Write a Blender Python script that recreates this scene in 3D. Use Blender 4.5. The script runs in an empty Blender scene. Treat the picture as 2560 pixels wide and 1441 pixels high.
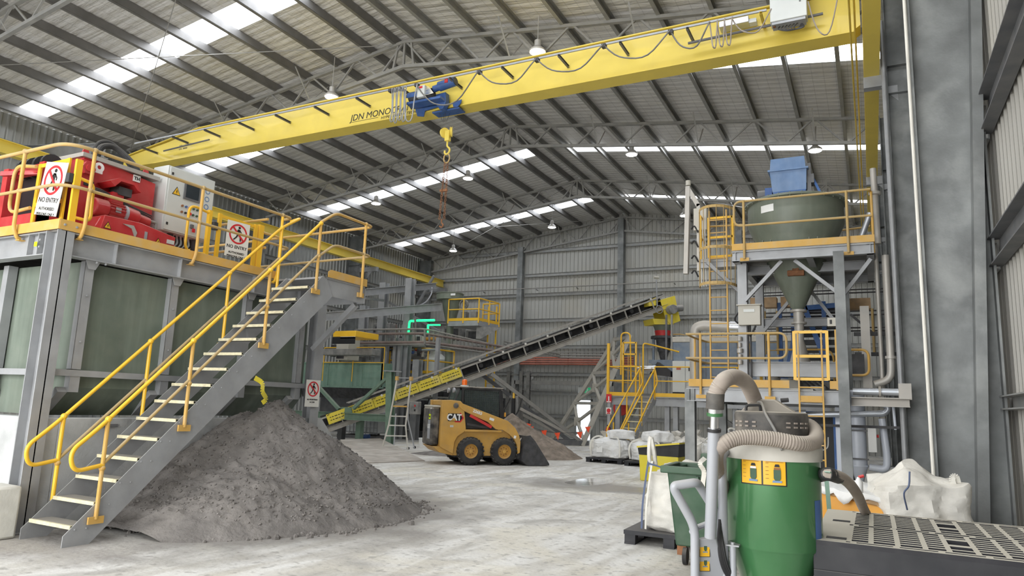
import bpy, math, random
from mathutils import Vector, Matrix
PI = math.pi
random.seed(7)
scn = bpy.context.scene
COL = scn.collection

# ---------------------------------------------------------------- camera
F_PX, YAW, PITCH, ROLL, EYE = 1745.6, math.radians(27.295), math.radians(9.518), math.radians(2.102), 1.7
fw = Vector((-math.sin(YAW)*math.cos(PITCH), math.cos(YAW)*math.cos(PITCH), math.sin(PITCH)))
r0 = Vector((math.cos(YAW), math.sin(YAW), 0)); u0 = r0.cross(fw)
rt = r0*math.cos(ROLL) + u0*math.sin(ROLL); up = -r0*math.sin(ROLL) + u0*math.cos(ROLL)
cd = bpy.data.cameras.new('camera'); cam = bpy.data.objects.new('camera', cd); COL.objects.link(cam)
cd.sensor_width = 36; cd.lens = F_PX/2560*36; cd.clip_start = 0.05; cd.clip_end = 300
m = Matrix((rt, up, -fw)).transposed().to_4x4(); m.translation = Vector((0, 0, EYE))
cam.matrix_world = m
scn.camera = cam
def pt(px, py, x=None, y=None, z=None):
    """survey helper: point of the photo lying on a given wall / floor plane"""
    d = fw*F_PX + rt*(px-1280) - up*(py-720.5); o = Vector((0, 0, EYE))
    if x is not None: t = (x-o.x)/d.x
    elif y is not None: t = (y-o.y)/d.y
    else: t = (z-o.z)/d.z
    return o + d*t

# ---------------------------------------------------------------- world, exposure, large lights
scn.view_settings.view_transform = 'Standard'; scn.view_settings.look = 'None'
scn.view_settings.gamma = 1; scn.view_settings.use_curve_mapping = False
scn.view_settings.exposure = 0.88
w = bpy.data.worlds.new('sky'); scn.world = w; w.use_nodes = True
w.node_tree.nodes['Background'].inputs[0].default_value = (0.90, 0.95, 1.0, 1)
w.node_tree.nodes['Background'].inputs[1].default_value = 1.6
SKYLIGHT = 5.0        # daylight through the translucent roof sheets
def area_light(name, loc, rot, sx, sy, power, col=(1, 1, 1)):
    l = bpy.data.lights.new(name, 'AREA'); l.shape = 'RECTANGLE'; l.size = sx; l.size_y = sy; l.energy = power; l.color = col
    o = bpy.data.objects.new(name, l); COL.objects.link(o); o.location = loc; o.rotation_euler = rot
    return o
# daylight entering by the big open doorway behind the camera
area_light('doorway_daylight', (-8.5, -5.9, 4.0), (math.radians(90), 0, 0), 17, 7.5, 950, (1.0, 0.975, 0.93))

# ---------------------------------------------------------------- materials
def mat(name, col, rough=.6, metal=0., var=.12, scale=2.5, bump=0., bscale=40., dust=0., dcol=(.42, .38, .32), stain=0., scol=(.1, .08, .06), sscale=1.2, spec=.5, emit=0, coat=0., streak=0., alpha=1., trans=0., dn=.55):
    mt = bpy.data.materials.new(name); mt.use_nodes = True; nt = mt.node_tree; N = nt.nodes; L = nt.links
    b = N['Principled BSDF']
    b.inputs['Roughness'].default_value = rough; b.inputs['Metallic'].default_value = metal
    b.inputs['Specular IOR Level'].default_value = spec
    b.inputs['Coat Weight'].default_value = coat
    if trans: b.inputs['Transmission Weight'].default_value = trans
    if alpha < 1: b.inputs['Alpha'].default_value = alpha
    if emit:
        b.inputs['Emission Color'].default_value = (*col, 1); b.inputs['Emission Strength'].default_value = emit
    tc = N.new('ShaderNodeTexCoord')
    def noise(sc, det=6, zs=1):
        mp = N.new('ShaderNodeMapping'); mp.inputs['Scale'].default_value = (1, 1, zs); L.new(tc.outputs['Object'], mp.inputs[0])
        n = N.new('ShaderNodeTexNoise'); n.inputs['Scale'].default_value = sc; n.inputs['Detail'].default_value = det; L.new(mp.outputs[0], n.inputs['Vector']); return n.outputs['Fac']
    def ramp(src, a, c):
        r = N.new('ShaderNodeMapRange'); r.inputs[1].default_value = a; r.inputs[2].default_value = c; L.new(src, r.inputs[0]); return r.outputs[0]
    def mix(f, a, c):
        x = N.new('ShaderNodeMix'); x.data_type = 'RGBA'
        if isinstance(f, float): x.inputs[0].default_value = f
        else: L.new(f, x.inputs[0])
        for i, q in ((6, a), (7, c)):
            if isinstance(q, tuple): x.inputs[i].default_value = (*q, 1)
            else: L.new(q, x.inputs[i])
        return x.outputs[2]
    def mul(a, c):
        x = N.new('ShaderNodeMath'); x.operation = 'MULTIPLY'; L.new(a, x.inputs[0])
        if isinstance(c, float): x.inputs[1].default_value = c
        else: L.new(c, x.inputs[1])
        return x.outputs[0]
    lo = tuple(max(0, c*(1-var)) for c in col); hi = tuple(min(1, c*(1+var)) for c in col)
    out = mix(ramp(noise(scale), .3, .7), lo, hi)
    if streak: out = mix(mul(ramp(noise(6, 4, .06), .45, .75), float(streak)), out, tuple(min(1, c*1.5+.04) for c in col))
    if stain: out = mix(mul(ramp(noise(sscale, 8), .5, .68), float(stain)), out, scol)
    if dust:
        g = N.new('ShaderNodeNewGeometry'); s = N.new('ShaderNodeSeparateXYZ'); L.new(g.outputs['Normal'], s.inputs[0])
        top = ramp(s.outputs[2], .1, .75)
        a = N.new('ShaderNodeMath'); a.operation = 'MAXIMUM'; L.new(mul(top, float(min(1, dust*1.3))), a.inputs[0]); L.new(mul(ramp(noise(5), .35, .75), float(dust*dn)), a.inputs[1])
        out = mix(a.outputs[0], out, dcol)
    L.new(out, b.inputs['Base Color'])
    if bump:
        bp = N.new('ShaderNodeBump'); bp.inputs['Strength'].default_value = bump; bp.inputs['Distance'].default_value = .02
        L.new(noise(bscale, 8), bp.inputs['Height']); L.new(bp.outputs[0], b.inputs['Normal'])
    return mt

M = {}
def defm(k, *a, **kw): M[k] = mat(k, *a, **kw)
defm('galv', (.36, .37, .385), .5, .25, var=.14, scale=3, dust=.3, dcol=(.42, .40, .37), bump=.05)
defm('galv_dark', (.14, .145, .155), .6, .2, dust=.3)
defm('column_steel', (.19, .20, .20), .55, .25, var=.30, scale=2.2, stain=.6, scol=(.36, .37, .36), sscale=1.1, bump=.08)
defm('purlin', (.19, .185, .18), .5, .35, var=.15)
defm('truss', (.30, .30, .29), .6, .15, dust=.5, dcol=(.42, .39, .34))
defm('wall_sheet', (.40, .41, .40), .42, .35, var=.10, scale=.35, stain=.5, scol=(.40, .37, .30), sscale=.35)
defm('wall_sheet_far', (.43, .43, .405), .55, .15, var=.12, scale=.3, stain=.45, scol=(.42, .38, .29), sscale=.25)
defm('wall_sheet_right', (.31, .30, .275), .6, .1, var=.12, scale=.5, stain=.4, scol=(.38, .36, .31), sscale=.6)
defm('girt', (.30, .31, .31), .5, .3, dust=.6)
defm('yellow', (.86, .50, .025), .45, 0, var=.05, dust=.06, dcol=(.60, .42, .18), coat=.2)
defm('yellow_dusty', (.64, .375, .08), .6, 0, var=.08, dust=.55, dcol=(.56, .44, .27), stain=.35, scol=(.50, .38, .22), sscale=5)
defm('yellow_old', (.52, .35, .12), .65, 0, var=.1, dust=.6, dcol=(.42, .34, .22), stain=.4, scol=(.42, .34, .24), sscale=4)
defm('crane_yellow', (.80, .62, .105), .5, 0, var=.05, scale=1.2, stain=.12, scol=(.55, .42, .12), sscale=2.5, coat=.1)
defm('runway_yellow', (.62, .45, .05), .5, 0, var=.1, dust=.2)
defm('lime', (.8, 1.0, .0), .5, var=.02)
defm('tank_green', (.125, .155, .125), .5, 0, var=.16, scale=1.6, streak=.6, dust=.3, dcol=(.30, .31, .26), stain=.35, scol=(.22, .25, .20))
defm('green_paint', (.15, .235, .175), .5, 0, var=.1, dust=.35, dcol=(.33, .36, .29))
defm('green_trough', (.20, .33, .26), .5, 0, var=.15, dust=.5, dcol=(.32, .36, .30), streak=.5)
defm('olive_tank', (.16, .185, .145), .45, 0, var=.12, scale=3, dust=.35, dcol=(.26, .26, .20), streak=.3)
defm('concrete', (.44, .45, .45), .85, 0, var=.25, scale=2, bump=.25, bscale=30, stain=.5, scol=(.60, .60, .59), sscale=1.5)
defm('concrete_lt', (.62, .61, .56), .85, 0, var=.12, scale=4, bump=.2, bscale=30)
defm('red', (.52, .022, .028), .42, 0, var=.12, dust=.35, dcol=(.42, .27, .22), coat=.2)
defm('red_plain', (.6, .03, .03), .45, 0, dust=.12)
defm('red_sign', (.62, .02, .03), .5, var=.02)
defm('cabinet', (.60, .62, .60), .45, 0, var=.05, dust=.1, dcol=(.6, .57, .5))
defm('cabinet_dusty', (.52, .50, .44), .6, 0, var=.06, dust=.4)
defm('white', (.82, .82, .80), .5, var=.04)
defm('sign_white', (.78, .77, .72), .5, var=.06, dust=.1)
defm('black', (.018, .018, .02), .55, var=.2, dust=.12, dcol=(.2, .19, .17))
defm('black_clean', (.01, .01, .012), .5, var=.1)
defm('rubber', (.022, .022, .024), .8, var=.3, dust=.5, dcol=(.15, .14, .125), bump=.2, bscale=60)
defm('cat_yellow', (.60, .335, .07), .5, 0, var=.09, scale=3, dust=.35, dcol=(.44, .33, .19), stain=.25, scol=(.33, .25, .15), sscale=4)
defm('blue', (.035, .10, .30), .45, 0, var=.1, dust=.3, dcol=(.22, .25, .32))
defm('blue_hopper', (.13, .23, .42), .5, 0, var=.15, dust=.5, dcol=(.26, .31, .40), streak=.3)
defm('blue_rack', (.03, .12, .36), .5, 0, var=.15, dust=.2)
defm('grey_blue', (.14, .19, .26), .5, 0, var=.08, dust=.4, dcol=(.52, .50, .44))
defm('mesh_grate', (.30, .30, .29), .6, .4, var=.2, dust=.4)
defm('nosing', (.66, .61, .42), .8, var=.15, scale=20, bump=.3)
defm('dirt', (.185, .172, .162), .95, 0, var=.28, scale=3.0, bump=.9, bscale=22, spec=.12, stain=.35, scol=(.255, .235, .215), sscale=1.5)
defm('dirt_brown', (.24, .20, .165), .95, 0, var=.3, scale=5, bump=.8, bscale=20, spec=.15)
defm('bag', (.68, .66, .61), .75, 0, var=.12, scale=5, bump=1.0, bscale=7, stain=.35, scol=(.50, .45, .36), sscale=2.5, dust=.15, dcol=(.66, .60, .50))
defm('bag_white', (.78, .78, .77), .7, 0, var=.08, scale=5, bump=1.0, bscale=7, stain=.2, scol=(.60, .56, .48), sscale=2.5)
defm('bag_strap', (.10, .13, .22), .7)
defm('strap_white', (.72, .70, .64), .8)
defm('vac_green', (.055, .185, .07), .28, .25, var=.08, coat=.5, dust=.05)
defm('bin_green', (.032, .085, .045), .5, 0, var=.2, dust=.35, dcol=(.16, .19, .15), stain=.25, scol=(.14, .16, .13), sscale=4)
defm('vac_rim', (.55, .53, .48), .75, 0, var=.12, scale=8, dust=.4, dcol=(.50, .45, .38))
defm('vac_grey', (.37, .385, .42), .45, .1, var=.06, dust=.3, dcol=(.45, .42, .37))
defm('hose', (.30, .255, .22), .7, 0, var=.10, scale=12, dust=.6, dcol=(.44, .39, .33))
defm('hose_dark', (.13, .125, .12), .6, 0, var=.2, dust=.7, dcol=(.33, .31, .27))
defm('chrome', (.75, .77, .8), .16, 1, var=.05)
defm('aluminium', (.60, .62, .66), .4, .7, var=.05)
defm('bright_duct', (.62, .66, .72), .35, .6, var=.1, dust=.2)
defm('duct_dusty', (.45, .43, .40), .5, .3, var=.12, dust=.8, dcol=(.46, .42, .36))
defm('dusty_black', (.03, .03, .033), .6, 0, var=.2, dust=.95, dcol=(.43, .385, .32))
defm('vac_head', (.022, .022, .025), .6, 0, var=.3, dust=.95, dcol=(.40, .36, .30), stain=.3, scol=(.11, .10, .095), sscale=6)
defm('pallet_black', (.015, .015, .02), .6, 0, var=.3, dn=.0, dust=1., dcol=(.60, .56, .47), stain=.12, scol=(.10, .095, .09), sscale=9)
defm('pallet_plain', (.016, .017, .022), .6, 0, var=.3, dn=.25, dust=.4, dcol=(.17, .16, .15))
defm('sticker', (.80, .44, .02), .45, var=.04)
defm('yellow_plastic', (.72, .60, .04), .5, 0, var=.06, dust=.3, dcol=(.55, .48, .2), stain=.15, scol=(.35, .3, .1), sscale=5)
defm('guard_yellow', (.80, .64, .05), .5, 0, var=.07, dust=.25, dcol=(.62, .55, .30), stain=.45, scol=(.55, .48, .27), sscale=1.3)
defm('orange', (.72, .33, .03), .55, 0, var=.1, dust=.25, dcol=(.55, .48, .36))
defm('wood', (.42, .27, .14), .7, 0, var=.2, scale=7, dust=.4)
defm('flag', (.95, .10, .03), .6, var=.05)
defm('beacon', (.95, .16, .01), .25, var=.1, coat=.6)
defm('conveyor', (.36, .34, .31), .65, .1, var=.12, dust=.75, dcol=(.44, .41, .35))
defm('trestle_paint', (.50, .475, .42), .65, .05, var=.1, dust=.4, dcol=(.5, .47, .41))
defm('belt', (.02, .02, .022), .75, var=.2, dust=.3, dcol=(.15, .14, .13))
defm('pipe_brown', (.21, .155, .14), .6, .1, var=.2, dust=.3)
defm('tray', (.28, .275, .26), .55, .3, var=.15, dust=.4)
defm('glass', (.05, .07, .08), .15, 0, var=.1, dust=.25, dcol=(.3, .3, .28))
defm('glass_clear', (.10, .14, .13), .12, 0, var=.15, alpha=.55)
defm('green_lit', (.02, .95, .26), .5, var=.02, emit=.9)  # emission stands in for green light on the pipes
defm('screen', (.03, .04, .05), .2, var=.2)
defm('ibc', (.55, .57, .57), .5, 0, var=.1)
defm('machine_grey', (.24, .24, .235), .6, .2, var=.25, scale=5, dust=.45)
defm('machine_dark', (.055, .055, .06), .7, .1, var=.4, scale=6, dust=.3, dcol=(.2, .19, .17))
defm('rust', (.25, .11, .05), .8, 0, var=.3, scale=10)
defm('plate_steel', (.40, .36, .32), .6, .1, var=.2, scale=3, stain=.5, scol=(.55, .53, .49), sscale=1.5, bump=.1)
defm('cable_red', (.45, .14, .09), .6, var=.2)
defm('white_pipe', (.66, .70, .78), .4, .05, var=.05, dust=.1)
defm('lamp_glass', (1.0, .96, .88), .4, emit=16, var=0)
defm('lamp_body', (.55, .54, .52), .5, .3, dust=.2)
defm('daylight_panel', (.90, .94, 1.0), .5, emit=SKYLIGHT, var=0)
defm('exit_green', (.01, .25, .10), .4, emit=.5, var=0)
defm('door_glow', (.86, .88, .90), .5, var=.03)

def floor_mat():
    mt = bpy.data.materials.new('concrete_floor'); mt.use_nodes = True; nt = mt.node_tree; N = nt.nodes; L = nt.links; b = N['Principled BSDF']
    tc = N.new('ShaderNodeTexCoord')
    def noise(sc, det, vec=None, dist=0.):
        n = N.new('ShaderNodeTexNoise'); n.inputs['Scale'].default_value = sc; n.inputs['Detail'].default_value = det; n.inputs['Distortion'].default_value = dist
        L.new(vec or tc.outputs['Object'], n.inputs['Vector']); return n.outputs['Fac']
    def rng(src, a, c, lo=0., hi=1.):
        r = N.new('ShaderNodeMapRange'); r.inputs[1].default_value = a; r.inputs[2].default_value = c; r.inputs[3].default_value = lo; r.inputs[4].default_value = hi; L.new(src, r.inputs[0]); return r.outputs[0]
    def mix(f, a, c):
        x = N.new('ShaderNodeMix'); x.data_type = 'RGBA'; L.new(f, x.inputs[0])
        for i, q in ((6, a), (7, c)):
            if isinstance(q, tuple): x.inputs[i].default_value = (*q, 1)
            else: L.new(q, x.inputs[i])
        return x.outputs[2]
    def math_(op, a, c):
        x = N.new('ShaderNodeMath'); x.operation = op
        for i, q in ((0, a), (1, c)):
            if isinstance(q, float): x.inputs[i].default_value = q
            else: L.new(q, x.inputs[i])
        return x.outputs[0]
    # wheel tracks: noise stretched along a curved driving direction
    rotm = N.new('ShaderNodeMapping'); rotm.inputs['Rotation'].default_value = (0, 0, math.radians(-14)); rotm.inputs['Scale'].default_value = (1.7, .38, 1); L.new(tc.outputs['Object'], rotm.inputs[0])
    tracks = noise(1.6, 8, rotm.outputs[0], .6)
    c = mix(rng(noise(.28, 5), .35, .65), (.46, .435, .39), (.60, .585, .55))
    c = mix(rng(tracks, .42, .62), c, (.70, .69, .665))
    c = mix(math_('MULTIPLY', rng(noise(1.3, 9, None, .8), .54, .68), .6), c, (.30, .285, .265))
    c = mix(math_('MULTIPLY', rng(noise(.45, 6, None, 1.2), .50, .62), .55), c, (.66, .62, .52))
    c = mix(math_('MULTIPLY', rng(noise(9, 7), .56, .66), .55), c, (.26, .25, .235))
    # damp patch with puddle, soil spill round the heap, darker patches near the plinth and behind the loader
    def spot(cx, cy, rx, ry, soft=.35, wob=.5):
        mp = N.new('ShaderNodeMapping'); mp.vector_type = 'TEXTURE'; mp.inputs['Location'].default_value = (cx, cy, 0); mp.inputs['Scale'].default_value = (rx, ry, 1); L.new(tc.outputs['Object'], mp.inputs[0])
        s = N.new('ShaderNodeSeparateXYZ'); L.new(mp.outputs[0], s.inputs[0])
        r2 = math_('SQRT', math_('ADD', math_('MULTIPLY', s.outputs[0], s.outputs[0]), math_('MULTIPLY', s.outputs[1], s.outputs[1])), 0.)
        r3 = math_('ADD', r2, math_('MULTIPLY', math_('SUBTRACT', noise(1.1, 8), .5), wob*2))
        return rng(r3, 1., 1.-soft, 0., 1.)
    damp = spot(-5.5, 15.0, 2.6, 1.15)
    c = mix(math_('MULTIPLY', damp, .75), c, (.24, .225, .205))
    soil = spot(-7.6, 8.2, 2.9, 3.6, .35, .35)
    c = mix(math_('MULTIPLY', soil, .85), c, (.21, .195, .18))
    plinth_patch = spot(-8.3, 4.9, 1.6, 1.2, .5, .5)
    c = mix(math_('MULTIPLY', plinth_patch, .7), c, (.25, .23, .215))
    far = spot(-12, 20.5, 6.0, 2.0, .5, .5)
    c = mix(math_('MULTIPLY', far, .45), c, (.34, .32, .29))
    L.new(c, b.inputs['Base Color'])
    pud = spot(-5.95, 15.9, .55, 1.1, .2, .30); pud2 = spot(-5.3, 15.1, 1.7, .7, .3, .6)
    wet = math_('MAXIMUM', pud, math_('MULTIPLY', pud2, .6))
    rg = math_('SUBTRACT', .80, math_('MULTIPLY', wet, .74)); L.new(rg, b.inputs['Roughness'])
    b.inputs['Specular IOR Level'].default_value = .4
    bp = N.new('ShaderNodeBump'); bp.inputs['Distance'].default_value = .02
    L.new(math_('ADD', noise(14, 9), math_('MULTIPLY', noise(2.0, 6), 1.5)), bp.inputs['Height']); L.new(math_('SUBTRACT', .45, math_('MULTIPLY', wet, .44)), bp.inputs['Strength'])
    L.new(bp.outputs[0], b.inputs['Normal'])
    return mt
def foil_mat(name, c0, c1, grid=True):
    """reflective roof blanket sagging over a wire mesh"""
    mt = bpy.data.materials.new(name); mt.use_nodes = True; nt = mt.node_tree; N = nt.nodes; L = nt.links; b = N['Principled BSDF']
    tc = N.new('ShaderNodeTexCoord'); n = N.new('ShaderNodeTexNoise'); n.inputs['Scale'].default_value = 1.3; n.inputs['Detail'].default_value = 8; L.new(tc.outputs['Object'], n.inputs['Vector'])
    mp = N.new('ShaderNodeMapping'); mp.inputs['Scale'].default_value = (.7, 3.2, 1); L.new(tc.outputs['Object'], mp.inputs[0])
    n2 = N.new('ShaderNodeTexNoise'); n2.inputs['Scale'].default_value = 3.2; n2.inputs['Detail'].default_value = 4; L.new(mp.outputs[0], n2.inputs['Vector'])
    mx = N.new('ShaderNodeMix'); mx.data_type = 'RGBA'; L.new(n.outputs['Fac'], mx.inputs[0]); mx.inputs[6].default_value = (*c0, 1); mx.inputs[7].default_value = (*c1, 1)
    s = N.new('ShaderNodeSeparateXYZ'); L.new(tc.outputs['Object'], s.inputs[0])
    def lines(o, per):
        a = N.new('ShaderNodeMath'); a.operation = 'PINGPONG'; a.inputs[1].default_value = per/2; L.new(o, a.inputs[0])
        r = N.new('ShaderNodeMapRange'); r.inputs[1].default_value = .0; r.inputs[2].default_value = .018; r.inputs[3].default_value = 1; r.inputs[4].default_value = 0; L.new(a.outputs[0], r.inputs[0]); return r.outputs[0]
    ma = N.new('ShaderNodeMath'); ma.operation = 'MAXIMUM'; L.new(lines(s.outputs[0], .30), ma.inputs[0]); L.new(lines(s.outputs[1], .30), ma.inputs[1])
    mm = N.new('ShaderNodeMath'); mm.operation = 'MULTIPLY'; L.new(ma.outputs[0], mm.inputs[0]); mm.inputs[1].default_value = .28
    m2 = N.new('ShaderNodeMix'); m2.data_type = 'RGBA'; L.new(mm.outputs[0], m2.inputs[0]); L.new(mx.outputs[2], m2.inputs[6]); m2.inputs[7].default_value = (.12, .11, .10, 1)
    L.new(m2.outputs[2], b.inputs['Base Color']); b.inputs['Metallic'].default_value = .2; b.inputs['Roughness'].default_value = .45
    wv = N.new('ShaderNodeMath'); wv.operation = 'ADD'; L.new(n2.outputs['Fac'], wv.inputs[0])
    pp = N.new('ShaderNodeMath'); pp.operation = 'PINGPONG'; pp.inputs[1].default_value = .15; L.new(s.outputs[1], pp.inputs[0])
    p2 = N.new('ShaderNodeMath'); p2.operation = 'MULTIPLY'; p2.inputs[1].default_value = 3.; L.new(pp.outputs[0], p2.inputs[0]); L.new(p2.outputs[0], wv.inputs[1])
    bp = N.new('ShaderNodeBump'); bp.inputs['Distance'].default_value = .06; bp.inputs['Strength'].default_value = .8; L.new(wv.outputs[0], bp.inputs['Height']); L.new(bp.outputs[0], b.inputs['Normal'])
    return mt
M['floor'] = floor_mat()
M['foil'] = foil_mat('foil', (.58, .565, .545), (.86, .85, .83))

# ---------------------------------------------------------------- mesh builder
ZV = Vector((0, 0, 1))
def V(*a): return Vector(a)
def frame(d, upv=ZV):
    d = Vector(d).normalized(); u = Vector(upv)
    if abs(d.dot(u.normalized())) > .98: u = Vector((0, 1, 0)) if abs(d.y) < .9 else Vector((1, 0, 0))
    s = d.cross(u).normalized(); u = s.cross(d).normalized()
    return d, s, u
class MB:
    def __init__(s): s.v = []; s.f = []
    def add(s, vs, fs):
        o = len(s.v); s.v += [Vector(q) for q in vs]; s.f += [tuple(i+o for i in f) for f in fs]; return s
    def box(s, c, d, rz=0., R=None):
        R = R or Matrix.Rotation(rz, 3, 'Z'); c = Vector(c); x, y, z = d[0]/2, d[1]/2, d[2]/2
        vs = [c + R @ Vector(q) for q in ((-x,-y,-z),(x,-y,-z),(x,y,-z),(-x,y,-z),(-x,-y,z),(x,-y,z),(x,y,z),(-x,y,z))]
        return s.add(vs, [(0,3,2,1),(4,5,6,7),(0,1,5,4),(1,2,6,5),(2,3,7,6),(3,0,4,7)])
    def bb(s, x0, x1, y0, y1, z0, z1): return s.box(((x0+x1)/2, (y0+y1)/2, (z0+z1)/2), (abs(x1-x0), abs(y1-y0), abs(z1-z0)))
    def sec(s, p0, p1, pts, upv=ZV):
        """sweep a closed section (side, up) from p0 to p1"""
        p0, p1 = Vector(p0), Vector(p1); d, a, u = frame(p1-p0, upv); n = len(pts)
        vs = [p + a*q[0] + u*q[1] for p in (p0, p1) for q in pts]
        fs = [(i, (i+1) % n, (i+1) % n+n, i+n) for i in range(n)] + [tuple(range(n))[::-1], tuple(range(n, 2*n))]
        return s.add(vs, fs)
    def bar(s, p0, p1, w, h=None, upv=ZV):
        h = h or w; return s.sec(p0, p1, [(-w/2,-h/2),(w/2,-h/2),(w/2,h/2),(-w/2,h/2)], upv)
    def ibar(s, p0, p1, w, h, t=.012, upv=ZV):
        s.sec(p0, p1, [(-w/2,-h/2),(w/2,-h/2),(w/2,-h/2+t),(t/2,-h/2+t),(t/2,h/2-t),(w/2,h/2-t),(w/2,h/2),(-w/2,h/2),(-w/2,h/2-t),(-t/2,h/2-t),(-t/2,-h/2+t),(-w/2,-h/2+t)], upv); return s
    def chan(s, p0, p1, w, h, t=.01, upv=ZV):
        return s.sec(p0, p1, [(0,-h/2),(w,-h/2),(w,-h/2+t),(t,-h/2+t),(t,h/2-t),(w,h/2-t),(w,h/2),(0,h/2)], upv)
    def cyl(s, p0, p1, r, n=14, r2=None):
        r2 = r if r2 is None else r2
        p0, p1 = Vector(p0), Vector(p1); d, a, u = frame(p1-p0)
        vs = [p + (a*math.cos(2*PI*i/n) + u*math.sin(2*PI*i/n))*q for p, q in ((p0, r), (p1, r2)) for i in range(n)]
        return s.add(vs, [(i, (i+1) % n, (i+1) % n+n, i+n) for i in range(n)] + [tuple(range(n))[::-1], tuple(range(n, 2*n))])
    def tube(s, pts, r, n=8, closed=False, rf=None):
        pts = [Vector(p) for p in pts]; k = len(pts); rings = []; u = None
        for i, p in enumerate(pts):
            a = pts[i-1] if (i or closed) else p; b = pts[(i+1) % k] if (i < k-1 or closed) else p
            d = (b-a).normalized()
            if u is None: _, sd, u = frame(d)
            else:
                u = u - d*u.dot(d); u = u.normalized() if u.length > 1e-6 else frame(d)[2]; sd = d.cross(u)
            rr = rf(i) if rf else r
            rings.append([p + (sd*math.cos(2*PI*j/n) + u*math.sin(2*PI*j/n))*rr for j in range(n)])
        vs = [q for rg in rings for q in rg]; fs = []
        for i in range(k if closed else k-1):
            o, e = i*n, ((i+1) % k)*n
            fs += [(o+j, o+(j+1) % n, e+(j+1) % n, e+j) for j in range(n)]
        if not closed: fs += [tuple(range(n))[::-1], tuple(range((k-1)*n, k*n))]
        return s.add(vs, fs)
    def lathe(s, c, prof, n=28, ax=ZV, a0=0., a1=2*PI, cap=True):
        c = Vector(c); d, a, u = frame(ax); full = abs(a1-a0-2*PI) < 1e-6; m_ = n if full else n+1
        vs = [c + d*z + (a*math.cos(a0+(a1-a0)*i/n) + u*math.sin(a0+(a1-a0)*i/n))*r for r, z in prof for i in range(m_)]
        fs = []
        for k in range(len(prof)-1):
            for i in range(n):
                j = (i+1) % m_; fs.append((k*m_+i, k*m_+j, (k+1)*m_+j, (k+1)*m_+i))
        if cap and full: fs += [tuple(range(m_))[::-1], tuple(range((len(prof)-1)*m_, len(prof)*m_))]
        return s.add(vs, fs)
    def ball(s, c, r, n=12, sz=1.):
        return s.lathe(c, [(max(1e-4, r*math.sin(PI*k/n)), -r*sz*math.cos(PI*k/n)) for k in range(n+1)], n=n+2)
    def prism(s, o, U, W, poly, th):
        """polygon given in the (U,W) plane through o, thickness th along U x W"""
        o, U, W = Vector(o), Vector(U).normalized(), Vector(W).normalized(); T = U.cross(W)*th; n = len(poly)
        vs = [o + U*a + W*b for a, b in poly] + [o + U*a + W*b + T for a, b in poly]
        return s.add(vs, [tuple(range(n))[::-1], tuple(range(n, 2*n))] + [(i, (i+1) % n, (i+1) % n+n, i+n) for i in range(n)])
    def ring(s, o, U, W, r, rin, th, n=32):
        o, U, W = Vector(o), Vector(U).normalized(), Vector(W).normalized(); T = U.cross(W)*th
        vs = [o + (U*math.cos(2*PI*i/n) + W*math.sin(2*PI*i/n))*q + k*T for k in (0, 1) for q in (r, rin) for i in range(n)]
        fs = []
        for i in range(n):
            j = (i+1) % n; fs += [(i, n+i, n+j, j), (2*n+i, 2*n+j, 3*n+j, 3*n+i), (i, j, 2*n+j, 2*n+i), (n+i, 3*n+i, 3*n+j, n+j)]
        return s.add(vs, fs)
    def build(s, name, m, parent=None, bevel=0., sub=0, base=None):
        me = bpy.data.meshes.new(name)
        vs = s.v
        o = bpy.data.objects.new(name, me)
        if parent is not None:
            root = parent
            while root.parent is not None: root = root.parent
            inv = XF[root.name].inverted(); vs = [inv @ q for q in vs]; o.parent = parent
        else:
            if base is None:
                xs = [q.x for q in vs]; ys = [q.y for q in vs]; zs = [q.z for q in vs]
                base = Vector(((min(xs)+max(xs))/2, (min(ys)+max(ys))/2, min(zs)))
            base = Vector(base); vs = [q-base for q in vs]; o.location = base
        me.from_pydata([tuple(q) for q in vs], [], s.f); me.validate()
        import bmesh
        bm = bmesh.new(); bm.from_mesh(me); bmesh.ops.recalc_face_normals(bm, faces=bm.faces); bm.to_mesh(me); bm.free()
        me.polygons.foreach_set('use_smooth', [True]*len(me.polygons)); me.set_sharp_from_angle(angle=math.radians(32))
        me.materials.append(M[m] if isinstance(m, str) else m)
        COL.objects.link(o)
        if parent is None: XF[o.name] = Matrix.Translation(o.location)
        if bevel:
            bv = o.modifiers.new('bevel', 'BEVEL'); bv.width = bevel; bv.segments = 2; bv.limit_method = 'ANGLE'
        if sub:
            sb = o.modifiers.new('sub', 'SUBSURF'); sb.levels = sub; sb.render_levels = sub
        return o
XF = {}
def tag(o, label=None, cat=None, group=None, kind=None):
    if label: o['label'] = label
    if cat: o['category'] = cat
    if group: o['group'] = group
    if kind: o['kind'] = kind
    return o
def thing(name, label, cat, loc=(0, 0, 0), rz=0., group=None):
    o = bpy.data.objects.new(name, None); COL.objects.link(o); o.empty_display_size = .2
    o.location = loc; o.rotation_euler = (0, 0, rz)
    XF[o.name] = Matrix.Translation(Vector(loc)) @ Matrix.Rotation(rz, 4, 'Z')
    return tag(o, label, cat, group)
KIDS = {}
def copy_tree(o, parent=None, dloc=None, label=None, rz=None, loc=None):
    c = o.copy(); COL.objects.link(c)
    if parent is not None: c.parent = parent
    if dloc is not None: c.location = Vector(o.location) + Vector(dloc)
    if loc is not None: c.location = Vector(loc)
    if rz is not None: c.rotation_euler = (0, 0, rz)
    if label: c['label'] = label
    for ch in [q for q in bpy.data.objects if q.parent == o]: copy_tree(ch, c)
    return c
def L_(o):      # local -> world for a thing under construction
    return XF[o.name]
class LB(MB):   # builder working in a thing's own local frame
    def __init__(s, root): super().__init__(); s.root = root
    def build(s, name, m, parent=None, **k):
        X = XF[s.root.name]; s.v = [X @ q for q in s.v]; return super().build(name, m, parent if parent is not None else s.root, **k)
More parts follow.
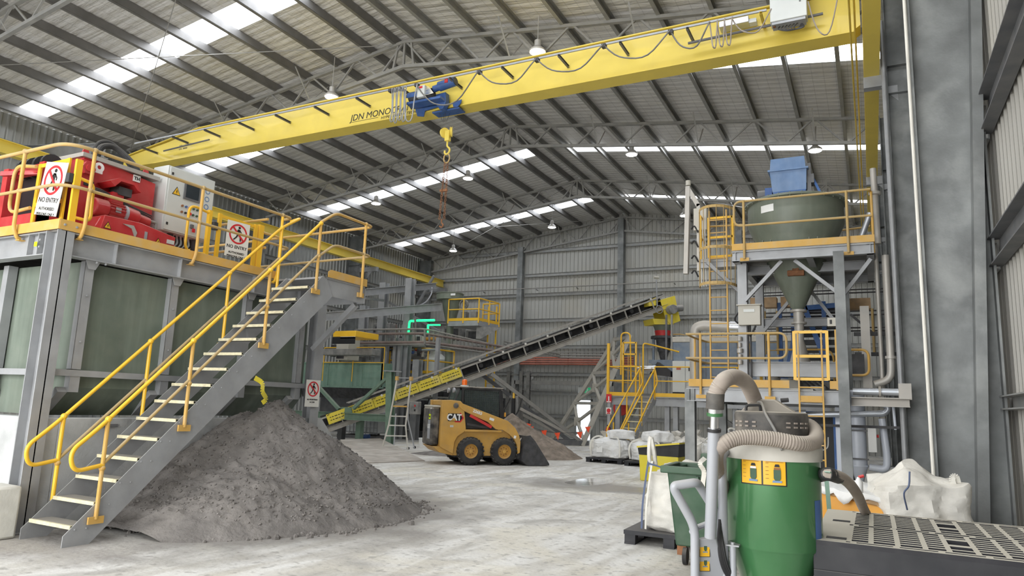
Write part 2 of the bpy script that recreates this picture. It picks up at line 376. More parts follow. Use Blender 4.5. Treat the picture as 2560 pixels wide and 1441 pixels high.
def text(name, body, size, o, U, W, m, parent, ext=.002, align='CENTER', shear=0., offset=0., sx=1.):
    cu = bpy.data.curves.new(name, 'FONT'); cu.body = body; cu.size = size; cu.align_x = align; cu.extrude = ext; cu.shear = shear; cu.offset = offset; cu.resolution_u = 3
    t = bpy.data.objects.new(name, cu); COL.objects.link(t)
    dg = bpy.context.evaluated_depsgraph_get(); me = bpy.data.meshes.new_from_object(t.evaluated_get(dg))
    bpy.data.objects.remove(t); bpy.data.curves.remove(cu)
    U, W = Vector(U).normalized(), Vector(W).normalized(); T = U.cross(W); o = Vector(o)
    b = MB(); b.v = [o + U*v.co.x*sx + W*v.co.y + T*v.co.z for v in me.vertices]; b.f = [tuple(p.vertices) for p in me.polygons]
    bpy.data.meshes.remove(me)
    return b.build(name, m, parent)
def arc(c, U, W, r, a0, a1, n=8):
    c, U, W = Vector(c), Vector(U).normalized(), Vector(W).normalized()
    return [c + U*math.cos(a0+(a1-a0)*i/n)*r + W*math.sin(a0+(a1-a0)*i/n)*r for i in range(n+1)]
def smooth(pts, k=6):
    """Catmull-Rom through points"""
    P = [Vector(p) for p in pts]; P = [P[0]*2-P[1]] + P + [P[-1]*2-P[-2]]; out = []
    for i in range(1, len(P)-2):
        a, b, c, d = P[i-1:i+3]
        for j in range(k):
            t = j/k; out.append(.5*((2*b) + (c-a)*t + (2*a-5*b+4*c-d)*t*t + (-a+3*b-3*c+d)*t**3))
    return out + [P[-2]]
def fillet(pts, r, k=5):
    """round the corners of a polyline (bent handrail tube)"""
    P = [Vector(p) for p in pts]; out = [P[0]]
    for i in range(1, len(P)-1):
        a = (P[i-1]-P[i]); b = (P[i+1]-P[i]); q = min(r, a.length*.48, b.length*.48); A = P[i]+a.normalized()*q; B = P[i]+b.normalized()*q
        for j in range(k+1):
            t = j/k; out.append(A*(1-t)**2 + P[i]*2*t*(1-t) + B*t*t)
    return out + [P[-1]]
# ================================================================ building shell
XR, XL, XW, Y0, Y1 = -11.9, -25.4, 1.33, -6.0, 36.45
FR = [1.75, 8.65, 15.55, 22.45, 29.35, 36.15]
def zroof(x): return 12.5 - .132*abs(x-XR)
def struct(name, b, m, **k): return tag(b.build(name, m, **k), kind='structure')
struct('floor', MB().bb(XL-.2, XW+.2, Y0-14, Y1+.2, -.2, 0), 'floor', base=(0, 0, 0))
def ribbed(o, U, W, L, H, pitch=.2, depth=.035, n=(0, 0, 0)):
    """profiled steel sheeting: pans and trapezoid ribs"""
    o, U, W = Vector(o), Vector(U), Vector(W); T = U.cross(W); b = MB(); x = 0; prof = []
    while x < L:
        prof += [(x, 0), (x+pitch*.62, 0), (x+pitch*.72, depth), (x+pitch*.90, depth)]; x += pitch
    vs = []
    for a, d in prof: vs += [o+U*a+T*d, o+U*a+W*(H(a) if callable(H) else H)+T*d]
    b.add(vs, [(2*i, 2*i+2, 2*i+3, 2*i+1) for i in range(len(prof)-1)])
    return b
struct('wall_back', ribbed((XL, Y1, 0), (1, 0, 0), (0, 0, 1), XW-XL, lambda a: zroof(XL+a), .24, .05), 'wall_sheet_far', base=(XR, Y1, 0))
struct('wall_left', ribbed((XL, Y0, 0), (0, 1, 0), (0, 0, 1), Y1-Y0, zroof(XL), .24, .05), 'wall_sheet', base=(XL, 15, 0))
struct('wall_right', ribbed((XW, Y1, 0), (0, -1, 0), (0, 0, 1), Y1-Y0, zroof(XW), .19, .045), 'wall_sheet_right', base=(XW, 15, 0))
b = MB()
for x0, x1, z0 in ((XL, -17.5, 0), (.5, XW, 0), (-17.5, .5, 8.2)):
    ys = Y0
    b.add([(x0, ys, z0), (x1, ys, z0), (x1, ys, zroof(x1))] + ([(XR, ys, 12.5)] if x0 < XR < x1 else []) + [(x0, ys, zroof(x0))], [tuple(range(5 if x0 < XR < x1 else 4))])
struct('wall_front', b, 'wall_sheet', base=(XR, Y0, 0))
SKY = [(-1.9, -1.0), (4.95, 5.85), (11.85, 12.75), (18.2, 19.12), (25.2, 26.08), (32.5, 33.3)]
b = MB(); wn = 0
def rq(b, x0, x1, y0, y1, dz=0):
    b.add([(x0, y0, zroof(x0)+dz), (x1, y0, zroof(x1)+dz), (x1, y1, zroof(x1)+dz), (x0, y1, zroof(x0)+dz)], [(0, 1, 2, 3)])
ys = Y0
for a, c in SKY + [(Y1, Y1)]:
    rq(b, XL, XR, ys, a); rq(b, XR, XW, ys, a)
    if c > a:
        rq(b, XL, -24.7, a, c); rq(b, -12.25, XR, a, c); rq(b, XR, -10.7, a, c); rq(b, 1.15, XW, a, c)
        for x0, x1 in ((-24.7, -12.25), (-10.7, 1.15)):
            wn += 1; q = MB(); rq(q, x0, x1, a, c, .05); struct('window_%d' % wn, q, 'daylight_panel')
    ys = c
struct('ceiling', b, 'foil', base=(XR, 0, 12.5))
# roof purlins (C sections running the length of the hall)
ORD = ('first', 'second', 'third', 'fourth', 'fifth', 'sixth', 'seventh', 'eighth', 'ninth', 'tenth', 'eleventh')
PX = [-12.2] + [-13.1-1.28*k for k in range(10)]
for side in (-1, 1):
    first = None
    for ip, x in enumerate(PX):
        xx = x if side < 0 else 2*XR-x
        if xx > 1.2: continue
        lab = 'grey steel roof purlin, %s down from the ridge on the %s slope' % (ORD[ip], 'left' if side < 0 else 'right')
        z = zroof(xx)-.135
        q = MB().chan((xx, Y0+.1, z), (xx, Y1-.1, z), .10*side, .25, .012)
        tag(q.build('roof_purlin', 'purlin' if side < 0 else 'truss', base=(xx, 15, z)), lab, 'purlin', 'roof purlins, %s slope' % ('left' if side < 0 else 'right'))  # lighter material on the right slope paints in light on its webs
# roof trusses
def truss(y, lab):
    t = thing('roof_truss', lab, 'truss', (XR, y, 11), group=None)
    zt = lambda x: zroof(x)-.28; zb = lambda x: zt(x)-.78
    for xa in (-24.4, .55):
        q = MB().bar((xa, y, zt(xa)), (XR, y, zt(XR)), .11, .09); q.build('top_chord', 'truss', t)
        q = MB().bar((xa, y, zb(xa)), (XR, y, zb(XR)), .10, .10); q.build('bottom_chord', 'truss', t)
        s = 1 if xa < XR else -1; L = abs(XR-xa); n = 7; p = L/n
        for k in range(n):
            x0 = xa+s*p*k; x1 = x0+s*p*.5; x2 = x0+s*p
            MB().bar((x0+s*.05, y, zt(x0)), (x1-s*.05, y, zb(x1)), .05).build('web_brace', 'truss', t)
            MB().bar((x1+s*.05, y, zb(x1)), (x2-s*.05, y, zt(x2)), .05).build('web_brace', 'truss', t)
        for k in (1, 3, 5):   # fly braces up to the purlins
            x0 = xa+s*p*k
            for dy in (-.75, .75):
                MB().bar((x0, y, zb(x0)), (x0, y+dy, zroof(x0)-.22), .045, .006).build('fly_brace', 'truss', t)
    for dx in (-.28, 0, .28): MB().bar((XR+dx*1.3, y, zb(XR)), (XR+dx*.8, y, zt(XR)), .06).build('ridge_post', 'truss', t)
    return t
TL = ['roof truss behind the camera', 'nearest roof truss, only its left end showing above the tank', 'second roof truss, just beyond the yellow crane girder', 'third roof truss, halfway down the hall', 'fourth roof truss, last one before the end wall', 'fifth roof truss, standing against the ribbed end wall']
t0 = truss(FR[1], TL[1])
for k, y in enumerate(FR):
    if k != 1 and k > 0: copy_tree(t0, loc=(XR, y, 11), label=TL[k])
# portal columns
def icol(xa, xb, y, z, label, group=None, extra=False):
    t = thing('steel_column', label, 'column', ((xa+xb)/2, y, 0), group=group)
    s = 1 if xb > xa else -1
    MB().bb(xa, xb, y-.008, y+.008, 0, z).build('web', 'column_steel', t)
    MB().bb(xa, xa+s*.022, y-.14, y+.14, 0, z).build('flange', 'column_steel', t)
    MB().bb(xb-s*.022, xb, y-.14, y+.14, 0, z).build('flange', 'column_steel', t)
    MB().bb(xa-s*.06, xb+s*.06 if not extra else xb, y-.2, y+.2, 0, .03).build('base_plate', 'galv_dark', t)
    if extra:   # the sloping stiffener flange seen on the near column
        pass
    for zz in (8.3, 8.9): MB().bb(xa+s*.03, xb-s*.03, y-.12, y+.12, zz, zz+.012).build('stiffener_plate', 'column_steel', t)
    return t
LC = {1: 'nearest', 2: 'second', 3: 'third', 4: 'fourth', 5: 'corner'}
for k, y in enumerate(FR):
    if k in (0,): continue
    zc = zroof(.55)-.3
    if k > 0: icol(.55, 1.20, y, zc, 'huge mottled grey steel column beside the bulk bags at the right wall' if k == 1 else '%s grey steel column of the right wall, behind the near one' % LC[k] if k < 5 else 'far corner steel column of the right wall at the end wall', extra=False)
    if k > 1: icol(-24.4, -25.3, y, zroof(-24.4)-.3, '%s grey steel column along the left wall' % {2: 'nearest', 3: 'second', 4: 'third', 5: 'far corner'}[k])
# near right column gets its second flange
near = [o for o in bpy.data.objects if o.name.startswith('steel_column') and o['label'].startswith('huge')][0]
MB().prism((0, 8.42, 0), (1, 0, 0), (0, 0, 1), [(.84, .03), (.94, .03), (1.25, 6.3), (1.25, 10.2), (1.15, 10.2), (1.15, 6.3)], -.20).build('leaning_flange', 'column_steel', near)
MB().cyl((.525, 8.49, .03), (.525, 8.49, 10.3), .017, 8).build('lit_edge', 'strap_white', near)  # pale rod stands in for light catching the flange edge
# end-wall columns
for x, lb in ((-18.1, 'left of the two end wall posts'), (-11.95, 'tall end wall post under the roof ridge'), (-5.7, 'end wall post behind the right platform')):
    q = MB().bb(x-.16, x+.16, 35.98, 36.28, 0, zroof(x)-(.75 if x != -11.95 else .35)); tag(q.build('end_wall_post', 'column_steel'), 'grey steel ' + lb, 'column')
# girts
for k, z in enumerate((1.2, 2.45, 3.5, 5.03, 6.57, 8.07, 9.23, 10.66)):
    xs = (XL+.3, XW-.1) if z < 10 else (-22.5, -1.3)
    if z == 1.2: xs = (XL+.3, -14.5)
    bays = ((xs[0], -18.3), (-17.9, -12.15), (-11.75, -5.9), (-5.5, xs[1])) if z > 2 else ((xs[0], -18.3), (-17.9, -14.6), (-13.2, -5.9))
    for ib, (a, c) in enumerate(bays):
        q = MB().chan((a, 36.32, z), (c, 36.32, z), .07, .19, .01, (0, -1, 0) if False else ZV)
        tag(q.build('wall_girt', 'girt'), 'grey end wall girt, %s up from the floor, %s bay from the left' % (ORD[k], ORD[ib]), 'girt', 'end wall girts')
for iz, z in enumerate((2.2, 4.2, 6.4, 8.2, 9.6)):
    for k in range(5):
        ya, yb = ([1.75]+FR[1:])[k]+.16, FR[k+1]-.16
        q = MB().chan((-25.22, ya, z), (-25.22, yb, z), .07, .2, .01); tag(q.build('wall_girt', 'girt'), 'grey left wall girt, %s up from the floor, %s bay from the camera' % (ORD[iz], ORD[k]), 'girt', 'left wall girts')
for z, lb in ((1.9, 'lowest steel girt on the right wall beside the near column'), (3.45, 'middle dark steel girt on the right wall, sloping up past the near column'), (4.95, 'upper dark steel girt on the right wall above the middle one'), (7.6, 'high girt')):
    for k in range(3):
        ya, yb = (2.0, 8.76, 15.7)[k], (8.6, 15.4, 22.3)[k]
        if k == 0 and z > 7: continue
        q = MB().chan((1.27, yb, z), (1.27, ya, z), .12, .40 if z > 4.5 else .30 if z > 2 else .14, .014)
        if k == 0: tag(q.build('wall_girt', 'galv_dark' if z > 2 else 'girt'), lb, 'girt')
        else: tag(q.build('wall_girt', 'girt'), 'grey right wall girt, %s up from the floor, %s bay beyond the near column' % (ORD[(1.9, 3.45, 4.95, 7.6).index(z)], ORD[k-1]), 'girt', 'right wall girts beyond the near column')
# pipes across the end wall
b = MB(); b.cyl((XL+.5, 36.0, 8.42), (XW-.3, 36.0, 8.42), .03)
p = tag(b.build('wall_pipe', 'tray'), 'thin grey conduit running high across the end wall', 'pipe')
for x in (-20.5, -17.0, -14.5, -9.0, -6.5): MB().bar((x, 36.25, 8.3), (x, 35.95, 8.34), .04).build('bracket', 'tray', p)
t = thing('conduit_rack', 'rack of reddish conduits on the lower end wall behind the conveyor trestle', 'pipes', (-14, 36, 4.3))
for i, z in enumerate((4.05, 4.17, 4.29, 4.41)): MB().cyl((-19.5, 36.12, z), (-11.2, 36.12, z), .045).build('conduit', 'cable_red', t)
for x in (-19, -17, -15, -13, -11.4): MB().bar((x, 36.2, 3.95), (x, 36.2, 4.75), .05).build('upright', 'tray', t)
MB().bar((-19.5, 36.12, 4.72), (-11.2, 36.12, 4.72), .06).build('tray_rail', 'tray', t)
t = thing('floor_rail', 'long low steel rail along the foot of the end wall', 'rail', (-14, 35.9, 0))
MB().bar((-18, 35.5, .35), (-13.9, 35.5, .35), .1, .12).build('rail', 'tray', t); 
for x in (-17.8, -16, -14.2): MB().bar((x, 35.5, 0), (x, 35.5, .3), .1).build('post', 'tray', t)
MB().bar((-18.1, 35.85, 3.0), (-12.2, 35.85, 3.0), .12, .22).build('rail', 'tray', t)
MB().bar((-18.1, 35.85, 0.0), (-18.1, 35.85, 3.1), .12).build('post', 'tray', t); MB().bar((-12.2, 35.85, 0.0), (-12.2, 35.85, 3.1), .12).build('post', 'tray', t)
# exit doorway
t = thing('door_1', None, None, (-14.05, 36.3, 0)); t['kind'] = 'structure'
MB().bb(-14.45, -13.65, 36.36, 36.38, 0, 2.1).build('door_panel', mat('door_daylight', (.85, .93, 1.0), emit=1.5, var=0), t)
MB().bb(-14.52, -14.45, 36.25, 36.40, 0, 2.15).build('door_frame', 'girt', t); MB().bb(-13.65, -13.58, 36.25, 36.40, 0, 2.15).build('door_frame', 'girt', t); MB().bb(-14.52, -13.58, 36.25, 36.40, 2.1, 2.17).build('door_frame', 'girt', t)
t = thing('exit_sign', 'green running man exit sign above the bright doorway', 'sign', (-13.95, 36.2, 2.55))
MB().bb(-14.35, -13.6, 36.15, 36.21, 2.48, 2.80).build('sign_box', 'cabinet', t); MB().bb(-14.0, -13.62, 36.14, 36.15, 2.50, 2.78).build('sign_face', 'exit_green', t)
b = MB(); o = (-13.81, 36.139, 2.64); b.lathe((-13.80, 36.138, 2.74), [(.001, 0), (.022, .001), (.001, .003)], 10, (0, -1, 0)); X, Z = (1, 0, 0), (0, 0, 1)
b.prism((-13.81, 36.138, 2.64), X, Z, [(-.02, -.02), (.03, -.02), (.04, .07), (-.01, .08)], .003); b.prism((-13.81, 36.138, 2.64), X, Z, [(-.02, -.02), (.01, -.02), (-.05, -.12), (-.09, -.11)], .003); b.prism((-13.81, 36.138, 2.64), X, Z, [(.0, -.02), (.03, -.02), (.07, -.10), (.05, -.12)], .003); b.prism((-13.81, 36.138, 2.64), X, Z, [(.02, .06), (.08, .02), (.09, .04), (.02, .08)], .003)
b.build('running_figure', 'white', t)
# high-bay lamps
LAMPS = [(-14.36, 15.3, 10.81, 'white high-bay lamp just above the crane girder near its lettering'), (-7.4, 15.3, 10.83, 'high-bay lamp above the middle of the crane girder'), (-7.39, 23.4, 10.83, 'high-bay lamp on the right roof slope below the skylight'),
 (-1.28, 23.4, 10.13, 'high-bay lamp farthest right, above the blue hopper'), (-14.28, 23.4, 10.74, 'high-bay lamp to the right of the hanging chain'), (-18.9, 23.4, 10.15, 'high-bay lamp to the left of the hanging chain'),
 (-14.28, 31.9, 10.79, 'high-bay lamp nearest the end wall, left of the ridge'), (-20.19, 31.9, 9.95, 'high-bay lamp above the far left corner'), (-7.48, 31.9, 10.77, 'high-bay lamp beside the top of the caged ladder')]
for x, y, z, lb in LAMPS:
    t = thing('high_bay_lamp', lb, 'lamp', (x, y, z))
    MB().lathe((x, y, z), [(.22, .0), (.215, .05), (.12, .14), (.09, .16), (.09, .32), (.05, .35)], 20).build('lamp_housing', 'lamp_body', t)
    MB().lathe((x, y, z-.012), [(.19, 0), (.19, .01)], 20).build('lamp_glass', 'lamp_glass', t)
    MB().cyl((x, y, z+.35), (x, y, zroof(x)-.05), .012, 6).build('stem', 'lamp_body', t)
# roof bracing rods
for (a, c, lb) in (((-24.0, 8.8), (-12.3, 15.4), 'thin roof bracing rod crossing the left slope from near left to ridge'), ((-12.3, 8.8), (-24.0, 15.4), 'thin roof bracing rod crossing the left slope the other way'), ((-11.5, 8.8), (.4, 15.4), 'thin bracing rod over the crane on the right slope'), ((-24, 29.5), (-12.3, 36), 'far bracing rod on left slope near the end wall'), ((-12.3, 29.5), (-24, 36), 'far bracing rod crossing it near the end wall'), ((-11.5, 29.5), (.2, 36), 'far bracing rod on the right slope near the end wall')):
    dz = .32 if a[0] < c[0] else .36; q = MB().cyl((a[0], a[1], zroof(a[0])-dz), (c[0], c[1], zroof(c[0])-dz), .012, 6); tag(q.build('bracing_rod', 'truss'), lb, 'rod')
# crane runway beams on corbels
for xc, lb in ((-23.45, 'yellow crane runway beam along the left wall'), (.29, 'yellow crane runway beam along the right wall columns')):
    t = thing('runway_beam', lb, 'beam', (xc, 15, 8.75))
    MB().ibar((xc, Y0+.5, 8.95), (xc, 36.1, 8.95), .28, .42, .018).build('beam', 'crane_yellow', t)
    MB().bar((xc, Y0+.5, 9.185), (xc, 36.1, 9.185), .05, .05).build('rail', 'galv_dark', t)
    s = -1 if xc < XR else 1
    for y in FR[1:]:
        q = MB(); q.bb(xc-.16*s, (-24.4 if s < 0 else .55), y-.1, y+.1, 8.5, 8.74); q.build('corbel', 'galv', t)
        MB().prism((xc+.16*s, y-.02, 8.5), (s, 0, 0), (0, 0, -1), [(0, 0), (.30, 0), (.30, .35)], .04).build('gusset', 'galv', t)
q = MB().tube(fillet([(.02, Y0+1, 9.0), (.02, 36, 9.0)], .1), .018, 6); q.tube([(-.06, Y0+1, 8.9), (-.06, 36, 8.9)], .018, 6)
tag(q.build('conductor_rail', 'runway_yellow'), 'pair of thin orange conductor bars beside the right runway beam', 'rail')
b = MB().cyl((.50, 15.2, 0), (.50, 15.2, 9.8), .045, 10)
# wall pipes near right columns
tag(b.build('drain_pipe', 'galv'), 'tall thin grey pipe standing against the second right wall column', 'pipe')
# ================================================================ overhead travelling crane
t = thing('bridge_crane', 'yellow single-girder overhead crane spanning the hall with black lettering', 'crane', (-11.5, 14.95, 9.4))
YF, YB, ZB = 14.75, 15.17, 9.45
def ztop(x): return 10.37
prof = [(-21.6, ZB), (-.05, ZB), (.12, ZB+.12), (.12, 10.15), (-.6, 10.34), (-19.5, 10.37), (-21.0, 10.12), (-23.3, 9.86), (-23.3, 9.5)]
MB().prism((0, YB, 0), (1, 0, 0), (0, 0, 1), prof, YB-YF).build('girder', 'crane_yellow', t)
q = MB().bar((-19.5, 14.96, 10.385), (.12, 14.96, 10.385), .54, .03); q.bar((-19.5, 14.96, 10.385), (-23.3, 14.96, 9.88), .54, .03); q.bar((-21.6, 14.96, ZB-.01), (0, 14.96, ZB-.01), .5, .025)
q.build('flange_plate', 'crane_yellow', t)
for x in (-23.45, .29):
    e = MB().bb(x-.14, x+.14, 13.2, 16.7, 9.26, 9.58).build('end_carriage', 'crane_yellow', t)
    for y in (13.4, 16.5): MB().cyl((x-.06, y, 9.31), (x+.06, y, 9.31), .11, 16).build('wheel', 'galv_dark', e)
    MB().bb(x-.12, x+.12, 16.2, 16.8, 9.6, 9.8).build('travel_motor', 'blue', e)
# festoon rail on brackets, hanging cable loops
brx = [-21.5+1.52*k for k in range(14)]
for x in brx:
    z = 9.93 if x > -20.5 else 9.78
    MB().chan((x, 14.12, z), (x, 14.80, z), .05, .06, .006).build('rail_bracket', 'runway_yellow' if x > -2 else 'galv_dark', t)
MB().bar((-21.9, 14.16, 9.985), (-1.6, 14.16, 9.985), .035, .045).build('festoon_rail', 'galv', t)
for (a, c) in ((-20.9, -18.7), ): MB().cyl((a, 14.55, 9.72), (c, 14.55, 9.80), .025, 6).build('stop_bar', 'galv_dark', t)
MB().cyl((-3.3, 14.5, 9.78), (-.55, 14.5, 9.84), .03, 8).build('box_rail', 'galv_dark', t)
cb = thing('electrical_box', 'white electrical box mounted near the right end of the crane girder', 'box', (-1.18, 14.3, 9.55))
MB().bb(-1.53, -.83, 14.1, 14.4, 9.66, 10.55).build('enclosure', 'cabinet', cb, bevel=.01); MB().bb(-1.50, -.86, 14.12, 14.38, 9.60, 9.66).build('gland_plate', 'galv', cb)
for k in range(6): MB().tube(smooth([(-1.35+.07*k, 14.25, 9.62), (-1.38+.06*k, 14.2, 9.52), (-1.2+.03*k, 14.22, 9.46), (-1.0+.02*k, 14.25, 9.50), (-.95, 14.3, 9.62)], 5), .012, 6).build('cable', 'machine_dark', cb)
MB().cyl((-1.46, 14.2, 9.58), (-1.46, 14.2, 9.66), .03, 10).build('knob', 'rust', cb); MB().cyl((-.95, 14.09, 10.0), (-.95, 14.1, 10.0), .02, 10).build('lock', 'galv_dark', cb)
cb = thing('junction_box', 'small grey junction box on the crane girder beside the bunched cables', 'box', (-2.3, 14.6, 9.9))
MB().bb(-2.62, -2.0, 14.45, 14.72, 9.98, 10.12).build('enclosure', 'aluminium', cb, bevel=.01); MB().bb(-2.0, -1.85, 14.5, 14.68, 9.97, 10.06).build('gland_box', 'cabinet', cb)
def loop(xa, xb, drop, m='hose_dark', r=.018, y=14.12):
    q = [(xa+(xb-xa)*i/12, y+.04*math.sin(i), 9.955-drop*(1-((i-6)/6.)**2)) for i in range(13)]
    return MB().tube(q, r, 7)
f = thing('festoon_cable', 'grey flat cable hanging in loops from the crane festoon rail', 'cable', (-6, 14.12, 9.95))
spans = [(-10.35, -8.45, .75), (-8.45, -6.85, .50), (-6.85, -5.15, .50), (-5.15, -3.6, .50), (-3.6, -2.75, .52)]
for a, c, d in spans: loop(a, c, d).build('cable_loop', 'hose_dark', f)
for a in (-2.75, -2.6, -2.45): loop(a, a+.17, .62, r=.015).build('cable_loop', 'hose', f)
loop(-2.3, -1.5, .45, r=.014).build('cable_loop', 'hose', f); loop(-.8, -.25, .8, r=.014).build('cable_loop', 'hose', f)
for k in range(4): loop(-11.12+.13*k, -11.02+.13*k, .95+.05*(k % 2), 'galv', r=.017, y=14.10).build('cable_loop', 'galv', f)
loop(-10.75, -10.3, 1.02, 'galv', r=.018).build('cable_loop', 'galv', f)
for x in (-10.35, -8.45, -6.85, -5.15, -3.6, -11.2, -11.05, -10.9): MB().bb(x-.05, x+.05, 14.10, 14.22, 9.90, 9.98).build('cable_trolley', 'machine_dark', f)
text('crane_lettering', 'JDN MONOCRANE', .27, (-13.05, YF-.004, 9.60), (1, 0, 0), (0, 0, 1), 'black_clean', t, align='LEFT', shear=.15, sx=1.0, offset=.0)
text('crane_lettering', 'HYPERSPEED + TECHNOLOGY', .115, (-11.95, YF-.004, 9.485), (1, 0, 0), (0, 0, 1), 'black_clean', t, align='LEFT', shear=.2, sx=1.1)
MB().bb(-13.0, -12.05, YF-.004, YF, 9.555, 9.565).build('lettering_rule', 'black_clean', t)
text('capacity_marking', 'SWL 5 TONNE', .09, (-20.4, YF-.004, 9.86), (1, 0, 0), (0, 0, 1), 'galv_dark', t, align='LEFT'); text('capacity_marking', 'S.N. 38020', .09, (-20.4, YF-.004, 9.75), (1, 0, 0), (0, 0, 1), 'galv_dark', t, align='LEFT')
for x in (-12.4, -11.2): MB().ring((x, 14.98, 10.44), (1, 0, 0), (0, 0, 1), .10, .05, .03, 16).build('lifting_eye', 'yellow_old', t)
# hoist
h = thing('electric_hoist', 'blue electric wire-rope hoist trolley riding on the yellow crane girder', 'hoist', (-9.9, 14.6, 9.3))
HZ = 9.62
MB().cyl((-10.85, 14.30, HZ+.06), (-9.95, 14.30, HZ+.06), .17, 20).build('rope_drum', 'machine_dark', h)
MB().lathe((-10.9, 14.30, HZ+.06), [(.20, 0), (.20, .95)], 20, (1, 0, 0), -PI*.1, PI*.75, False).build('drum_cover', 'blue', h)
MB().bb(-10.88, -9.55, 14.12, 14.50, HZ-.22, HZ-.14).build('frame', 'blue', h)
MB().prism((-10.9, 14.66, HZ-.14), (1, 0, 0), (0, 0, 1), [(0, .02), (1.0, .02), (1.0, -.10), (.42, -.16), (.38, -.36), (.12, -.30)], .03).build('side_plate', 'blue', h)
MB().prism((-9.95, 14.66, HZ-.10), (1, 0, 0), (0, 0, 1), [(0, .20), (.40, .22), (.42, -.12), (.33, -.34), (.2, -.36), (.05, -.16)], .24).build('gearbox', 'blue', h, bevel=.02)
MB().cyl((-9.95, 14.32, HZ+.24), (-9.72, 14.32, HZ+.28), .11, 18).build('brake', 'blue', h); MB().cyl((-9.72, 14.30, HZ+.28), (-9.12, 14.30, HZ+.36), .16, 20).build('motor', 'blue', h)
MB().cyl((-9.12, 14.30, HZ+.36), (-9.09, 14.30, HZ+.364), .13, 20).build('fan_cover', 'machine_dark', h); MB().bb(-9.42, -9.30, 14.125, 14.15, HZ+.28, HZ+.42).build('red_label', 'red_plain', h)
jb = MB().bb(-10.42, -10.12, 14.02, 14.16, HZ-.10, HZ+.30).build('terminal_box', 'cabinet', h, bevel=.01); MB().bb(-10.36, -10.2, 14.012, 14.02, HZ+.20, HZ+.27).build('red_label', 'red_plain', jb)
for k in range(6): MB().tube(smooth([(-10.12, 14.1, HZ+.25-.05*k), (-9.98, 14.05, HZ+.20-.05*k), (-9.85, 14.15, HZ+.02)], 4), .011, 6).build('wire', 'strap_white', h)
MB().bar((-10.2, 14.86, 9.22), (-9.15, 14.86, 9.22), .40, .05).build('trolley_frame', 'blue', h)
MB().prism((-9.55, 14.66, 9.42), (1, 0, 0), (0, 0, 1), [(.15, .0), (.50, .06), (.48, -.06), (.35, -.18), (.2, -.16)], .03).build('side_plate', 'blue', h)
MB().bar((-10.9, 14.30, HZ-.05), (-10.0, 14.24, HZ-.02), .025).build('guide_rod', 'aluminium', h)
for x, y in ((-10.0, 14.7), (-9.9, 14.9), (-9.75, 14.75), (-9.62, 14.9)): MB().cyl((x, y, 9.3), (-9.80+(x+9.8)*.35, 14.85, 8.9), .007, 5).build('wire_rope', 'machine_dark', h)
h.scale = (.80, .80, .80); h.location = (-9.93, 14.62, 9.42)
k_ = thing('hook_block', 'yellow two-sheave hook block hanging under the blue hoist', 'hook', (-9.75, 14.85, 8.2))
for s in (-1, 1): MB().lathe((-9.75+s*.10, 14.85, 8.80), [(.02, -.03), (.14, -.03), (.12, 0), (.14, .03), (.02, .03)], 22, (1, .5*s, 0)).build('sheave', 'crane_yellow', k_)
MB().bb(-9.82, -9.68, 14.79, 14.91, 8.55, 8.85).build('block_body', 'crane_yellow', k_, bevel=.015)
MB().tube(smooth([(-9.75, 14.85, 8.58), (-9.75, 14.85, 8.42), (-9.68, 14.85, 8.34), (-9.68, 14.85, 8.25), (-9.75, 14.85, 8.19), (-9.82, 14.85, 8.23), (-9.82, 14.85, 8.30)], 5), .026, 10).build('hook', 'crane_yellow', k_)
c = thing('chain_sling', 'rusty brown two-leg lifting chain hanging from the yellow hook', 'chain', (-9.75, 14.85, 6.3))
def chain(p0, p1, n, r=.035, w=.009):
    b = MB(); p0, p1 = Vector(p0), Vector(p1); d = (p1-p0)
    for i in range(n):
        c0 = p0 + d*((i+.5)/n); l = d.length/n*.62; U = Vector((1, 0, 0)) if i % 2 else Vector((0, 1, 0))
        b.tube([c0+Vector((0, 0, l*.95*math.sin(a)))+U*.028*math.cos(a) for a in [2*PI*q/8 for q in range(8)]], w, 5, True)
    return b
MB().tube([( -9.75+.09*math.cos(a), 14.85, 8.08+.13*math.sin(a)) for a in [2*PI*q/14 for q in range(14)]], .02, 6, True).build('master_link', 'yellow_old', c)
chain((-9.78, 14.83, 7.98), (-9.86, 14.83, 6.42), 26).build('chain_leg', 'rust', c); chain((-9.72, 14.87, 7.98), (-9.74, 14.87, 6.42), 26).build('chain_leg', 'rust', c)
MB().box((-9.79, 14.85, 7.2), (.22, .05, .06)).build('shortener', 'rust', c); MB().tube(smooth([(-9.80, 14.85, 6.42), (-9.80, 14.85, 6.32), (-9.75, 14.85, 6.26), (-9.80, 14.85, 6.2), (-9.86, 14.85, 6.24)], 4), .022, 6).build('hook', 'rust', c)
# ================================================================ tank, platform and stairs on the left
PX0 = -8.95            # outer face of the steel frame
def ucol(b, x0, x1, y0, y1, z0, z1, t=.014):
    b.bb(x0, x0+t, y0, y1, z0, z1); b.bb(x1-t, x1, y0, y1, z0, z1); b.bb(x0, x1, (y0+y1)/2-t/2, (y0+y1)/2+t/2, z0, z1); return b
t = thing('concrete_plinth', 'low grey concrete wall the green tank sits on, behind the soil heap', 'wall', (-12, 7.5, 0))
MB().bb(-16.5, -9.02, 5.14, 5.34, 0, 1.34).bb(-9.22, -9.02, 5.34, 9.9, 0, 1.34).build('wall', 'concrete', t, bevel=.012)
MB().prism((-9.24, 9.9, 0), (0, 1, 0), (0, 0, 1), [(0, 0), (.75, 0), (.75, .55), (.50, .95), (.12, 1.34), (0, 1.34)], .24).build('sloping_end', 'concrete', t)
MB().bb(-9.02, -9.0, 5.9, 6.1, 1.22, 1.26).build('tie_bar', 'galv_dark', t)
b = MB().box((-8.98, 4.70, .29), (.46, .36, .58), -.05); tag(b.build('concrete_block', 'concrete_lt', bevel=.03), 'pale concrete block cut off by the left edge, beside the stair foot', 'block')
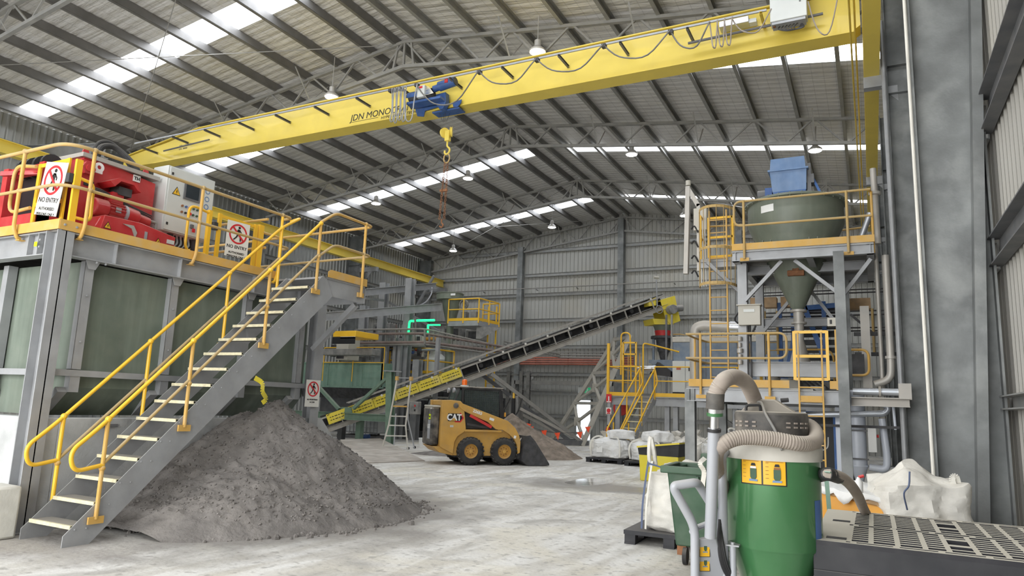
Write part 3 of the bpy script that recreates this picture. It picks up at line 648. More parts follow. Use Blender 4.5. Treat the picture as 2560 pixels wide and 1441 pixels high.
tk = thing('green_tank', 'large dark green steel tank standing on the concrete plinth', 'tank', (-12, 7.5, 1.34))
# shell: vertical sides folding in to a tapered bottom
prof = [(-9.42, 1.36), (-9.13, 1.72), (-9.13, 3.34), (-16.0, 3.34), (-16.0, 1.72), (-15.7, 1.36)]
MB().prism((0, 5.40, 0), (1, 0, 0), (0, 0, 1), prof, -4.2).build('shell', 'tank_green', tk)
MB().bb(-9.13, -9.02, 5.19, 9.62, 1.86, 1.94).bb(-16, -9.02, 5.27, 5.37, 1.86, 1.94).build('mid_rail', 'galv', tk)
for y in (5.47, 6.75, 8.15, 9.40):
    s = MB().bb(-9.13, -9.04, y-.075, y-.065, 1.95, 3.35).bb(-9.05, -9.04, y-.07, y+.055, 1.95, 3.35)
    s.bb(-9.13, -9.125, y-.07, y+.08, 1.95, 3.35); s.build('stiffener', 'galv', tk)
    s = MB().bb(-9.05, -9.03, y-.07, y+.055, 1.66, 1.86).bb(-9.13, -9.04, y-.075, y-.065, 1.66, 1.86)
    s.prism((-9.05, y-.07, 1.66), (-1, 0, 0), (0, 0, 1), [(0, 0), (.36, -.30), (.42, -.28), (.06, .06)], -.12) ; s.build('knee_bracket', 'galv', tk)
    s = MB()
    for zz in (2.3, 2.9): s.lathe((-9.035, y, zz), [(.016, 0), (.012, .012), (.001, .014)], 8, (1, 0, 0))
    s.build('bolt_heads', 'galv', tk)
for x in (-9.62, -10.6, -11.9): 
    MB().bb(x-.06, x+.06, 5.26, 5.38, 1.95, 3.35).build('stiffener', 'galv', tk)
    MB().prism((x-.06, 5.26, 1.86), (0, 1, 0), (0, 0, 1), [(0, 0), (0, -.2), (.35, -.50), (.40, -.48), (.06, -.15), (.06, 0)], .12).build('knee_bracket', 'galv_dark', tk)
# steel frame with deck
fr = thing('steel_platform', 'grey galvanised steel platform frame above the green tank', 'platform', (-12, 7.5, 0))
ucol(MB(), -9.20, -8.95, 4.95, 5.16, 0, 3.66).build('column', 'galv', fr)
ucol(MB(), -9.12, -8.93, 9.64, 9.85, 0, 3.50).build('column', 'galv', fr)
ucol(MB(), -15.4, -15.15, 4.95, 5.16, 0, 3.66).build('column', 'galv', fr)
MB().bb(-9.26, -8.90, 4.9, 5.22, 0, .02).build('base_plate', 'galv', fr)
MB().ibar((-9.04, 5.16, 3.51), (-9.04, 9.9, 3.51), .16, .30, .014).build('edge_beam', 'galv', fr)
MB().ibar((-16, 5.05, 3.51), (-9.2, 5.05, 3.51), .16, .30, .014).build('edge_beam', 'galv', fr)
MB().ibar((-16, 9.8, 3.51), (-9.2, 9.8, 3.51), .16, .30, .014).build('edge_beam', 'galv', fr)
for y in (5.75, 6.75, 8.15, 9.2): MB().bb(-9.04, -8.965, y-.006, y+.006, 3.375, 3.65).build('web_stiffener', 'galv', fr)
for x in (-9.4, -9.62, -10.6): MB().bb(x-.006, x+.006, 4.975, 5.04, 3.375, 3.65).build('web_stiffener', 'galv', fr)
s = MB()
for z in (3.46, 3.55): s.lathe((-9.30, 4.952, z), [(.016, 0), (.014, .012), (.001, .014)], 8, (0, -1, 0))
for y in (5.5, 5.62): s.lathe((-8.96, y, 3.34), [(.016, 0), (.014, .012), (.001, .014)], 8, (0, -1, 0))
s.build('bolt_heads', 'galv', fr)
for y in (5.47, 6.75, 8.15): MB().prism((-9.02, y-.09, 3.37), (0, 1, 0), (0, 0, 1), [(0, 0), (.2, 0), (.14, -.12), (.05, -.12)], .01).build('gusset', 'galv', fr)
MB().bb(-16, -8.97, 5.0, 9.85, 3.655, 3.69).build('deck_grating', 'mesh_grate', fr)
MB().bb(-8.955, -8.945, 4.96, 8.62, 3.67, 3.80).bb(-16, -8.95, 4.95, 4.96, 3.67, 3.80).build('kick_board', 'yellow_dusty', fr)
for y in (5.02, 5.17): MB().lathe((-8.945, y, 3.735), [(.017, 0), (.014, .012), (.001, .014)], 8, (1, 0, 0)).build('bolt_head', 'galv', fr)
MB().bb(-9.42, -9.36, 4.945, 4.95, 3.47, 3.53).build('lime_tag', 'lime', fr)
# guard rail round the deck
gr = thing('guard_railing', 'dusty yellow tubular guard railing around the tank platform', 'railing', (-9, 7, 3.66))
R = .024
top = fillet([(-13.5, 4.90, 4.78), (-8.90, 4.90, 4.78), (-8.90, 8.78, 4.78), (-9.15, 8.78, 4.78)], .30, 8)
MB().tube(top, R, 12).build('top_rail', 'yellow_old', gr)
mid = fillet([(-13.5, 4.90, 4.24), (-8.90, 4.90, 4.24), (-8.90, 8.78, 4.24), (-9.15, 8.78, 4.24)], .30, 8)
MB().tube(mid, R*.9, 12).build('mid_rail', 'yellow_old', gr)
def post(x, y, dx, dy, p, z0=3.62, z1=4.78, zm=4.24, m='yellow_dusty'):
    o = MB().tube(fillet([(x, y, z1), (x, y, z0+.12), (x-dx*.06, y-dy*.06, z0), (x-dx*.10, y-dy*.10, z0)], .08), R, 10); r = o.build('post', m, p)
    MB().ball((x, y, z1), R*1.6, 8).build('ball_joint', 'yellow_old', r); MB().ball((x, y, zm), R*1.5, 8).build('ball_joint', 'yellow_old', r)
    MB().bb(x-dx*.11-.045, x-dx*.11+.045, y-dy*.11-.045, y-dy*.11+.045, z0-.03, z0-.02).build('foot_plate', 'yellow_dusty', r)
post(-9.86, 4.90, 0, -1, gr); post(-11.6, 4.90, 0, -1, gr)
post(-8.90, 5.24, 1, 0, gr); post(-8.90, 6.92, 1, 0, gr, m='yellow_dusty'); post(-8.90, 8.55, 1, 0, gr, m='yellow')
MB().tube(fillet([(-14, 9.92, 4.76), (-7.84, 9.68, 4.76), (-7.84, 8.70, 4.76), (-7.84, 8.36, 4.52)], .12), R, 10).build('landing_top_rail', 'yellow_dusty', gr)
MB().tube(fillet([(-14, 9.92, 4.22), (-7.84, 9.68, 4.22), (-7.84, 8.72, 4.22), (-7.84, 8.36, 3.95)], .12), R*.9, 10).build('landing_mid_rail', 'yellow_old', gr)
q = MB().tube([(-7.84, 9.48, 4.76), (-7.84, 9.48, 3.45)], R, 10).build('post', 'yellow_dusty', gr); MB().ball((-7.84, 9.48, 4.76), R*1.6, 8).build('ball_joint', 'yellow_dusty', q); MB().ball((-7.84, 9.48, 4.22), R*1.5, 8).build('ball_joint', 'yellow_old', q); MB().bb(-7.87, -7.845, 9.40, 9.56, 3.45, 3.53).build('foot_plate', 'yellow_dusty', q)
# swing gates with no-entry signs
def prohibition(root, o, U, W, s, lines, body='NO ENTRY', thin=False):
    """safety sign: board, red ring and bar, walking figure, lettering. o = lower-left corner, s = width"""
    o, U, W = Vector(o), Vector(U).normalized(), Vector(W).normalized(); N = U.cross(W); H = s*1.42
    MB().prism(o, U, W, [(0, 0), (s, 0), (s, H), (0, H)], -.006).build('sign_board', 'sign_white', root)
    c = o + U*s*.5 + W*H*.66 + N*.002; e = .003
    MB().ring(c, U, W, s*.40, s*.335, e).build('red_ring', 'red_sign', root)
    b = MB(); k = s*.30; f = c + N*.001
    def seg(a, bq, w_):
        a, bq = Vector((a[0]*k, a[1]*k, 0)), Vector((bq[0]*k, bq[1]*k, 0)); d = (bq-a).normalized(); n_ = Vector((-d.y, d.x, 0))*w_*k/2
        b.prism(f, U, W, [((a-n_).x, (a-n_).y), ((bq-n_).x, (bq-n_).y), ((bq+n_).x, (bq+n_).y), ((a+n_).x, (a+n_).y)], e)
    b.lathe(f + U*.12*k + W*.86*k, [(.001, e), (.17*k, e), (.17*k, 0)], 12, N, cap=False)
    seg((.08, .62), (.0, .0), .38); seg((.05, .05), (.35, -.42), .19); seg((.35, -.42), (.38, -.92), .16); seg((-.02, .05), (-.22, -.42), .19); seg((-.22, -.42), (-.62, -.82), .16); seg((.1, .6), (.48, .2), .13); seg((.48, .2), (.44, .0), .12); seg((.0, .6), (-.34, .12), .13)
    b.build('walking_figure', 'black_clean', root)
    b = MB(); d = Vector((1, -1, 0)).normalized(); n_ = Vector((1, 1, 0)).normalized()*s*.035; a = -d*s*.36; q = d*s*.36
    b.prism(c+N*.004, U, W, [((a-n_).x, (a-n_).y), ((q-n_).x, (q-n_).y), ((q+n_).x, (q+n_).y), ((a+n_).x, (a+n_).y)], e).build('red_bar', 'red_sign', root)
    zz = .245
    for i, (ln, sz) in enumerate(lines):
        text('sign_text', ln, s*sz, o + U*s*.5 + W*(H*zz) + N*.001, U, W, 'black_clean', root, ext=.0015, offset=.001); zz -= sz*.62+.035
g = thing('swing_gate', 'yellow swing gate by the front corner of the tank platform, carrying a no entry sign', 'gate', (-9.45, 5.1, 3.68))
def gate(g, x0, x1, y, z0, z1, m='yellow'):
    for x in (x0, x1): MB().bb(x-.03, x+.03, y-.012, y+.012, z0, z1).build('stile', m, g)
    for z in (z0+.10, (z0+z1)/2-.1, z1-.03): MB().bb(x0, x1, y-.01, y+.01, z-.025, z+.025).build('gate_rail', m, g)
gate(g, -9.80, -9.16, 5.08, 3.72, 4.66)
MB().bb(-8.99, -8.95, 5.06, 5.14, 3.70, 4.62).build('hinge_post', 'yellow', g); MB().cyl((-9.03, 5.05, 4.30), (-9.03, 5.05, 4.42), .055, 8).build('spring_hinge', 'black', g)
MB().tube(fillet([(-9.84, 5.05, 4.62), (-10.35, 5.05, 4.70), (-10.35, 5.05, 4.02), (-9.84, 5.05, 4.05)], .18, 6), R, 10).build('loop_rail', 'yellow_dusty', g)
MB().tube(fillet([(-8.97, 5.14, 4.38), (-8.97, 5.32, 4.36), (-8.97, 5.34, 3.86), (-8.97, 5.14, 3.86)], .08, 6), R*.9, 10).build('loop_rail', 'yellow', g)
sg = thing('no_entry_sign', 'white NO ENTRY authorised persons only sign on the front corner gate', 'sign', (-9.4, 5.0, 3.95))
prohibition(sg, (-9.63, 5.0, 3.93), (1, .0, -.16), (.16, 0, 1), .50, [('NO ENTRY', .18), ('AUTHORISED', .115), ('PERSONS ONLY', .115)])
g = thing('swing_gate', 'yellow swing gate at the top of the stairs, carrying a no entry sign', 'gate', (-9.3, 8.0, 3.68))
for y in (7.60, 8.35): MB().bb(-9.32, -9.28, y-.03, y+.03, 3.72, 4.60).build('stile', 'yellow', g)
for z in (3.85, 4.56): MB().bb(-9.31, -9.29, 7.6, 8.35, z-.025, z+.025).build('gate_rail', 'yellow', g)
MB().cyl((-9.28, 7.5, 4.30), (-9.28, 7.5, 4.42), .05, 8).build('spring_hinge', 'black', g); MB().bb(-9.34, -9.28, 7.38, 7.44, 3.70, 4.60).build('hinge_post', 'yellow', g)
MB().tube(fillet([(-9.3, 7.40, 4.55), (-9.3, 7.02, 4.60), (-9.3, 7.02, 3.85), (-9.3, 7.40, 3.88)], .15, 6), R*.9, 10).build('loop_rail', 'yellow', g)
MB().bb(-9.36, -9.28, 8.42, 8.52, 3.70, 4.62).build('hinge_post', 'yellow', g); MB().tube(fillet([(-9.3, 8.5, 4.50), (-9.3, 8.95, 4.50), (-9.3, 8.95, 3.85), (-9.3, 8.55, 3.85)], .12, 6), R*.9, 10).build('loop_rail', 'yellow_dusty', g)
sg = thing('no_entry_sign', 'white NO ENTRY authorised persons only sign on the gate at the stair top', 'sign', (-9.2, 7.9, 3.95))
prohibition(sg, (-9.25, 7.72, 3.93), (.12, 1, 0), (0, 0, 1), .42, [('NO ENTRY', .18), ('AUTHORISED', .115), ('PERSONS ONLY', .115)])
sg = thing('pedestrian_sign', 'white NO PEDESTRIAN ACCESS sign on the rear platform column above the soil heap', 'sign', (-8.9, 9.6, 1.5))
prohibition(sg, (-8.91, 9.47, 1.54), (.05, 1, 0), (0, 0, 1), .335, [('NO PEDESTRIAN', .10), ('ACCESS', .10)])
# ------------------------------------------------ stairs
st = thing('steel_staircase', 'grey steel staircase with grated treads rising to the tank platform', 'stairs', (-8.2, 5, 0))
XA, XB = -8.66, -7.86; YS0, YS1 = 4.80, 8.52
def zs(y): return (y-4.80)*.985
for x in (XA, XB-.012):
    MB().prism((x, 0, 0), (0, 1, 0), (0, 0, 1), [(4.92, 0), (5.16, 0), (8.78, 3.36), (8.60, 3.66), (8.52, 3.66), (4.86, .12), (4.86, 0)], .012).build('stringer', 'galv', st)
n = 15
for k in range(n):
    z = .215+k*.2305; y = 4.92+.235*k*1.0; y = 4.96 + (z-.215)/.985
    tr = MB().bb(XA+.014, XB-.014, y-.02, y+.22, z-.025, z).build('tread', 'mesh_grate', st)
    MB().bb(XA+.014, XB-.014, y-.03, y+.0, z-.035, z+.004).build('nosing', 'nosing', tr)
    b = MB()
    for yy in (y+.02, y+.15): b.lathe((XB, yy, z-.04), [(.012, 0), (.010, .008), (.001, .010)], 8, (1, 0, 0))
    b.build('bolt_heads', 'galv', tr)
ld = MB().bb(XB-.026, XB-.013, 8.50, 9.62, 3.36, 3.66).bb(-8.95, XB, 9.60, 9.62, 3.36, 3.66).bb(-8.95, XB, 8.56, 9.62, 3.63, 3.66).build('landing', 'galv', st)
MB().prism((-7.845, 8.62, 3.66), (0, 1, 0), (0, 0, 1), [(0, .0), (1.0, .0), (1.0, .13), (.06, .13), (0, .09)], .006).build('kick_board', 'orange_pale' if 'orange_pale' in M else 'yellow_dusty', st)
MB().bar((-8.9, 9.55, 2.55), (-8.0, 9.55, 3.34), .09, .09).build('brace', 'galv', st)
for x, nm in ((XB+.02, 'r'), (XA-.032, 'l')):
    lo, hi = (YS0+.02, 8.36) if nm == 'r' else (4.84, 8.60)
    h = lambda y: zs(y)+1.03
    f = [(x, 8.70 if nm == 'r' else 8.62, h(8.62) if nm == 'l' else 4.76)] if False else []
    a = [(x, 8.36, 4.50), (x, 5.10, 1.28), (x, 4.80, 1.02), (x, 4.86, .80), (x, 5.20, .86)]
    if nm == 'l': a = [(x-.22, 8.75, 4.72), (x-.02, 8.80, 4.78), (x, 8.36, 4.50)] + a[1:]
    MB().tube(fillet(a, .16, 7), R, 12).build('handrail', 'yellow', st)
    MB().tube([(x, 5.18, .86), (x, 8.36, 3.98)], R*.85, 10).build('mid_rail', 'yellow_old', st)
    for y, m in ((5.19, 'yellow_dusty'), (6.21, 'yellow_dusty'), (7.39, 'yellow_dusty'), (8.36, 'yellow_dusty')):
        zt = 1.43+(y-5.25)*.985
        r = MB().tube([(x, y, min(zt, 4.52)), (x, y, zs(y)-.12)], R, 10).build('handrail_post', m if nm == 'r' else 'yellow', st)
        MB().ball((x, y, min(zt, 4.52)), R*1.6, 8).build('ball_joint', 'yellow', r); MB().ball((x, y, zt-.55), R*1.5, 8).build('ball_joint', 'yellow_dusty', r)
        MB().bb(x-.012, x+.012, y-.09, y+.09, zs(y)-.17, zs(y)-.09).build('foot_plate', 'yellow_dusty', r)
b = MB(); tp = smooth([(-7.83, 7.28, 1.95), (-7.80, 7.40, 1.88), (-7.76, 7.38, 1.76), (-7.80, 7.5, 1.66), (-7.82, 7.45, 1.60)], 5)
for i in range(len(tp)-1): b.bar(tp[i], tp[i+1], .07, .006, (1, 0, 0))
tag(b.build('caution_tape', 'yellow_plastic'), 'scrap of yellow and black tape tied to the stair stringer', 'tape')
# ------------------------------------------------ red shredder on the deck
rm = thing('red_machine', 'big red hydraulic shredding machine on the tank platform behind the railing', 'machine', (-10.3, 5.9, 3.69))
MB().prism((-11.0, 0, 0), (0, 1, 0), (0, 0, 1), [(5.58, 3.75), (6.72, 3.75), (6.72, 4.88), (5.60, 4.98)], 1.25).build('side_housing', 'red', rm)
MB().bb(-10.95, -9.70, 5.55, 6.75, 4.93, 4.99).build('top_ledge', 'duct_dusty', rm)
MB().bb(-10.75, -9.80, 5.10, 5.5, 3.75, 4.0).build('front_base', 'red', rm)
for x in (-10.72, -9.86): MB().bb(x-.06, x+.06, 5.12, 5.28, 3.75, 4.72).build('front_post', 'red', rm)
MB().bb(-10.72, -9.86, 5.16, 5.24, 4.60, 4.72).build('cross_beam', 'red', rm)
MB().bb(-10.65, -9.9, 5.30, 5.5, 3.8, 4.6).build('opening_shade', 'black_clean', rm)  # black block paints in the shade of the machine mouth
MB().bar((-10.6, 5.02, 4.60), (-9.8, 5.30, 4.62), .06).build('tie_beam', 'red', rm)
for k in range(4): MB().cyl((-10.55+.19*k, 5.30, 4.74), (-10.50+.19*k, 5.30, 4.74), .15, 16).build('cutter_disc', 'black', rm)
MB().bb(-9.78, -9.62, 5.50, 5.66, 3.75, 4.86).build('side_post', 'red', rm)
MB().cyl((-9.63, 5.58, 4.74), (-9.56, 5.58, 4.74), .095, 6).build('hex_cap', 'red', rm); MB().cyl((-9.56, 5.58, 4.74), (-9.54, 5.58, 4.74), .05, 16).build('boss', 'red_plain', rm)
MB().bb(-9.615, -9.61, 5.56, 5.70, 4.50, 4.58).build('name_plate', 'black', rm)
la = pt(342, 447, x=-9.74); MB().bb(-9.75, -9.735, la.y-.055, la.y+.055, la.z-.05, la.z+.05).build('white_label', 'white', rm)
text('label_text', 'TH', .07, (-9.733, la.y, la.z-.025), (0, 1, 0), (0, 0, 1), 'black_clean', rm, offset=.002)
MB().ring((-9.68, 5.78, 4.83), (0, 1, 0), (0, 0, 1), .07, .03, .015, 18).build('lifting_lug', 'white', rm); MB().bb(-9.69, -9.66, 5.73, 5.83, 4.74, 4.80).build('lug_foot', 'white', rm)
for y in (5.62, 6.55): MB().prism((-9.78, y, 4.93), (0, 1, 0), (0, 0, 1), [(-.07, 0), (.07, 0), (.035, .12), (-.035, .12)], .02).build('lifting_lug', 'red', rm)
MB().prism((-9.74, 0, 0), (0, 1, 0), (0, 0, 1), [(5.82, 4.62), (5.95, 4.70), (6.22, 4.70), (6.30, 4.58), (6.24, 4.60), (6.18, 4.66), (5.98, 4.66), (5.9, 4.56)], .30).build('motor_cover', 'red', rm)
MB().bb(-9.72, -9.5, 6.0, 6.2, 4.48, 4.60).build('valve_block', 'machine_dark', rm); MB().bb(-9.70, -9.52, 5.93, 6.1, 4.2, 4.5).build('valve_body', 'red', rm)
ax = (0, 1, .02)
MB().cyl((-9.45, 5.62, 4.20), (-9.45, 5.82, 4.20), .125, 22).build('fan_cowl', 'red', rm, bevel=.02)
q = MB().cyl((-9.45, 5.82, 4.20), (-9.45, 6.05, 4.20), .105, 20)
for i in range(16):
    a = i*PI/8; q.box((-9.45+.115*math.cos(a), 5.935, 4.20+.115*math.sin(a)), (.03, .22, .006), R=Matrix.Rotation(-a, 3, 'Y'))
q.build('motor_body', 'red', rm); MB().cyl((-9.45, 6.05, 4.20), (-9.45, 6.09, 4.20), .13, 22).build('flange', 'vac_grey', rm); MB().cyl((-9.45, 6.09, 4.20), (-9.45, 6.28, 4.19), .125, 22, .11).build('coupling', 'red', rm, bevel=.01); MB().cyl((-9.45, 6.28, 4.19), (-9.45, 6.48, 4.18), .08, 16, .06).build('pump', 'red', rm)
MB().bb(-9.335, -9.33, 5.89, 5.97, 4.17, 4.24).build('motor_plate', 'galv', rm)
MB().tube(fillet([(-9.45, 6.5, 4.20), (-9.45, 6.6, 4.20), (-9.45, 6.6, 3.98)], .03), .025, 8).build('suction_pipe', 'machine_grey', rm)
MB().prism((-9.68, 0, 0), (0, 1, 0), (0, 0, 1), [(5.55, 3.69), (6.72, 3.69), (6.72, 3.98), (6.15, 4.06), (5.62, 4.04)], .55).build('oil_tank', 'red', rm, bevel=.01)
def hazard(root, o, U, W, s):
    MB().prism(o, U, W, [(0, 0), (s, 0), (s/2, s*.9)], .002).build('warning_border', 'black_clean', root)
    o = Vector(o) + Vector(U)*s*.1 + Vector(W)*s*.055 + Vector(U).cross(Vector(W))*.002; k = s*.8
    q_ = MB().prism(o, U, W, [(0, 0), (k, 0), (k/2, k*.9)], .002).build('warning_triangle', 'sticker' if False else 'yellow', root)
    o = o + Vector(U)*k*.5 + Vector(U).cross(Vector(W))*.003
    MB().prism(o, U, W, [(.02*k, .62*k), (-.10*k, .34*k), (.0, .36*k), (-.04*k, .08*k), (.11*k, .42*k), (.02*k, .40*k), (.08*k, .62*k)], .002).build('lightning_bolt', 'black_clean', q_)
hazard(rm, (-9.126, 5.62, 3.86), (0, 1, 0), (0, 0, 1), .11); hazard(rm, (-9.126, 6.38, 3.80), (0, 1, 0), (0, 0, 1), .12)
MB().bb(-9.128, -9.12, 6.22, 6.26, 3.78, 3.95).build('level_gauge', 'galv', rm); MB().bb(-9.128, -9.12, 6.58, 6.70, 3.86, 3.92).build('data_plate', 'cabinet', rm)
MB().prism((-9.13, 0, 0), (0, 1, 0), (0, 0, 1), [(5.88, 3.98), (6.02, 3.94), (6.08, 3.82), (6.10, 3.90), (6.04, 3.99)], .015).build('peeling_paint', 'duct_dusty', rm)
for k in range(3): MB().tube(smooth([(-9.70, 5.66, 4.52-.02*k), (-9.60, 5.8, 4.50-.02*k), (-9.58, 6.0, 4.44-.02*k), (-9.62, 6.25, 4.40-.01*k), (-9.72, 6.7, 4.36-.03*k)], 5), .010, 6).build('hydraulic_line', 'machine_dark', rm)
for x, r_, hh in ((-10.15, .035, .52), (-10.05, .045, .42)): MB().tube(smooth([(x, 5.95, 4.92), (x, 5.95, 5.1), (x, 6.02, 4.99+hh*.7), (x, 6.25, 5.0+hh*.75), (x+.2, 6.45, 5.05), (x+.2, 6.46, 4.9)], 6), r_, 10).build('rubber_hose', 'rubber', rm)
MB().bb(-10.6, -9.3, 6.75, 7.6, 3.69, 3.86).build('rear_base', 'red', rm)
# control cabinet
cb = thing('control_cabinet', 'light grey electrical control cabinet with screen and push buttons on the tank platform', 'cabinet', (-9.7, 7.2, 4.1))
MB().bb(-9.95, -9.60, 6.80, 7.68, 4.16, 5.20).build('enclosure', 'cabinet', cb, bevel=.008)
d = MB().bb(-9.60, -9.585, 6.83, 7.66, 4.18, 5.18).build('door', 'cabinet', cb, bevel=.004)
s = MB().bb(-9.585, -9.565, 7.10, 7.40, 4.74, 5.02).build('screen_bezel', 'galv_dark', d); MB().bb(-9.565, -9.562, 7.13, 7.37, 4.77, 4.99).build('screen_glass', 'screen', d)
hazard(cb, (-9.583, 6.90, 4.76), (0, 1, 0), (0, 0, 1), .15)
cols = ('rust', 'cabinet', 'red_sign', 'exit_green', 'exit_green', 'rust', 'black', 'red_sign', 'galv', 'galv')
for i in range(10):
    r_, c_ = divmod(i, 5); y = 7.10+.07*c_; z = 4.62-.10*r_
    k = MB().cyl((-9.585, y, z), (-9.565, y, z), .018, 12).build('push_button', ['rust', 'blue', 'red_sign', 'bin_green', 'bin_green', 'rust', 'black', 'yellow', 'bin_green', 'bin_green'][i], d)
MB().cyl((-9.585, 7.24, 4.52), (-9.55, 7.24, 4.52), .025, 12).build('emergency_stop', 'red_sign', d)
MB().bb(-9.585, -9.55, 7.28, 7.33, 4.30, 4.36).build('padlock_hasp', 'galv_dark', d); MB().bb(-9.56, -9.55, 7.31, 7.36, 4.24, 4.30).build('tag', 'red_sign', d)
for z in (4.28, 5.08): MB().bb(-9.585, -9.578, 6.86, 6.89, z-.02, z+.02).build('lock', 'black', d)
text('maker_mark', 'Bob', .16, (-9.583, 7.60, 4.62), (0, 0, 1), (0, -1, 0), 'blue', cb, ext=.001) if False else None
for k in range(3): MB().ring((-9.583, 7.54, 4.72+.13*k), (0, 1, 0), (0, 0, 1), .045, .032, .002, 16).build('blue_mark', 'blue_hopper', cb)
for k in range(8): MB().tube(smooth([(-9.75, 6.95+.07*k, 4.16), (-9.76, 6.96+.07*k, 4.02), (-9.9+.02*k, 6.9+.04*k, 3.88)], 4), .014, 6).build('cable', 'black', cb)
MB().cyl((-9.72, 7.05, 3.69), (-9.72, 7.05, 4.17), .05, 8).build('stand_leg', 'machine_dark', cb); MB().cyl((-9.72, 7.5, 3.69), (-9.72, 7.5, 4.17), .05, 8).build('stand_leg', 'machine_dark', cb)
MB().cyl((-9.86, 7.25, 5.2), (-9.86, 7.25, 5.24), .04, 10).build('cable_gland', 'machine_dark', cb)
b = MB(); random.seed(3); b.lathe((-9.35, 7.05, 3.69), [(.16, 0), (.17, .06), (.11, .12), (.02, .14)], 14); tag(b.build('plastic_bag', 'green_lit' if False else 'ibc'), 'crumpled pale plastic wrap on the deck under the control cabinet', 'bag')
b = MB().bb(-12, -9.3, 7.7, 7.78, 3.70, 3.9); tag(MB().tube([(-12.2, 8.6, 4.76), (-9.3, 8.6, 4.76)], R, 8).tube([(-12.2, 8.6, 4.25), (-9.3, 8.6, 4.25)], R, 8).build('inner_railing', 'yellow_dusty'), 'inner pair of dusty yellow rails crossing the tank platform', 'railing')
# ------------------------------------------------ soil heap
from mathutils import noise as NZ
def heap(name, label, cx, cy, rx, ry, h, m, n=150, peaks=None, amp=.03, yaw=0., wallx=None, steep=1.15):
    b = MB(); vs = []; idx = {}
    for i in range(n+1):
        for j in range(n+1):
            u, v = (i/n*2-1)*1.12, (j/n*2-1)*1.12; x = cx + (u*rx*math.cos(yaw) - v*ry*math.sin(yaw)); y = cy + (u*rx*math.sin(yaw) + v*ry*math.cos(yaw))
            p = Vector((x, y, 0)); z = -1
            for (ox, oy, r_, hh) in (peaks or [(0, 0, 1, 1)]):
                w_ = .10*NZ.noise(Vector((x*.9, y*.9, 3))) ; d = max(0, math.hypot(u-ox, v-oy)/r_ + w_)
                z = max(z, hh*h*(1-d**steep) if d < 1 else -1)
            if z > 0:
                e = min(1, z/.25)
                z += e*(amp*1.3*NZ.fractal(p*2.2, .9, 2.1, 4) + amp*.9*NZ.noise(p*9) + amp*.6*abs(NZ.noise(p*23)))
            idx[i, j] = len(vs); vs.append((x if wallx is None else max(x, wallx), y, max(z, -.02)))
    fs = [(idx[i, j], idx[i+1, j], idx[i+1, j+1], idx[i, j+1]) for i in range(n) for j in range(n) if max(vs[idx[a, c]][2] for a, c in ((i, j), (i+1, j), (i+1, j+1), (i, j+1))) > -.015]
    b.add(vs, fs); return tag(b.build(name, m, base=(cx, cy, 0)), label, 'soil heap')
H1 = heap('soil_heap', 'large heap of loose grey soil against the concrete plinth beside the stairs', -7.85, 8.25, 2.0, 2.3, 1.62, 'dirt', n=230, amp=.035, wallx=-9.0, steep=1.12,
     peaks=[(-.30, .08, 1.05, 1.0), (-.42, -.10, .95, .90), (-.15, -.25, .95, .60), (-.5, .35, .8, .85), (.05, .05, .85, .55)])
b = MB(); random.seed(11)
for k in range(520):
    a = random.uniform(-PI*.95, PI*.35); r_ = random.gauss(1.0, .05)
    x = -8.1+1.8*r_*math.cos(a)+.25; y = 8.25+2.35*r_*math.sin(a)
    if x < -8.8 or y < 5.9: 
        if random.random() < .6: continue
    s = random.uniform(.008, .03)*(1.6 if random.random() < .08 else 1)
    b.lathe((x, y, 0), [(.001, -.2*s), (s, .0), (s*.9, s*.7), (s*.4, s*1.2), (.001, s*1.25)], 6)
for k in range(2600):
    a = random.uniform(-PI, PI); r_ = random.random()**.5; x = -8.05+1.8*r_*math.cos(a); y = 8.25+2.3*r_*math.sin(a)
    if x < -8.95: continue
    s = random.uniform(.008, .024)
    b.box((x, y, -9), (s*1.6, s*1.3, s), R=Matrix.Rotation(random.random()*3, 3, 'X') @ Matrix.Rotation(random.random()*3, 3, 'Z'))
# settle the loose clods on the heap surface
from mathutils.bvhtree import BVHTree
me = H1.data; bv = BVHTree.FromPolygons([H1.location + v_.co for v_ in me.vertices], [tuple(p.vertices) for p in me.polygons])
V_ = b.v
# clods built as boxes have z near -9: lift each box onto the heap
j = 0
while j < len(V_):
    if V_[j].z < -5:
        c_ = sum((V_[j+q] for q in range(8)), Vector())/8; hit = bv.ray_cast(Vector((c_.x, c_.y, 5)), Vector((0, 0, -1)))
        dz = (hit[0].z if hit[0] is not None else 0) - c_.z
        for q in range(8): V_[j+q] = V_[j+q] + Vector((0, 0, dz))
        j += 8
    else: j += 1
tag(b.build('soil_clods', 'dirt'), 'loose soil clods scattered over and around the big grey heap', 'clods', kind='stuff')
heap('soil_heap', 'smaller brown soil heap behind the loader bucket by the orange flags', -10.4, 22.2, 1.75, 1.5, 1.45, 'dirt_brown', n=90, amp=.05, steep=1.0, peaks=[(-.55, .1, 1.0, 1.0), (0, 0, 1, .6)])
heap('soil_spill', 'thin soil spill on the floor behind the loader', -12.9, 19.9, .9, .5, .12, 'dirt', n=40, amp=.03)
t = thing('support_beam', 'heavy grey steel beam behind the red machine at the far left', 'beam', (-17, 12.5, 7))
a, c_ = pt(-120, 385, y=12.6), pt(262, 378, y=12.6); MB().ibar(a, c_, .3, .42, .02).build('beam', 'galv', t)
for x, z_ in ((a.x+.2, a.z), (c_.x-.4, c_.z)): MB().bar((x, 12.6, 0), (x, 12.6, z_-.2), .2).build('post', 'galv', t)
tag(MB().tube(fillet([pt(150, 300, x=-25.1), pt(215, 305, x=-25.1), pt(222, 320, x=-25.1), pt(208, 328, x=-25.1)], .3, 5), .05, 8).build('vent_pipe', 'strap_white'), 'bent white pipe hooked out of the left wall near the eave', 'pipe')
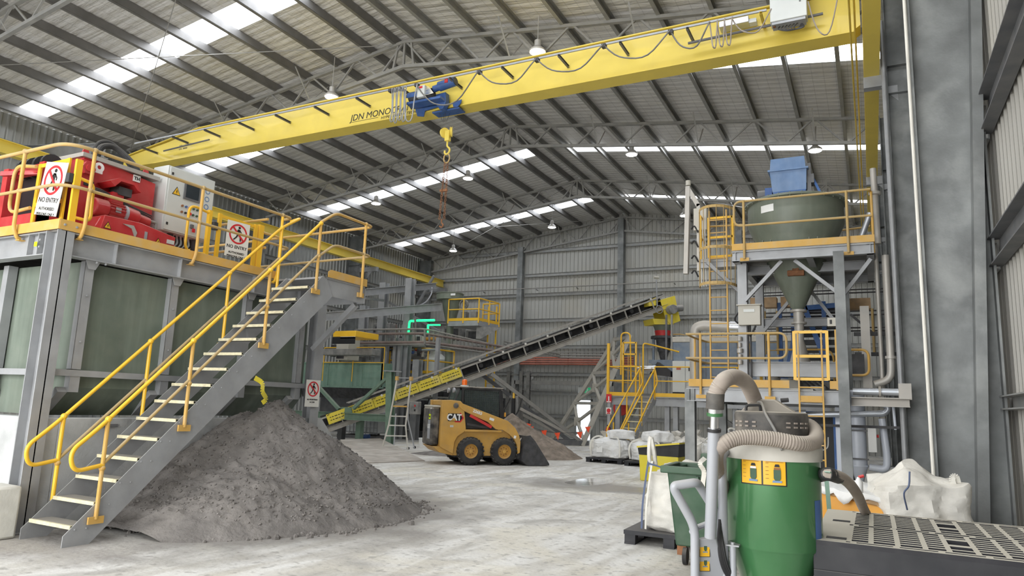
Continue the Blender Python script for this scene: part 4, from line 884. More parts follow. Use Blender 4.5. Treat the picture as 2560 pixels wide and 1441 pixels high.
t = thing('hopper_stand', 'grey louvred post standing between tank platform and plant', 'post', (0, 0, 0)) if False else None
# ================================================================ skid-steer loader
LH = math.radians(47)
ld_mid = Vector((-9.77, 17.74, 0)); fwd = Vector((math.cos(LH), math.sin(LH), 0)); lft = Vector((-math.sin(LH), math.cos(LH), 0))
lo = ld_mid + lft*.62
sk = thing('skid_steer_loader', 'yellow skid-steer loader with black cab parked beside the conveyor', 'loader', lo, LH)
def B(): return LB(sk)
X, Y, Z = (1, 0, 0), (0, 1, 0), (0, 0, 1)
def side(poly, y, th): return LB(sk).prism((0, y, 0), X, Z, poly, -th)      # thickness towards +y
# chassis and side panels
body = [(-1.40, .50), (-1.05, .27), (.55, .25), (.72, .42), (.72, .95), (-.70, .95), (-.80, 1.0), (-1.40, 1.0)]
side(body, -.48, .96).build('chassis', 'cat_yellow', bevel=.01)
for s in (-1, 1):
    y = -.70 if s < 0 else .52
    pan = [(-1.39, .50), (-1.0, .24), (-1.0+.02, .55)] + [(-.50+.50*math.cos(a), .40+.50*math.sin(a)) for a in [PI*(.92-.42*i/6) for i in range(7)]] + [(-.2, .93), (-.70, .99), (-.73, 1.5), (-.77, 1.66), (-.86, 1.76), (-1.12, 1.78), (-1.39, 1.77)]
    LB(sk).prism((0, y, 0), X, Z, [(-1.39, .50), (-1.0, .30), (-.98, .62), (-.90, .78), (-.72, .90), (-.66, .99), (-.73, 1.5), (-.77, 1.66), (-.86, 1.76), (-1.12, 1.78), (-1.39, 1.77)], -.18).build('rear_tower', 'cat_yellow', bevel=.012)
    LB(sk).bb(-.70, .40, y+.0, y+.18, .92, .98).build('step_ledge', 'cat_yellow', bevel=.008)
    LB(sk).bb(-1.02, .70, y+.10, y+.16, .26, .95).build('side_panel', 'cat_yellow')
    ya = y-.02
    arm = [(-.86, 1.76), (-.79, 1.69), (.57, 1.25), (.80, 1.06), (.93, .85), (.98, .66), (.97, .36), (.90, .33), (.87, .58), (.78, .74), (.62, .88), (.42, .99), (.22, 1.0), (-.03, 1.20), (-.40, 1.34), (-.77, 1.50), (-.90, 1.60)]
    side(arm, ya, .12).build('lift_arm', 'cat_yellow', bevel=.008)
    LB(sk).cyl((-.99, ya-.015, 1.63), (-.99, ya+.0, 1.63), .075, 20).build('pivot_pin', 'dusty_black')
    LB(sk).bar((-.57, ya-.02, 1.37), (.07, ya-.02, 1.06), .07, .075).build('arm_lock', 'red_plain')
    LB(sk).cyl((-.62, y+.1, 1.12), (.30, y+.1, 1.00), .045, 12).build('lift_cylinder', 'machine_dark')
    LB(sk).bb(-.70, .10, y+.08, y+.12, 1.0, 1.42).build('recess_shade', 'black')  # black slab paints in the shade below the lift arm
# engine door at the rear
LB(sk).bb(-1.62, -1.38, -.52, .52, .52, 1.56).build('engine_door', 'dusty_black', bevel=.05)
LB(sk).bb(-1.60, -1.36, -.56, .56, 1.56, 1.62).build('hood', 'cabinet_dusty', bevel=.02)
LB(sk).bb(-1.36, -1.0, -.5, .5, 1.62, 1.76).build('hood_box', 'cat_yellow', bevel=.02)
LB(sk).prism((0, -.66, 0), X, Z, [(-1.58, .50), (-1.38, .34), (-1.0, .26), (-1.0, .50)], -1.3).build('rear_bumper', 'cat_yellow', bevel=.01)
LB(sk).box((-1.625, -.32, 1.30), (.006, .20, .14)).build('lime_plate', 'lime')
mv = lambda x, y, z: XF[sk.name] @ Vector((x, y, z))
bk = -lft
text('plate_text', 'L1-02', .07, mv(-1.631, -.32, 1.275), bk, (0, 0, 1), 'black_clean', sk, offset=.001)
b = LB(sk); b.box((-1.625, -.28, .95), (.004, .30, .52)); b.build('rear_emblem', 'vac_grey'); text('rear_mark', 'CAT', .16, mv(-1.630, -.28, .98), bk, (0, 0, 1), 'white', sk, offset=.004)
LB(sk).box((-1.60, -.38, 1.52), (.04, .06, .06)).build('rear_lamp', 'white')
# cab
cab = LB(sk)
for x, z0 in ((-.72, 1.0), (.46, 1.25)):
    for y in (-.42, .42): cab.bar((x, y, z0), (x if x < 0 else .40, y, 2.12), .07)
cab.bar((.52, -.42, 1.28), (.44, -.42, 2.1), .06); cab.bar((.52, .42, 1.28), (.44, .42, 2.1), .06)
for y in (-.42, .42): cab.bar((-.72, y, 1.24), (.5, y, 1.24), .06).bar((-.72, y, 2.12), (.42, y, 2.12), .07)
cab.build('cab_frame', 'black', bevel=.008)
LB(sk).bb(-.80, .50, -.47, .47, 2.13, 2.18).build('cab_roof', 'dusty_black', bevel=.02)
LB(sk).bb(-.66, .40, -.39, -.385, 1.28, 2.08).build('side_window', 'glass_clear'); LB(sk).bb(-.66, .40, .385, .39, 1.28, 2.08).build('side_window', 'glass_clear')
LB(sk).bb(.44, .46, -.38, .38, 1.2, 2.08).build('front_door_glass', 'glass_clear')
for y in (-.44, .44):
    b = LB(sk)
    for k in range(19): b.bar((-.64+k*.056, y, 1.24), (-.64+k*.056, y, 2.08), .007)
    for k in range(15): b.bar((-.66, y, 1.28+k*.056), (.40, y, 1.28+k*.056), .007)
    b.build('window_mesh', 'machine_dark')
b = LB(sk); b.bar((-.95, -.40, 1.72), (-.82, -.40, 2.10), .035); b.bar((-.95, .40, 1.72), (-.82, .40, 2.10), .035); b.bar((-.82, -.4, 2.10), (-.82, .4, 2.10), .04); b.build('rear_cab_frame', 'machine_dark')
LB(sk).prism((0, -.38, 0), X, Z, [(-.93, 1.74), (-.74, 1.74), (-.74, 2.08), (-.84, 2.08)], -.76).build('rear_window', 'glass_clear')
for y in (-.30, .30): LB(sk).lathe((-.90, y, 2.06), [(.03, 0), (.07, .03), (.075, .08), (.02, .09)], 14, (-1, 0, 0)).build('work_light', 'vac_grey')
LB(sk).box((-.20, 0, 1.35), (.5, .5, .25)).box((-.42, 0, 1.6), (.14, .5, .55)).build('seat', 'black_clean')
LB(sk).cyl((-.62, -.20, 2.18), (-.62, -.20, 2.22), .12, 18).build('beacon_base', 'cabinet')
LB(sk).lathe((-.62, -.20, 2.22), [(.075, 0), (.078, .12), (.06, .16), (.01, .175)], 18).build('beacon', 'beacon')
LB(sk).box((.55, -.50, 1.42), (.04, .05, .12)).build('marker_lamp', 'orange')
# wheels
def tyre(x, y, s):
    w_ = LB(sk); w_.lathe((x, y-.125, .388), [(.20, 0.0), (.29, .0), (.345, .015), (.372, .04), (.376, .125), (.372, .21), (.345, .235), (.29, .25), (.20, .25)], 40, Y, cap=False)
    for k in range(22):
        for q in (-1, 1):
            a = 2*PI*(k+(.5 if q > 0 else 0))/22; R_ = Matrix.Rotation(-a, 3, 'Y') @ Matrix.Rotation(q*.45, 3, 'X')
            w_.box((x+.376*math.cos(a), y+q*.062, .388+.376*math.sin(a)), (.028, .125, .042), R=R_)
    tw = w_.build('tyre', 'rubber'); yo = y + s*.125
    LB(sk).lathe((x, yo-s*.02, .388), [(.205, .005), (.21, -.0), (.195, .01), (.17, -.03), (.165, -.08), (.03, -.07)], 30, (0, s, 0), cap=False).build('rim', 'cat_yellow')
    h = LB(sk); h.cyl((x, yo-s*.09, .388), (x, yo-s*.03, .388), .05, 16)
    h.build('hub', 'cat_yellow'); 
    h = LB(sk)
    for k in range(8): a = k*PI/4; h.cyl((x+.105*math.cos(a), yo-s*.09, .388+.105*math.sin(a)), (x+.105*math.cos(a), yo-s*.07, .388+.105*math.sin(a)), .014, 8)
    h.build('wheel_nuts', 'rust')
for x in (-.495, .495):
    tyre(x, -.62, -1); tyre(x, .62, 1)
LB(sk).bb(-.9, .9, -.45, .45, .20, .42).build('belly_pan', 'machine_dark')
# bucket
bs = [(1.14, .84), (1.24, .86), (1.40, .70), (1.86, .06), (1.84, .02), (1.18, .02), (1.02, .14), (1.06, .45)]
inner = [(1.20, .80), (1.30, .80)]
for y in (-.80, .78): side(bs, y, .02).build('bucket_side', 'machine_dark')
LB(sk).prism((0, -.79, 0), X, Z, [(1.12, .84), (1.04, .45), (1.0, .15), (1.17, .01), (1.86, .02), (1.86, .04), (1.19, .04), (1.04, .16), (1.08, .45), (1.16, .84)], -1.58).build('bucket_shell', 'machine_dark')
LB(sk).prism((0, -.77, 0), X, Z, [(1.10, .55), (1.14, .78), (1.3, .62), (1.62, .25), (1.78, .05), (1.2, .05), (1.06, .2)], -1.54).build('bucket_soil', 'dirt_brown')
LB(sk).bb(.86, 1.04, -.60, .60, .18, .62).build('coupler', 'machine_dark'); LB(sk).cyl((.80, -.35, .75), (1.1, -.35, .66), .03, 10).build('tilt_cylinder', 'chrome'); LB(sk).cyl((.90, -.66, .50), (1.02, -.66, .78), .02, 8).build('coupler_lever', 'chrome')
# lettering on the near side
sd = (math.cos(LH), math.sin(LH), 0)
LB(sk).prism((0, -.705, 0), X, Z, [(-1.20, 1.20), (-.85, 1.20), (-.78, 1.29), (-.85, 1.41), (-.96, 1.41), (-1.20, 1.41)], .004).build('decal_dark', 'black_clean')
LB(sk).prism((0, -.704, 0), X, Z, [(-1.0, 1.17), (-.83, 1.17), (-.74, 1.29), (-.83, 1.43), (-.87, 1.43), (-.80, 1.29), (-.87, 1.20), (-1.0, 1.20)], .004).build('decal_red', 'red_sign')
text('side_mark', 'CAT', .24, mv(-1.02, -.711, 1.225), sd, (0, 0, 1), 'white', sk, offset=.009, sx=.88)
LB(sk).prism((0, -.716, 0), X, Z, [(-1.12, 1.21), (-.94, 1.21), (-1.03, 1.30)], .002).build('mark_triangle', 'cat_yellow')
up2 = Vector((0, 0, 1))*math.cos(-.31)*1 + Vector(sd)*math.sin(.31); sd2 = Vector(sd)*math.cos(.31) - Vector((0, 0, 1))*math.sin(.31)
text('model_number', '226B3', .11, mv(-.36, -.724, 1.43), sd2, up2, 'white', sk, offset=.004)
LB(sk).box((.08, -.725, 1.28), (.14, .004, .07), R=Matrix.Rotation(.31, 3, 'Y')).build('white_decal', 'white'); LB(sk).box((.80, -.725, .80), (.07, .004, .08), R=Matrix.Rotation(.2, 3, 'Y')).build('white_decal', 'white')
LB(sk).box((-1.08, -.706, 1.06), (.10, .004, .06)).build('faded_sticker', 'vac_rim')
# ================================================================ conveyor on its trestle
cu = Vector((.722, .692, 0)).normalized(); cp = Vector((-12.0, 30.0, 0)); cn = Vector((cu.y, -cu.x, 0))   # cn points to the camera side
def cpt(px, py):
    """point of the photo on the conveyor's near side plane"""
    d = fw*F_PX + rt*(px-1280) - up*(py-720.5); o = Vector((0, 0, EYE)); return o + d*(((cp-o).dot(cn))/d.dot(cn))
ta, he = cpt(815, 1084), cpt(1672, 770)
c = thing('belt_conveyor', 'long inclined belt conveyor rising from the green frame to the yellow head chute', 'conveyor', (ta.x, ta.y, 0), math.atan2(cu.y, cu.x))
inc = (he-ta); Lc = inc.length; ui = inc.normalized(); uz = Vector((0, 0, 1)); uz = (uz-ui*uz.dot(ui)).normalized(); CW = 1.0
for s in (0, 1):
    o = -cn*CW*s
    MB().chan(ta+o+uz*.1, he+o+uz*.1, -.07 if s else .07, .2, .012).build('lower_chord', 'conveyor', c)
    MB().bar(ta+o+uz*.62, he+o+uz*.62, .06, .07).build('upper_chord', 'conveyor', c)
    MB().bar(ta+o+uz*.86+ui*1.2, he+o+uz*.86-ui*.8, .05, .05).build('side_rail', 'conveyor', c)
    nn = 22
    for k in range(1, nn):
        p = ta+o+ui*Lc*k/nn
        if s and k % 2: continue
        MB().bar(p+uz*.2, p+uz*.6, .05, .07, cn).build('upright', 'conveyor', c)
MB().bar(ta+uz*.70-cn*.5, he+uz*.70-cn*.5, .75, .03, uz).build('belt', 'belt', c)
MB().bar(ta+uz*.28-cn*.5, he+uz*.28-cn*.5, .75, .03, uz).build('return_belt', 'belt', c)
MB().bar(ta+uz*.42-cn*.5, he+uz*.42-cn*.5, .03, .30, uz).build('dark_plate', 'belt', c)  # added dark plate keeps the conveyor interior dark
for k in range(1, 15):
    p = ta+ui*Lc*(k+.3)/15
    MB().cyl(p+uz*.45-cn*.06, p+uz*.45-cn*.94, .10, 12).build('idler_roller', 'black', c)
    MB().lathe(p+uz*.69-cn*.0+cn*.02, [(.05, 0), (.05, .04)], 10, cn).build('idler_bracket', 'strap_white', c)
g0, g1 = cpt(815, 1040), cpt(1155, 938)
k0 = (g0-ta).dot(ui); k1 = (g1-ta).dot(ui); nseg = 6
for k in range(nseg):
    a = ta+ui*(k0+(k1-k0)*k/nseg)+cn*.05; b_ = ta+ui*(k0+(k1-k0)*(k+.985)/nseg)+cn*.05
    gd = MB().bar(a+uz*.50, b_+uz*.50, .015, .42, uz).build('safety_guard', 'guard_yellow', c)
    b = MB(); l_ = (b_-a).length
    for i in range(3):
        for j in range(3):
            q = a + ui*(l_*(.22+.26*i)+.10*j-.1)
            for zz in (.43, .55): b.bar(q+uz*zz+cn*.012, q+ui*.06+uz*(zz+0)+cn*.012, .006, .028, uz)
    b.build('guard_slots', 'black_clean', gd)
    b = MB(); 
    for e in (.04, .96): b.bar(a+ui*l_*e+uz*.66+cn*.012, a+ui*(l_*e+.10)+uz*.685+cn*.012, .008, .02, uz)
    b.build('guard_latches', 'black_clean', gd)
# undercarriage
N0 = cpt(1455, 1108); N0.z = 0; T0 = cpt(1575, 838)
ac = -cn
F0 = N0 + ac*4.0 - cu*.0; T1 = T0 + ac*1.5
tr = thing('trestle', 'leaning X-braced steel trestle carrying the upper end of the conveyor', 'trestle', (N0.x, N0.y, 0))
MB().bar(N0, T0, .22, .16).build('leg', 'trestle_paint', tr); MB().bar(F0, T1, .22, .16).build('leg', 'trestle_paint', tr)
def lerp(a, b, t): return a+(b-a)*t
for t in (.37, .66, .98): MB().bar(lerp(N0, T0, t), lerp(F0, T1, t), .16, .14).build('cross_member', 'trestle_paint', tr)
for a, b_ in ((.04, .36), (.38, .65), (.67, .97)):
    mid = (lerp(N0, T0, (a+b_)/2)+lerp(F0, T1, (a+b_)/2))/2
    for q in (lerp(N0, T0, a), lerp(F0, T1, a), lerp(N0, T0, b_), lerp(F0, T1, b_)): MB().bar(q, mid, .13, .11).build('brace', 'trestle_paint', tr)
    MB().bar(mid-Vector((0, 0, .2)), mid+Vector((0, 0, .2)), .34, .03, cn).build('gusset_plate', 'trestle_paint', tr)
MB().bar(N0+Vector((0, 0, .06)), F0+Vector((0, 0, .06)), .16, .12).build('foot_beam', 'trestle_paint', tr)
ch = thing('conveyor_chassis', 'dark steel chassis beams bracing the conveyor down to the trestle foot', 'frame', (N0.x-2, N0.y-1, 0))
q1 = cpt(1228, 935); q2 = cpt(1300, 1000)
for o, m in ((Vector((0, 0, 0)), 'tray'), (ac*1.6, 'galv_dark')):
    MB().bar(q1+o, N0+o+Vector((0, 0, .15)), .12, .16).build('diagonal_beam', m, ch)
    MB().bar(cpt(1185, 970)+o, lerp(N0, N0-cu*6, .55)+o+Vector((0, 0, .4)), .14, .2).build('dark_strut', 'black', ch)
    MB().bar(cpt(1300, 1022)+o*1, N0-cu*.2+o+Vector((0, 0, .3)), .1, .12).build('lower_brace', 'conveyor', ch)
    MB().bar(N0-cu*3.6+o+Vector((0, 0, .12)), N0+cu*.3+o+Vector((0, 0, .12)), .16, .2).build('skid_beam', 'galv_dark', ch)
    p = N0-cu*3.3+o; MB().bar(p, p+Vector((0, 0, 2.0)), .14, .14).build('upright', 'black', ch)
MB().cyl(N0-cu*3.3+Vector((0, 0, 2.0)), N0-cu*3.3+Vector((0, 0, 2.25)), .05, 8).build('grease_cap', 'yellow', ch)
# head chute and drive
hc = thing('head_chute', 'yellow discharge chute and drive motor at the conveyor head', 'chute', (he.x, he.y, he.z-.5))
H = he-cn*.5
def hb(px, py, dy=0.): return cpt(px, py)
A = [cpt(1650, 752), cpt(1686, 740), cpt(1700, 803), cpt(1676, 812), cpt(1664, 800)]
def plate(pts, th, name, m, root):
    b = MB(); n = len(pts); o = -cn*th
    b.add([p for p in pts]+[p+o for p in pts], [tuple(range(n)), tuple(range(n, 2*n))[::-1]]+[(i, (i+1) % n, (i+1) % n+n, i+n) for i in range(n)]); return b.build(name, m, root)
for o in (0, 1.05): 
    P_ = [p-cn*o+cn*.04 for p in A]; plate(P_, .03, 'hood_side', 'guard_yellow', hc)
plate([A[0]+uz*0, A[1], A[1]-uz*.05, A[0]-uz*.05], 1.1, 'hood_top', 'guard_yellow', hc); plate([A[1], A[2], A[2]-ui*.06, A[1]-ui*.06], 1.1, 'hood_front', 'guard_yellow', hc)
plate([cpt(1622, 752), cpt(1640, 744), cpt(1640, 764), cpt(1622, 766)], .9, 'cover_box', 'guard_yellow', hc)
plate([cpt(1632, 797), cpt(1690, 800), cpt(1684, 812), cpt(1636, 811)], 1.0, 'lower_chute', 'guard_yellow', hc)
p = cpt(1672, 776)+cn*.1; MB().cyl(p, p+cn*.35, .22, 16).build('gearbox', 'machine_grey', hc); MB().cyl(p+cn*.2+ui*.1, p+cn*.2+ui*.55-uz*.1, .16, 16).build('drive_motor', 'machine_grey', hc)
p = cpt(1645, 775)+cn*.1; MB().ring(p, cu, (0, 0, 1), .2, .17, .03, 20).build('cable_coil', 'galv', hc)
cm = thing('camera_pole', 'security camera on a thin pole above the conveyor head', 'camera', (cpt(1642, 760).x, cpt(1642, 760).y, cpt(1642, 760).z))
MB().cyl(cpt(1643, 765), cpt(1641, 700), .035, 8).build('pole', 'galv', cm); p = cpt(1640, 694); MB().cyl(p-cu*.12, p+cu*.14, .07, 12).build('camera_head', 'cabinet_dusty', cm); MB().tube([p+cu*.1, p+cu*.2-uz*.1, p+cu*.05-uz*.25], .015, 6).build('cable', 'cabinet', cm)
# receiving hoppers under the head
YH = 33.6
def cz(px, py, y=YH): return pt(px, py, y=y)
rh = thing('receiving_hopper', 'dark stacked receiving hopper with red sleeve below the conveyor head', 'hopper', (cz(1657, 960).x, YH, 2.5))
def lev(px0, px1, py): a, b_ = cz(px0, py), cz(px1, py); return (a.x+b_.x)/2, (b_.x-a.x)/2, (a.z+b_.z)/2
for (x0, x1, ya, X0, X1, yb, m, nm) in ((1632, 1682, 812, 1640, 1674, 832, 'olive_tank', 'upper_cone'), (1637, 1678, 828, 1640, 1676, 842, 'red_plain', 'red_sleeve'), (1628, 1690, 842, 1628, 1690, 848, 'machine_dark', 'top_plate'), (1640, 1678, 848, 1645, 1674, 880, 'machine_dark', 'hopper_body'), (1646, 1672, 880, 1652, 1668, 900, 'machine_dark', 'outlet_cone')):
    c0, r0_, z0 = lev(x0, x1, ya); c1, r1_, z1 = lev(X0, X1, yb)
    MB().lathe((c0, YH, z1), [(r1_, 0), (r0_, z0-z1)], 18).build(nm, m, rh)
for px in (1634, 1684):
    a = cz(px, 846); MB().bar(a, Vector((a.x, YH, 2.4)), .10).build('leg', 'grey_blue', rh)
MB().tube([cz(1628, 846), cz(1640, 838), cz(1700, 836), cz(1712, 838)], .03, 6).build('handrail', 'yellow_dusty', rh)
a = pt(1652, 770, y=31); bb_ = pt(1660, 980, y=31)
for dx in (0, .25): MB().bar((a.x+.2+dx, 31.2, 2.2), (a.x+.2+dx, 31.2, 6.0), .08).build('mast', 'tray' if dx else 'galv_dark', rh)
# ================================================================ green feed frame, ladder, plates
fz = 22.9
gf = thing('feed_support', 'green painted steel frame with diagonal braces in front of the conveyor tail', 'frame', (-18, fz, 0))
def gp(px, py, y=fz): return pt(px, py, y=y)
p0, p1 = gp(974, 1112), gp(976, 930); p0.z = 0
MB().ibar(p0, p1, .26, .26, .02, (0, 1, 0)).build('post', 'green_paint', gf)
zc_ = gp(880, 1042).z; xl = gp(700, 1040).x
MB().ibar((xl, fz, zc_), (p0.x, fz, zc_), .22, .28, .02).build('cross_beam', 'green_paint', gf)
MB().bar(gp(965, 948), gp(884, 1022), .14, .12).build('diagonal_brace', 'green_paint', gf); MB().bar(gp(785, 955), gp(848, 1024), .14, .12).build('diagonal_brace', 'green_paint', gf)
a = gp(866, 1026); MB().prism((a.x, fz-.02, a.z), (1, 0, 0), (0, 0, 1), [(-.32, -.1), (.32, -.1), (.26, .12), (-.26, .12)], -.03).build('gusset', 'green_paint', gf)
for px in (856, 901):
    a = gp(px, 1050, 23.6); MB().bar((a.x, 23.6, 0), (a.x, 23.6, a.z), .24, .24).build('leg', 'green_paint' if px > 880 else 'galv_dark', gf)
MB().bar((p0.x-.3, fz-.3, p1.z+.02), (p0.x+.1, fz+.3, p1.z+.02), .2, .04).build('cap_plate', 'galv', gf)
tg = thing('feed_trough', 'weathered pale green steel feed trough above the conveyor tail', 'trough', (-18, 26, 2.0))
a, b_ = gp(957, 908, 25.3), gp(957, 968, 25.3); xl = max(gp(690, 930, 25.3).x, -24.3)
MB().bb(xl, a.x, 25.3, 25.36, b_.z, a.z).bb(a.x-.06, a.x, 25.3  , 26.2, b_.z, a.z).build('side_plate', 'green_trough', tg)
MB().bb(xl, a.x+.05, 25.2, 25.4, b_.z-.08, b_.z).bb(xl, a.x+.02, 25.24, 25.34, a.z-.03, a.z+.01).build('lip', 'green_trough', tg)
MB().prism((xl, 25.3, 0), (0, 1, 0), (0, 0, 1), [(0, b_.z-.06), (.95, b_.z-.06), (.85, b_.z-.55), (.35, b_.z-.55)], a.x-xl-.1).build('hopper_bottom', 'machine_dark', tg)
for px in (820, 882, 905): q = gp(px, 940, 25.28); MB().bar((q.x, 25.29, b_.z), (q.x, 25.29, a.z), .03, .03).build('seam', 'green_trough', tg)
q0, q1_ = gp(800, 975, 26.8), gp(915, 1000, 26.8)
tag(MB().bb(max(q0.x-2.5, -24.2), q1_.x, 26.8, 26.9, .9, q0.z).build('rubber_skirt', 'galv_dark'), 'dark rubber skirt panel hanging under the green trough', 'panel')
# platform ladder
ldp = thing('platform_ladder', 'dusty aluminium platform ladder with yellow top caps beside the green post', 'ladder', (-15, 20.6, 0))
fl, fr_ = pt(957, 1118, z=0), pt(1020, 1135, z=0); fl = Vector((-15.9, 21.0, 0)); fr_ = Vector((-14.75, 20.2, 0))
bl, br = Vector((-15.3, 22.0, 0)), Vector((-14.25, 21.2, 0))
def onray(px, py, q):   # point on the sight line closest to the ladder's own depth
    d = fw*F_PX + rt*(px-1280) - up*(py-720.5); o = Vector((0, 0, EYE)); n_ = fw; return o + d*((q-o).dot(n_)/d.dot(n_))
D0 = Vector((-15.1, 20.9, 0)); D1 = Vector((-14.9, 21.7, 0))
fl = onray(957, 1116, D0); fr_ = onray(1020, 1128, D0); tl = onray(993, 945, D0); trt = onray(1028, 946, D0); kl = onray(972, 1062, D0); kr = onray(1014, 1064, D0); 
fl.z = max(fl.z, .03)
MB().tube([fl, kl, tl], .03, 8).build('stile', 'strap_white', ldp); MB().tube([fr_, kr, trt], .03, 8).build('stile', 'strap_white', ldp)
bl = onray(985, 1108, D1); br = onray(1036, 1128, D1); bl.z = br.z = 0
MB().tube([bl, onray(990, 1035, D1)], .025, 8).build('rear_stile', 'aluminium', ldp); MB().tube([br, onray(1020, 1050, D1), onray(1020, 1022, D1)], .025, 8).build('rear_stile', 'aluminium', ldp)
for ya, xa, xb in ((1116, 960, 1021), (1090, 964, 1018), (1064, 973, 1014), (1041, 978, 1017)):
    MB().bar(onray(xa, ya, D0), onray(xb, ya+1, D0), .07, .04).build('step', 'strap_white', ldp)
MB().bar(onray(985, 1016, D0), onray(1018, 1017, D0), .34, .05).build('top_platform', 'yellow_dusty', ldp)
MB().bar(tl, trt, .03).build('top_bar', 'galv', ldp)
for q in (tl, trt): MB().box(q+Vector((0, 0, -.02)), (.10, .10, .14)).build('top_cap', 'yellow_dusty', ldp)
for q in (fr_, br): MB().cyl(Vector((q.x, q.y-.02, .05)), Vector((q.x, q.y+.02, .05)), .05, 10).build('castor', 'black', ldp)
sp = MB(); pa = [pt(*q, z=.0) for q in ((880, 1161), (1062, 1154), (950, 1106), (850, 1110))]
hh = [.02, .02, .16, .16]
sp.add([Vector((p.x, p.y, h_)) for p, h_ in zip(pa, hh)]+[Vector((p.x, p.y, 0)) for p in pa], [(0, 1, 2, 3), (7, 6, 5, 4), (0, 4, 5, 1), (1, 5, 6, 2), (2, 6, 7, 3), (3, 7, 4, 0)])
tag(sp.build('ramp_plate', 'plate_steel'), 'dusty sloping steel ramp plate on the floor between soil heap and loader', 'plate')
# IBC cages, bucket, clutter below the frame
for i, (px, lb) in enumerate(((885, 'caged white liquid tote behind the left green leg'), (935, 'caged white liquid tote behind the tall green post'))):
    q = pt(px, 1075, y=25.5); t = thing('liquid_tote', lb, 'container', (q.x, 25.5, 0))
    MB().bb(q.x-.5, q.x+.5, 25.1, 26.0, .25, 1.2).build('bottle', 'ibc', t, bevel=.06)
    for k in range(6): MB().bar((q.x-.52+.208*k, 25.06, .2), (q.x-.52+.208*k, 25.06, 1.22), .022).build('cage_bar', 'galv', t)
    for k in range(5): MB().bar((q.x-.54, 25.05, .25+.24*k), (q.x+.54, 25.05, .25+.24*k), .022).build('cage_bar', 'galv', t)
    MB().bb(q.x-.55, q.x+.55, 25.0, 26.0, .0, .14).build('pallet_base', 'galv_dark', t)
q = pt(997, 1118, z=0); t = thing('bucket', 'white plastic pail on the floor behind the platform ladder', 'bucket', (-15.4, 22.6, 0))
MB().lathe((-15.0, 22.3, 0), [(.15, 0), (.17, .34), (.18, .34), (.18, .37)], 18).build('pail', 'white', t); 
q = pt(917, 1100, y=24.5); tag(MB().lathe((q.x, 24.5, .12), [(.001, -.12), (.12, -.12), (.13, .1), (.001, .12)], 12, (1, .2, 0)).build('blue_cloth', 'blue'), 'small crumpled blue bundle on the floor by the green leg', 'cloth')
# ================================================================ process plant behind the conveyor
def rail_run(root, pts, h=1.05, m='yellow_dusty', r=.022, mid=True, every=1.5, kick=True, posts=True):
    """guard rail along deck-edge points"""
    P_ = [Vector(p) for p in pts]
    MB().tube(fillet([p+Vector((0, 0, h)) for p in P_], .12, 4), r, 8).build('top_rail', m, root)
    if mid: MB().tube(fillet([p+Vector((0, 0, h*.52)) for p in P_], .12, 4), r*.9, 8).build('mid_rail', m, root)
    if posts:
        for i in range(len(P_)-1):
            L = (P_[i+1]-P_[i]).length; n = max(1, round(L/every))
            for k in range(n+1):
                if i and k == 0: continue
                p = P_[i].lerp(P_[i+1], k/n); MB().tube([p+Vector((0, 0, -.12)), p+Vector((0, 0, h))], r, 8).build('post', m, root)
    if kick:
        for i in range(len(P_)-1): MB().bar(P_[i]+Vector((0, 0, .06)), P_[i+1]+Vector((0, 0, .06)), .01, .13).build('kick_board', m, root)
Y2 = 28.4
def q2(px, py, y=Y2): return pt(px, py, y=y)
# olive funnel tank
c0 = q2(1111, 745); t = thing('funnel_tank', 'dark green round funnel tank behind the small yellow platform', 'tank', (c0.x, Y2+.5, 3.0))
cx = c0.x; zt = q2(1120, 733).z
MB().lathe((cx, Y2+.5, zt-.30), [(.62, 0), (.66, .02), (.66, .30), (.69, .31), (.69, .35), (.62, .35)], 30).build('rim', 'olive_tank', t)
MB().lathe((cx+.1, Y2+.5, zt-1.6), [(.18, 0), (.40, .9), (.46, 1.3)], 24).build('cone', 'olive_tank', t); MB().cyl((cx+.1, Y2+.5, 2.5), (cx+.1, Y2+.5, zt-1.5), .18, 16).build('outlet', 'olive_tank', t)
a = q2(1134, 737, Y2); MB().bb(a.x-.13, a.x+.13, Y2-.06, Y2-.045, a.z-.05, a.z+.05).build('white_label', 'white', t)
# small yellow platform
t = thing('service_platform', 'small yellow-railed service platform next to the green funnel tank', 'platform', (q2(1180, 820).x, Y2, 2))
zd = q2(1125, 803).z; xa, xb = q2(1120, 800).x, q2(1196, 800).x; far = Vector((q2(1247, 818, 30.2).x, 30.2, zd))
MB().add([(xa, Y2, zd-.02), (xb, Y2, zd-.02), far+Vector((0, 0, -.02)), (xa+.4, 30.2, zd-.02), (xa, Y2, zd-.25), (xb, Y2, zd-.25), far+Vector((0, 0, -.25)), (xa+.4, 30.2, zd-.25)], [(0, 1, 2, 3), (4, 5, 6, 7), (0, 1, 5, 4), (1, 2, 6, 5), (2, 3, 7, 6), (3, 0, 4, 7)]).build('deck', 'galv', t)
rail_run(t, [(xa, Y2, zd), (xb, Y2, zd), far, (xa+.9, 30.2, zd)], m='yellow', every=.9, r=.034)
MB().prism((xb-.2, Y2+.2, zd-.25), (1, .8, 0), (0, 0, -1), [(0, 0), (1.2, 0), (.2, .6), (0, .6)], .05).build('bracket', 'machine_grey', t)
for dx in (0, .45): MB().bar((far.x-.15+dx-.4, 30.1, 2.0), (far.x-.15+dx-.4, 30.1, zd+.9), .06).build('ladder_stile', 'yellow', t)
for k in range(9): MB().bar((far.x-.55, 30.1, 2.1+.3*k), (far.x-.10, 30.1, 2.1+.3*k), .03).build('rung', 'yellow_dusty', t)
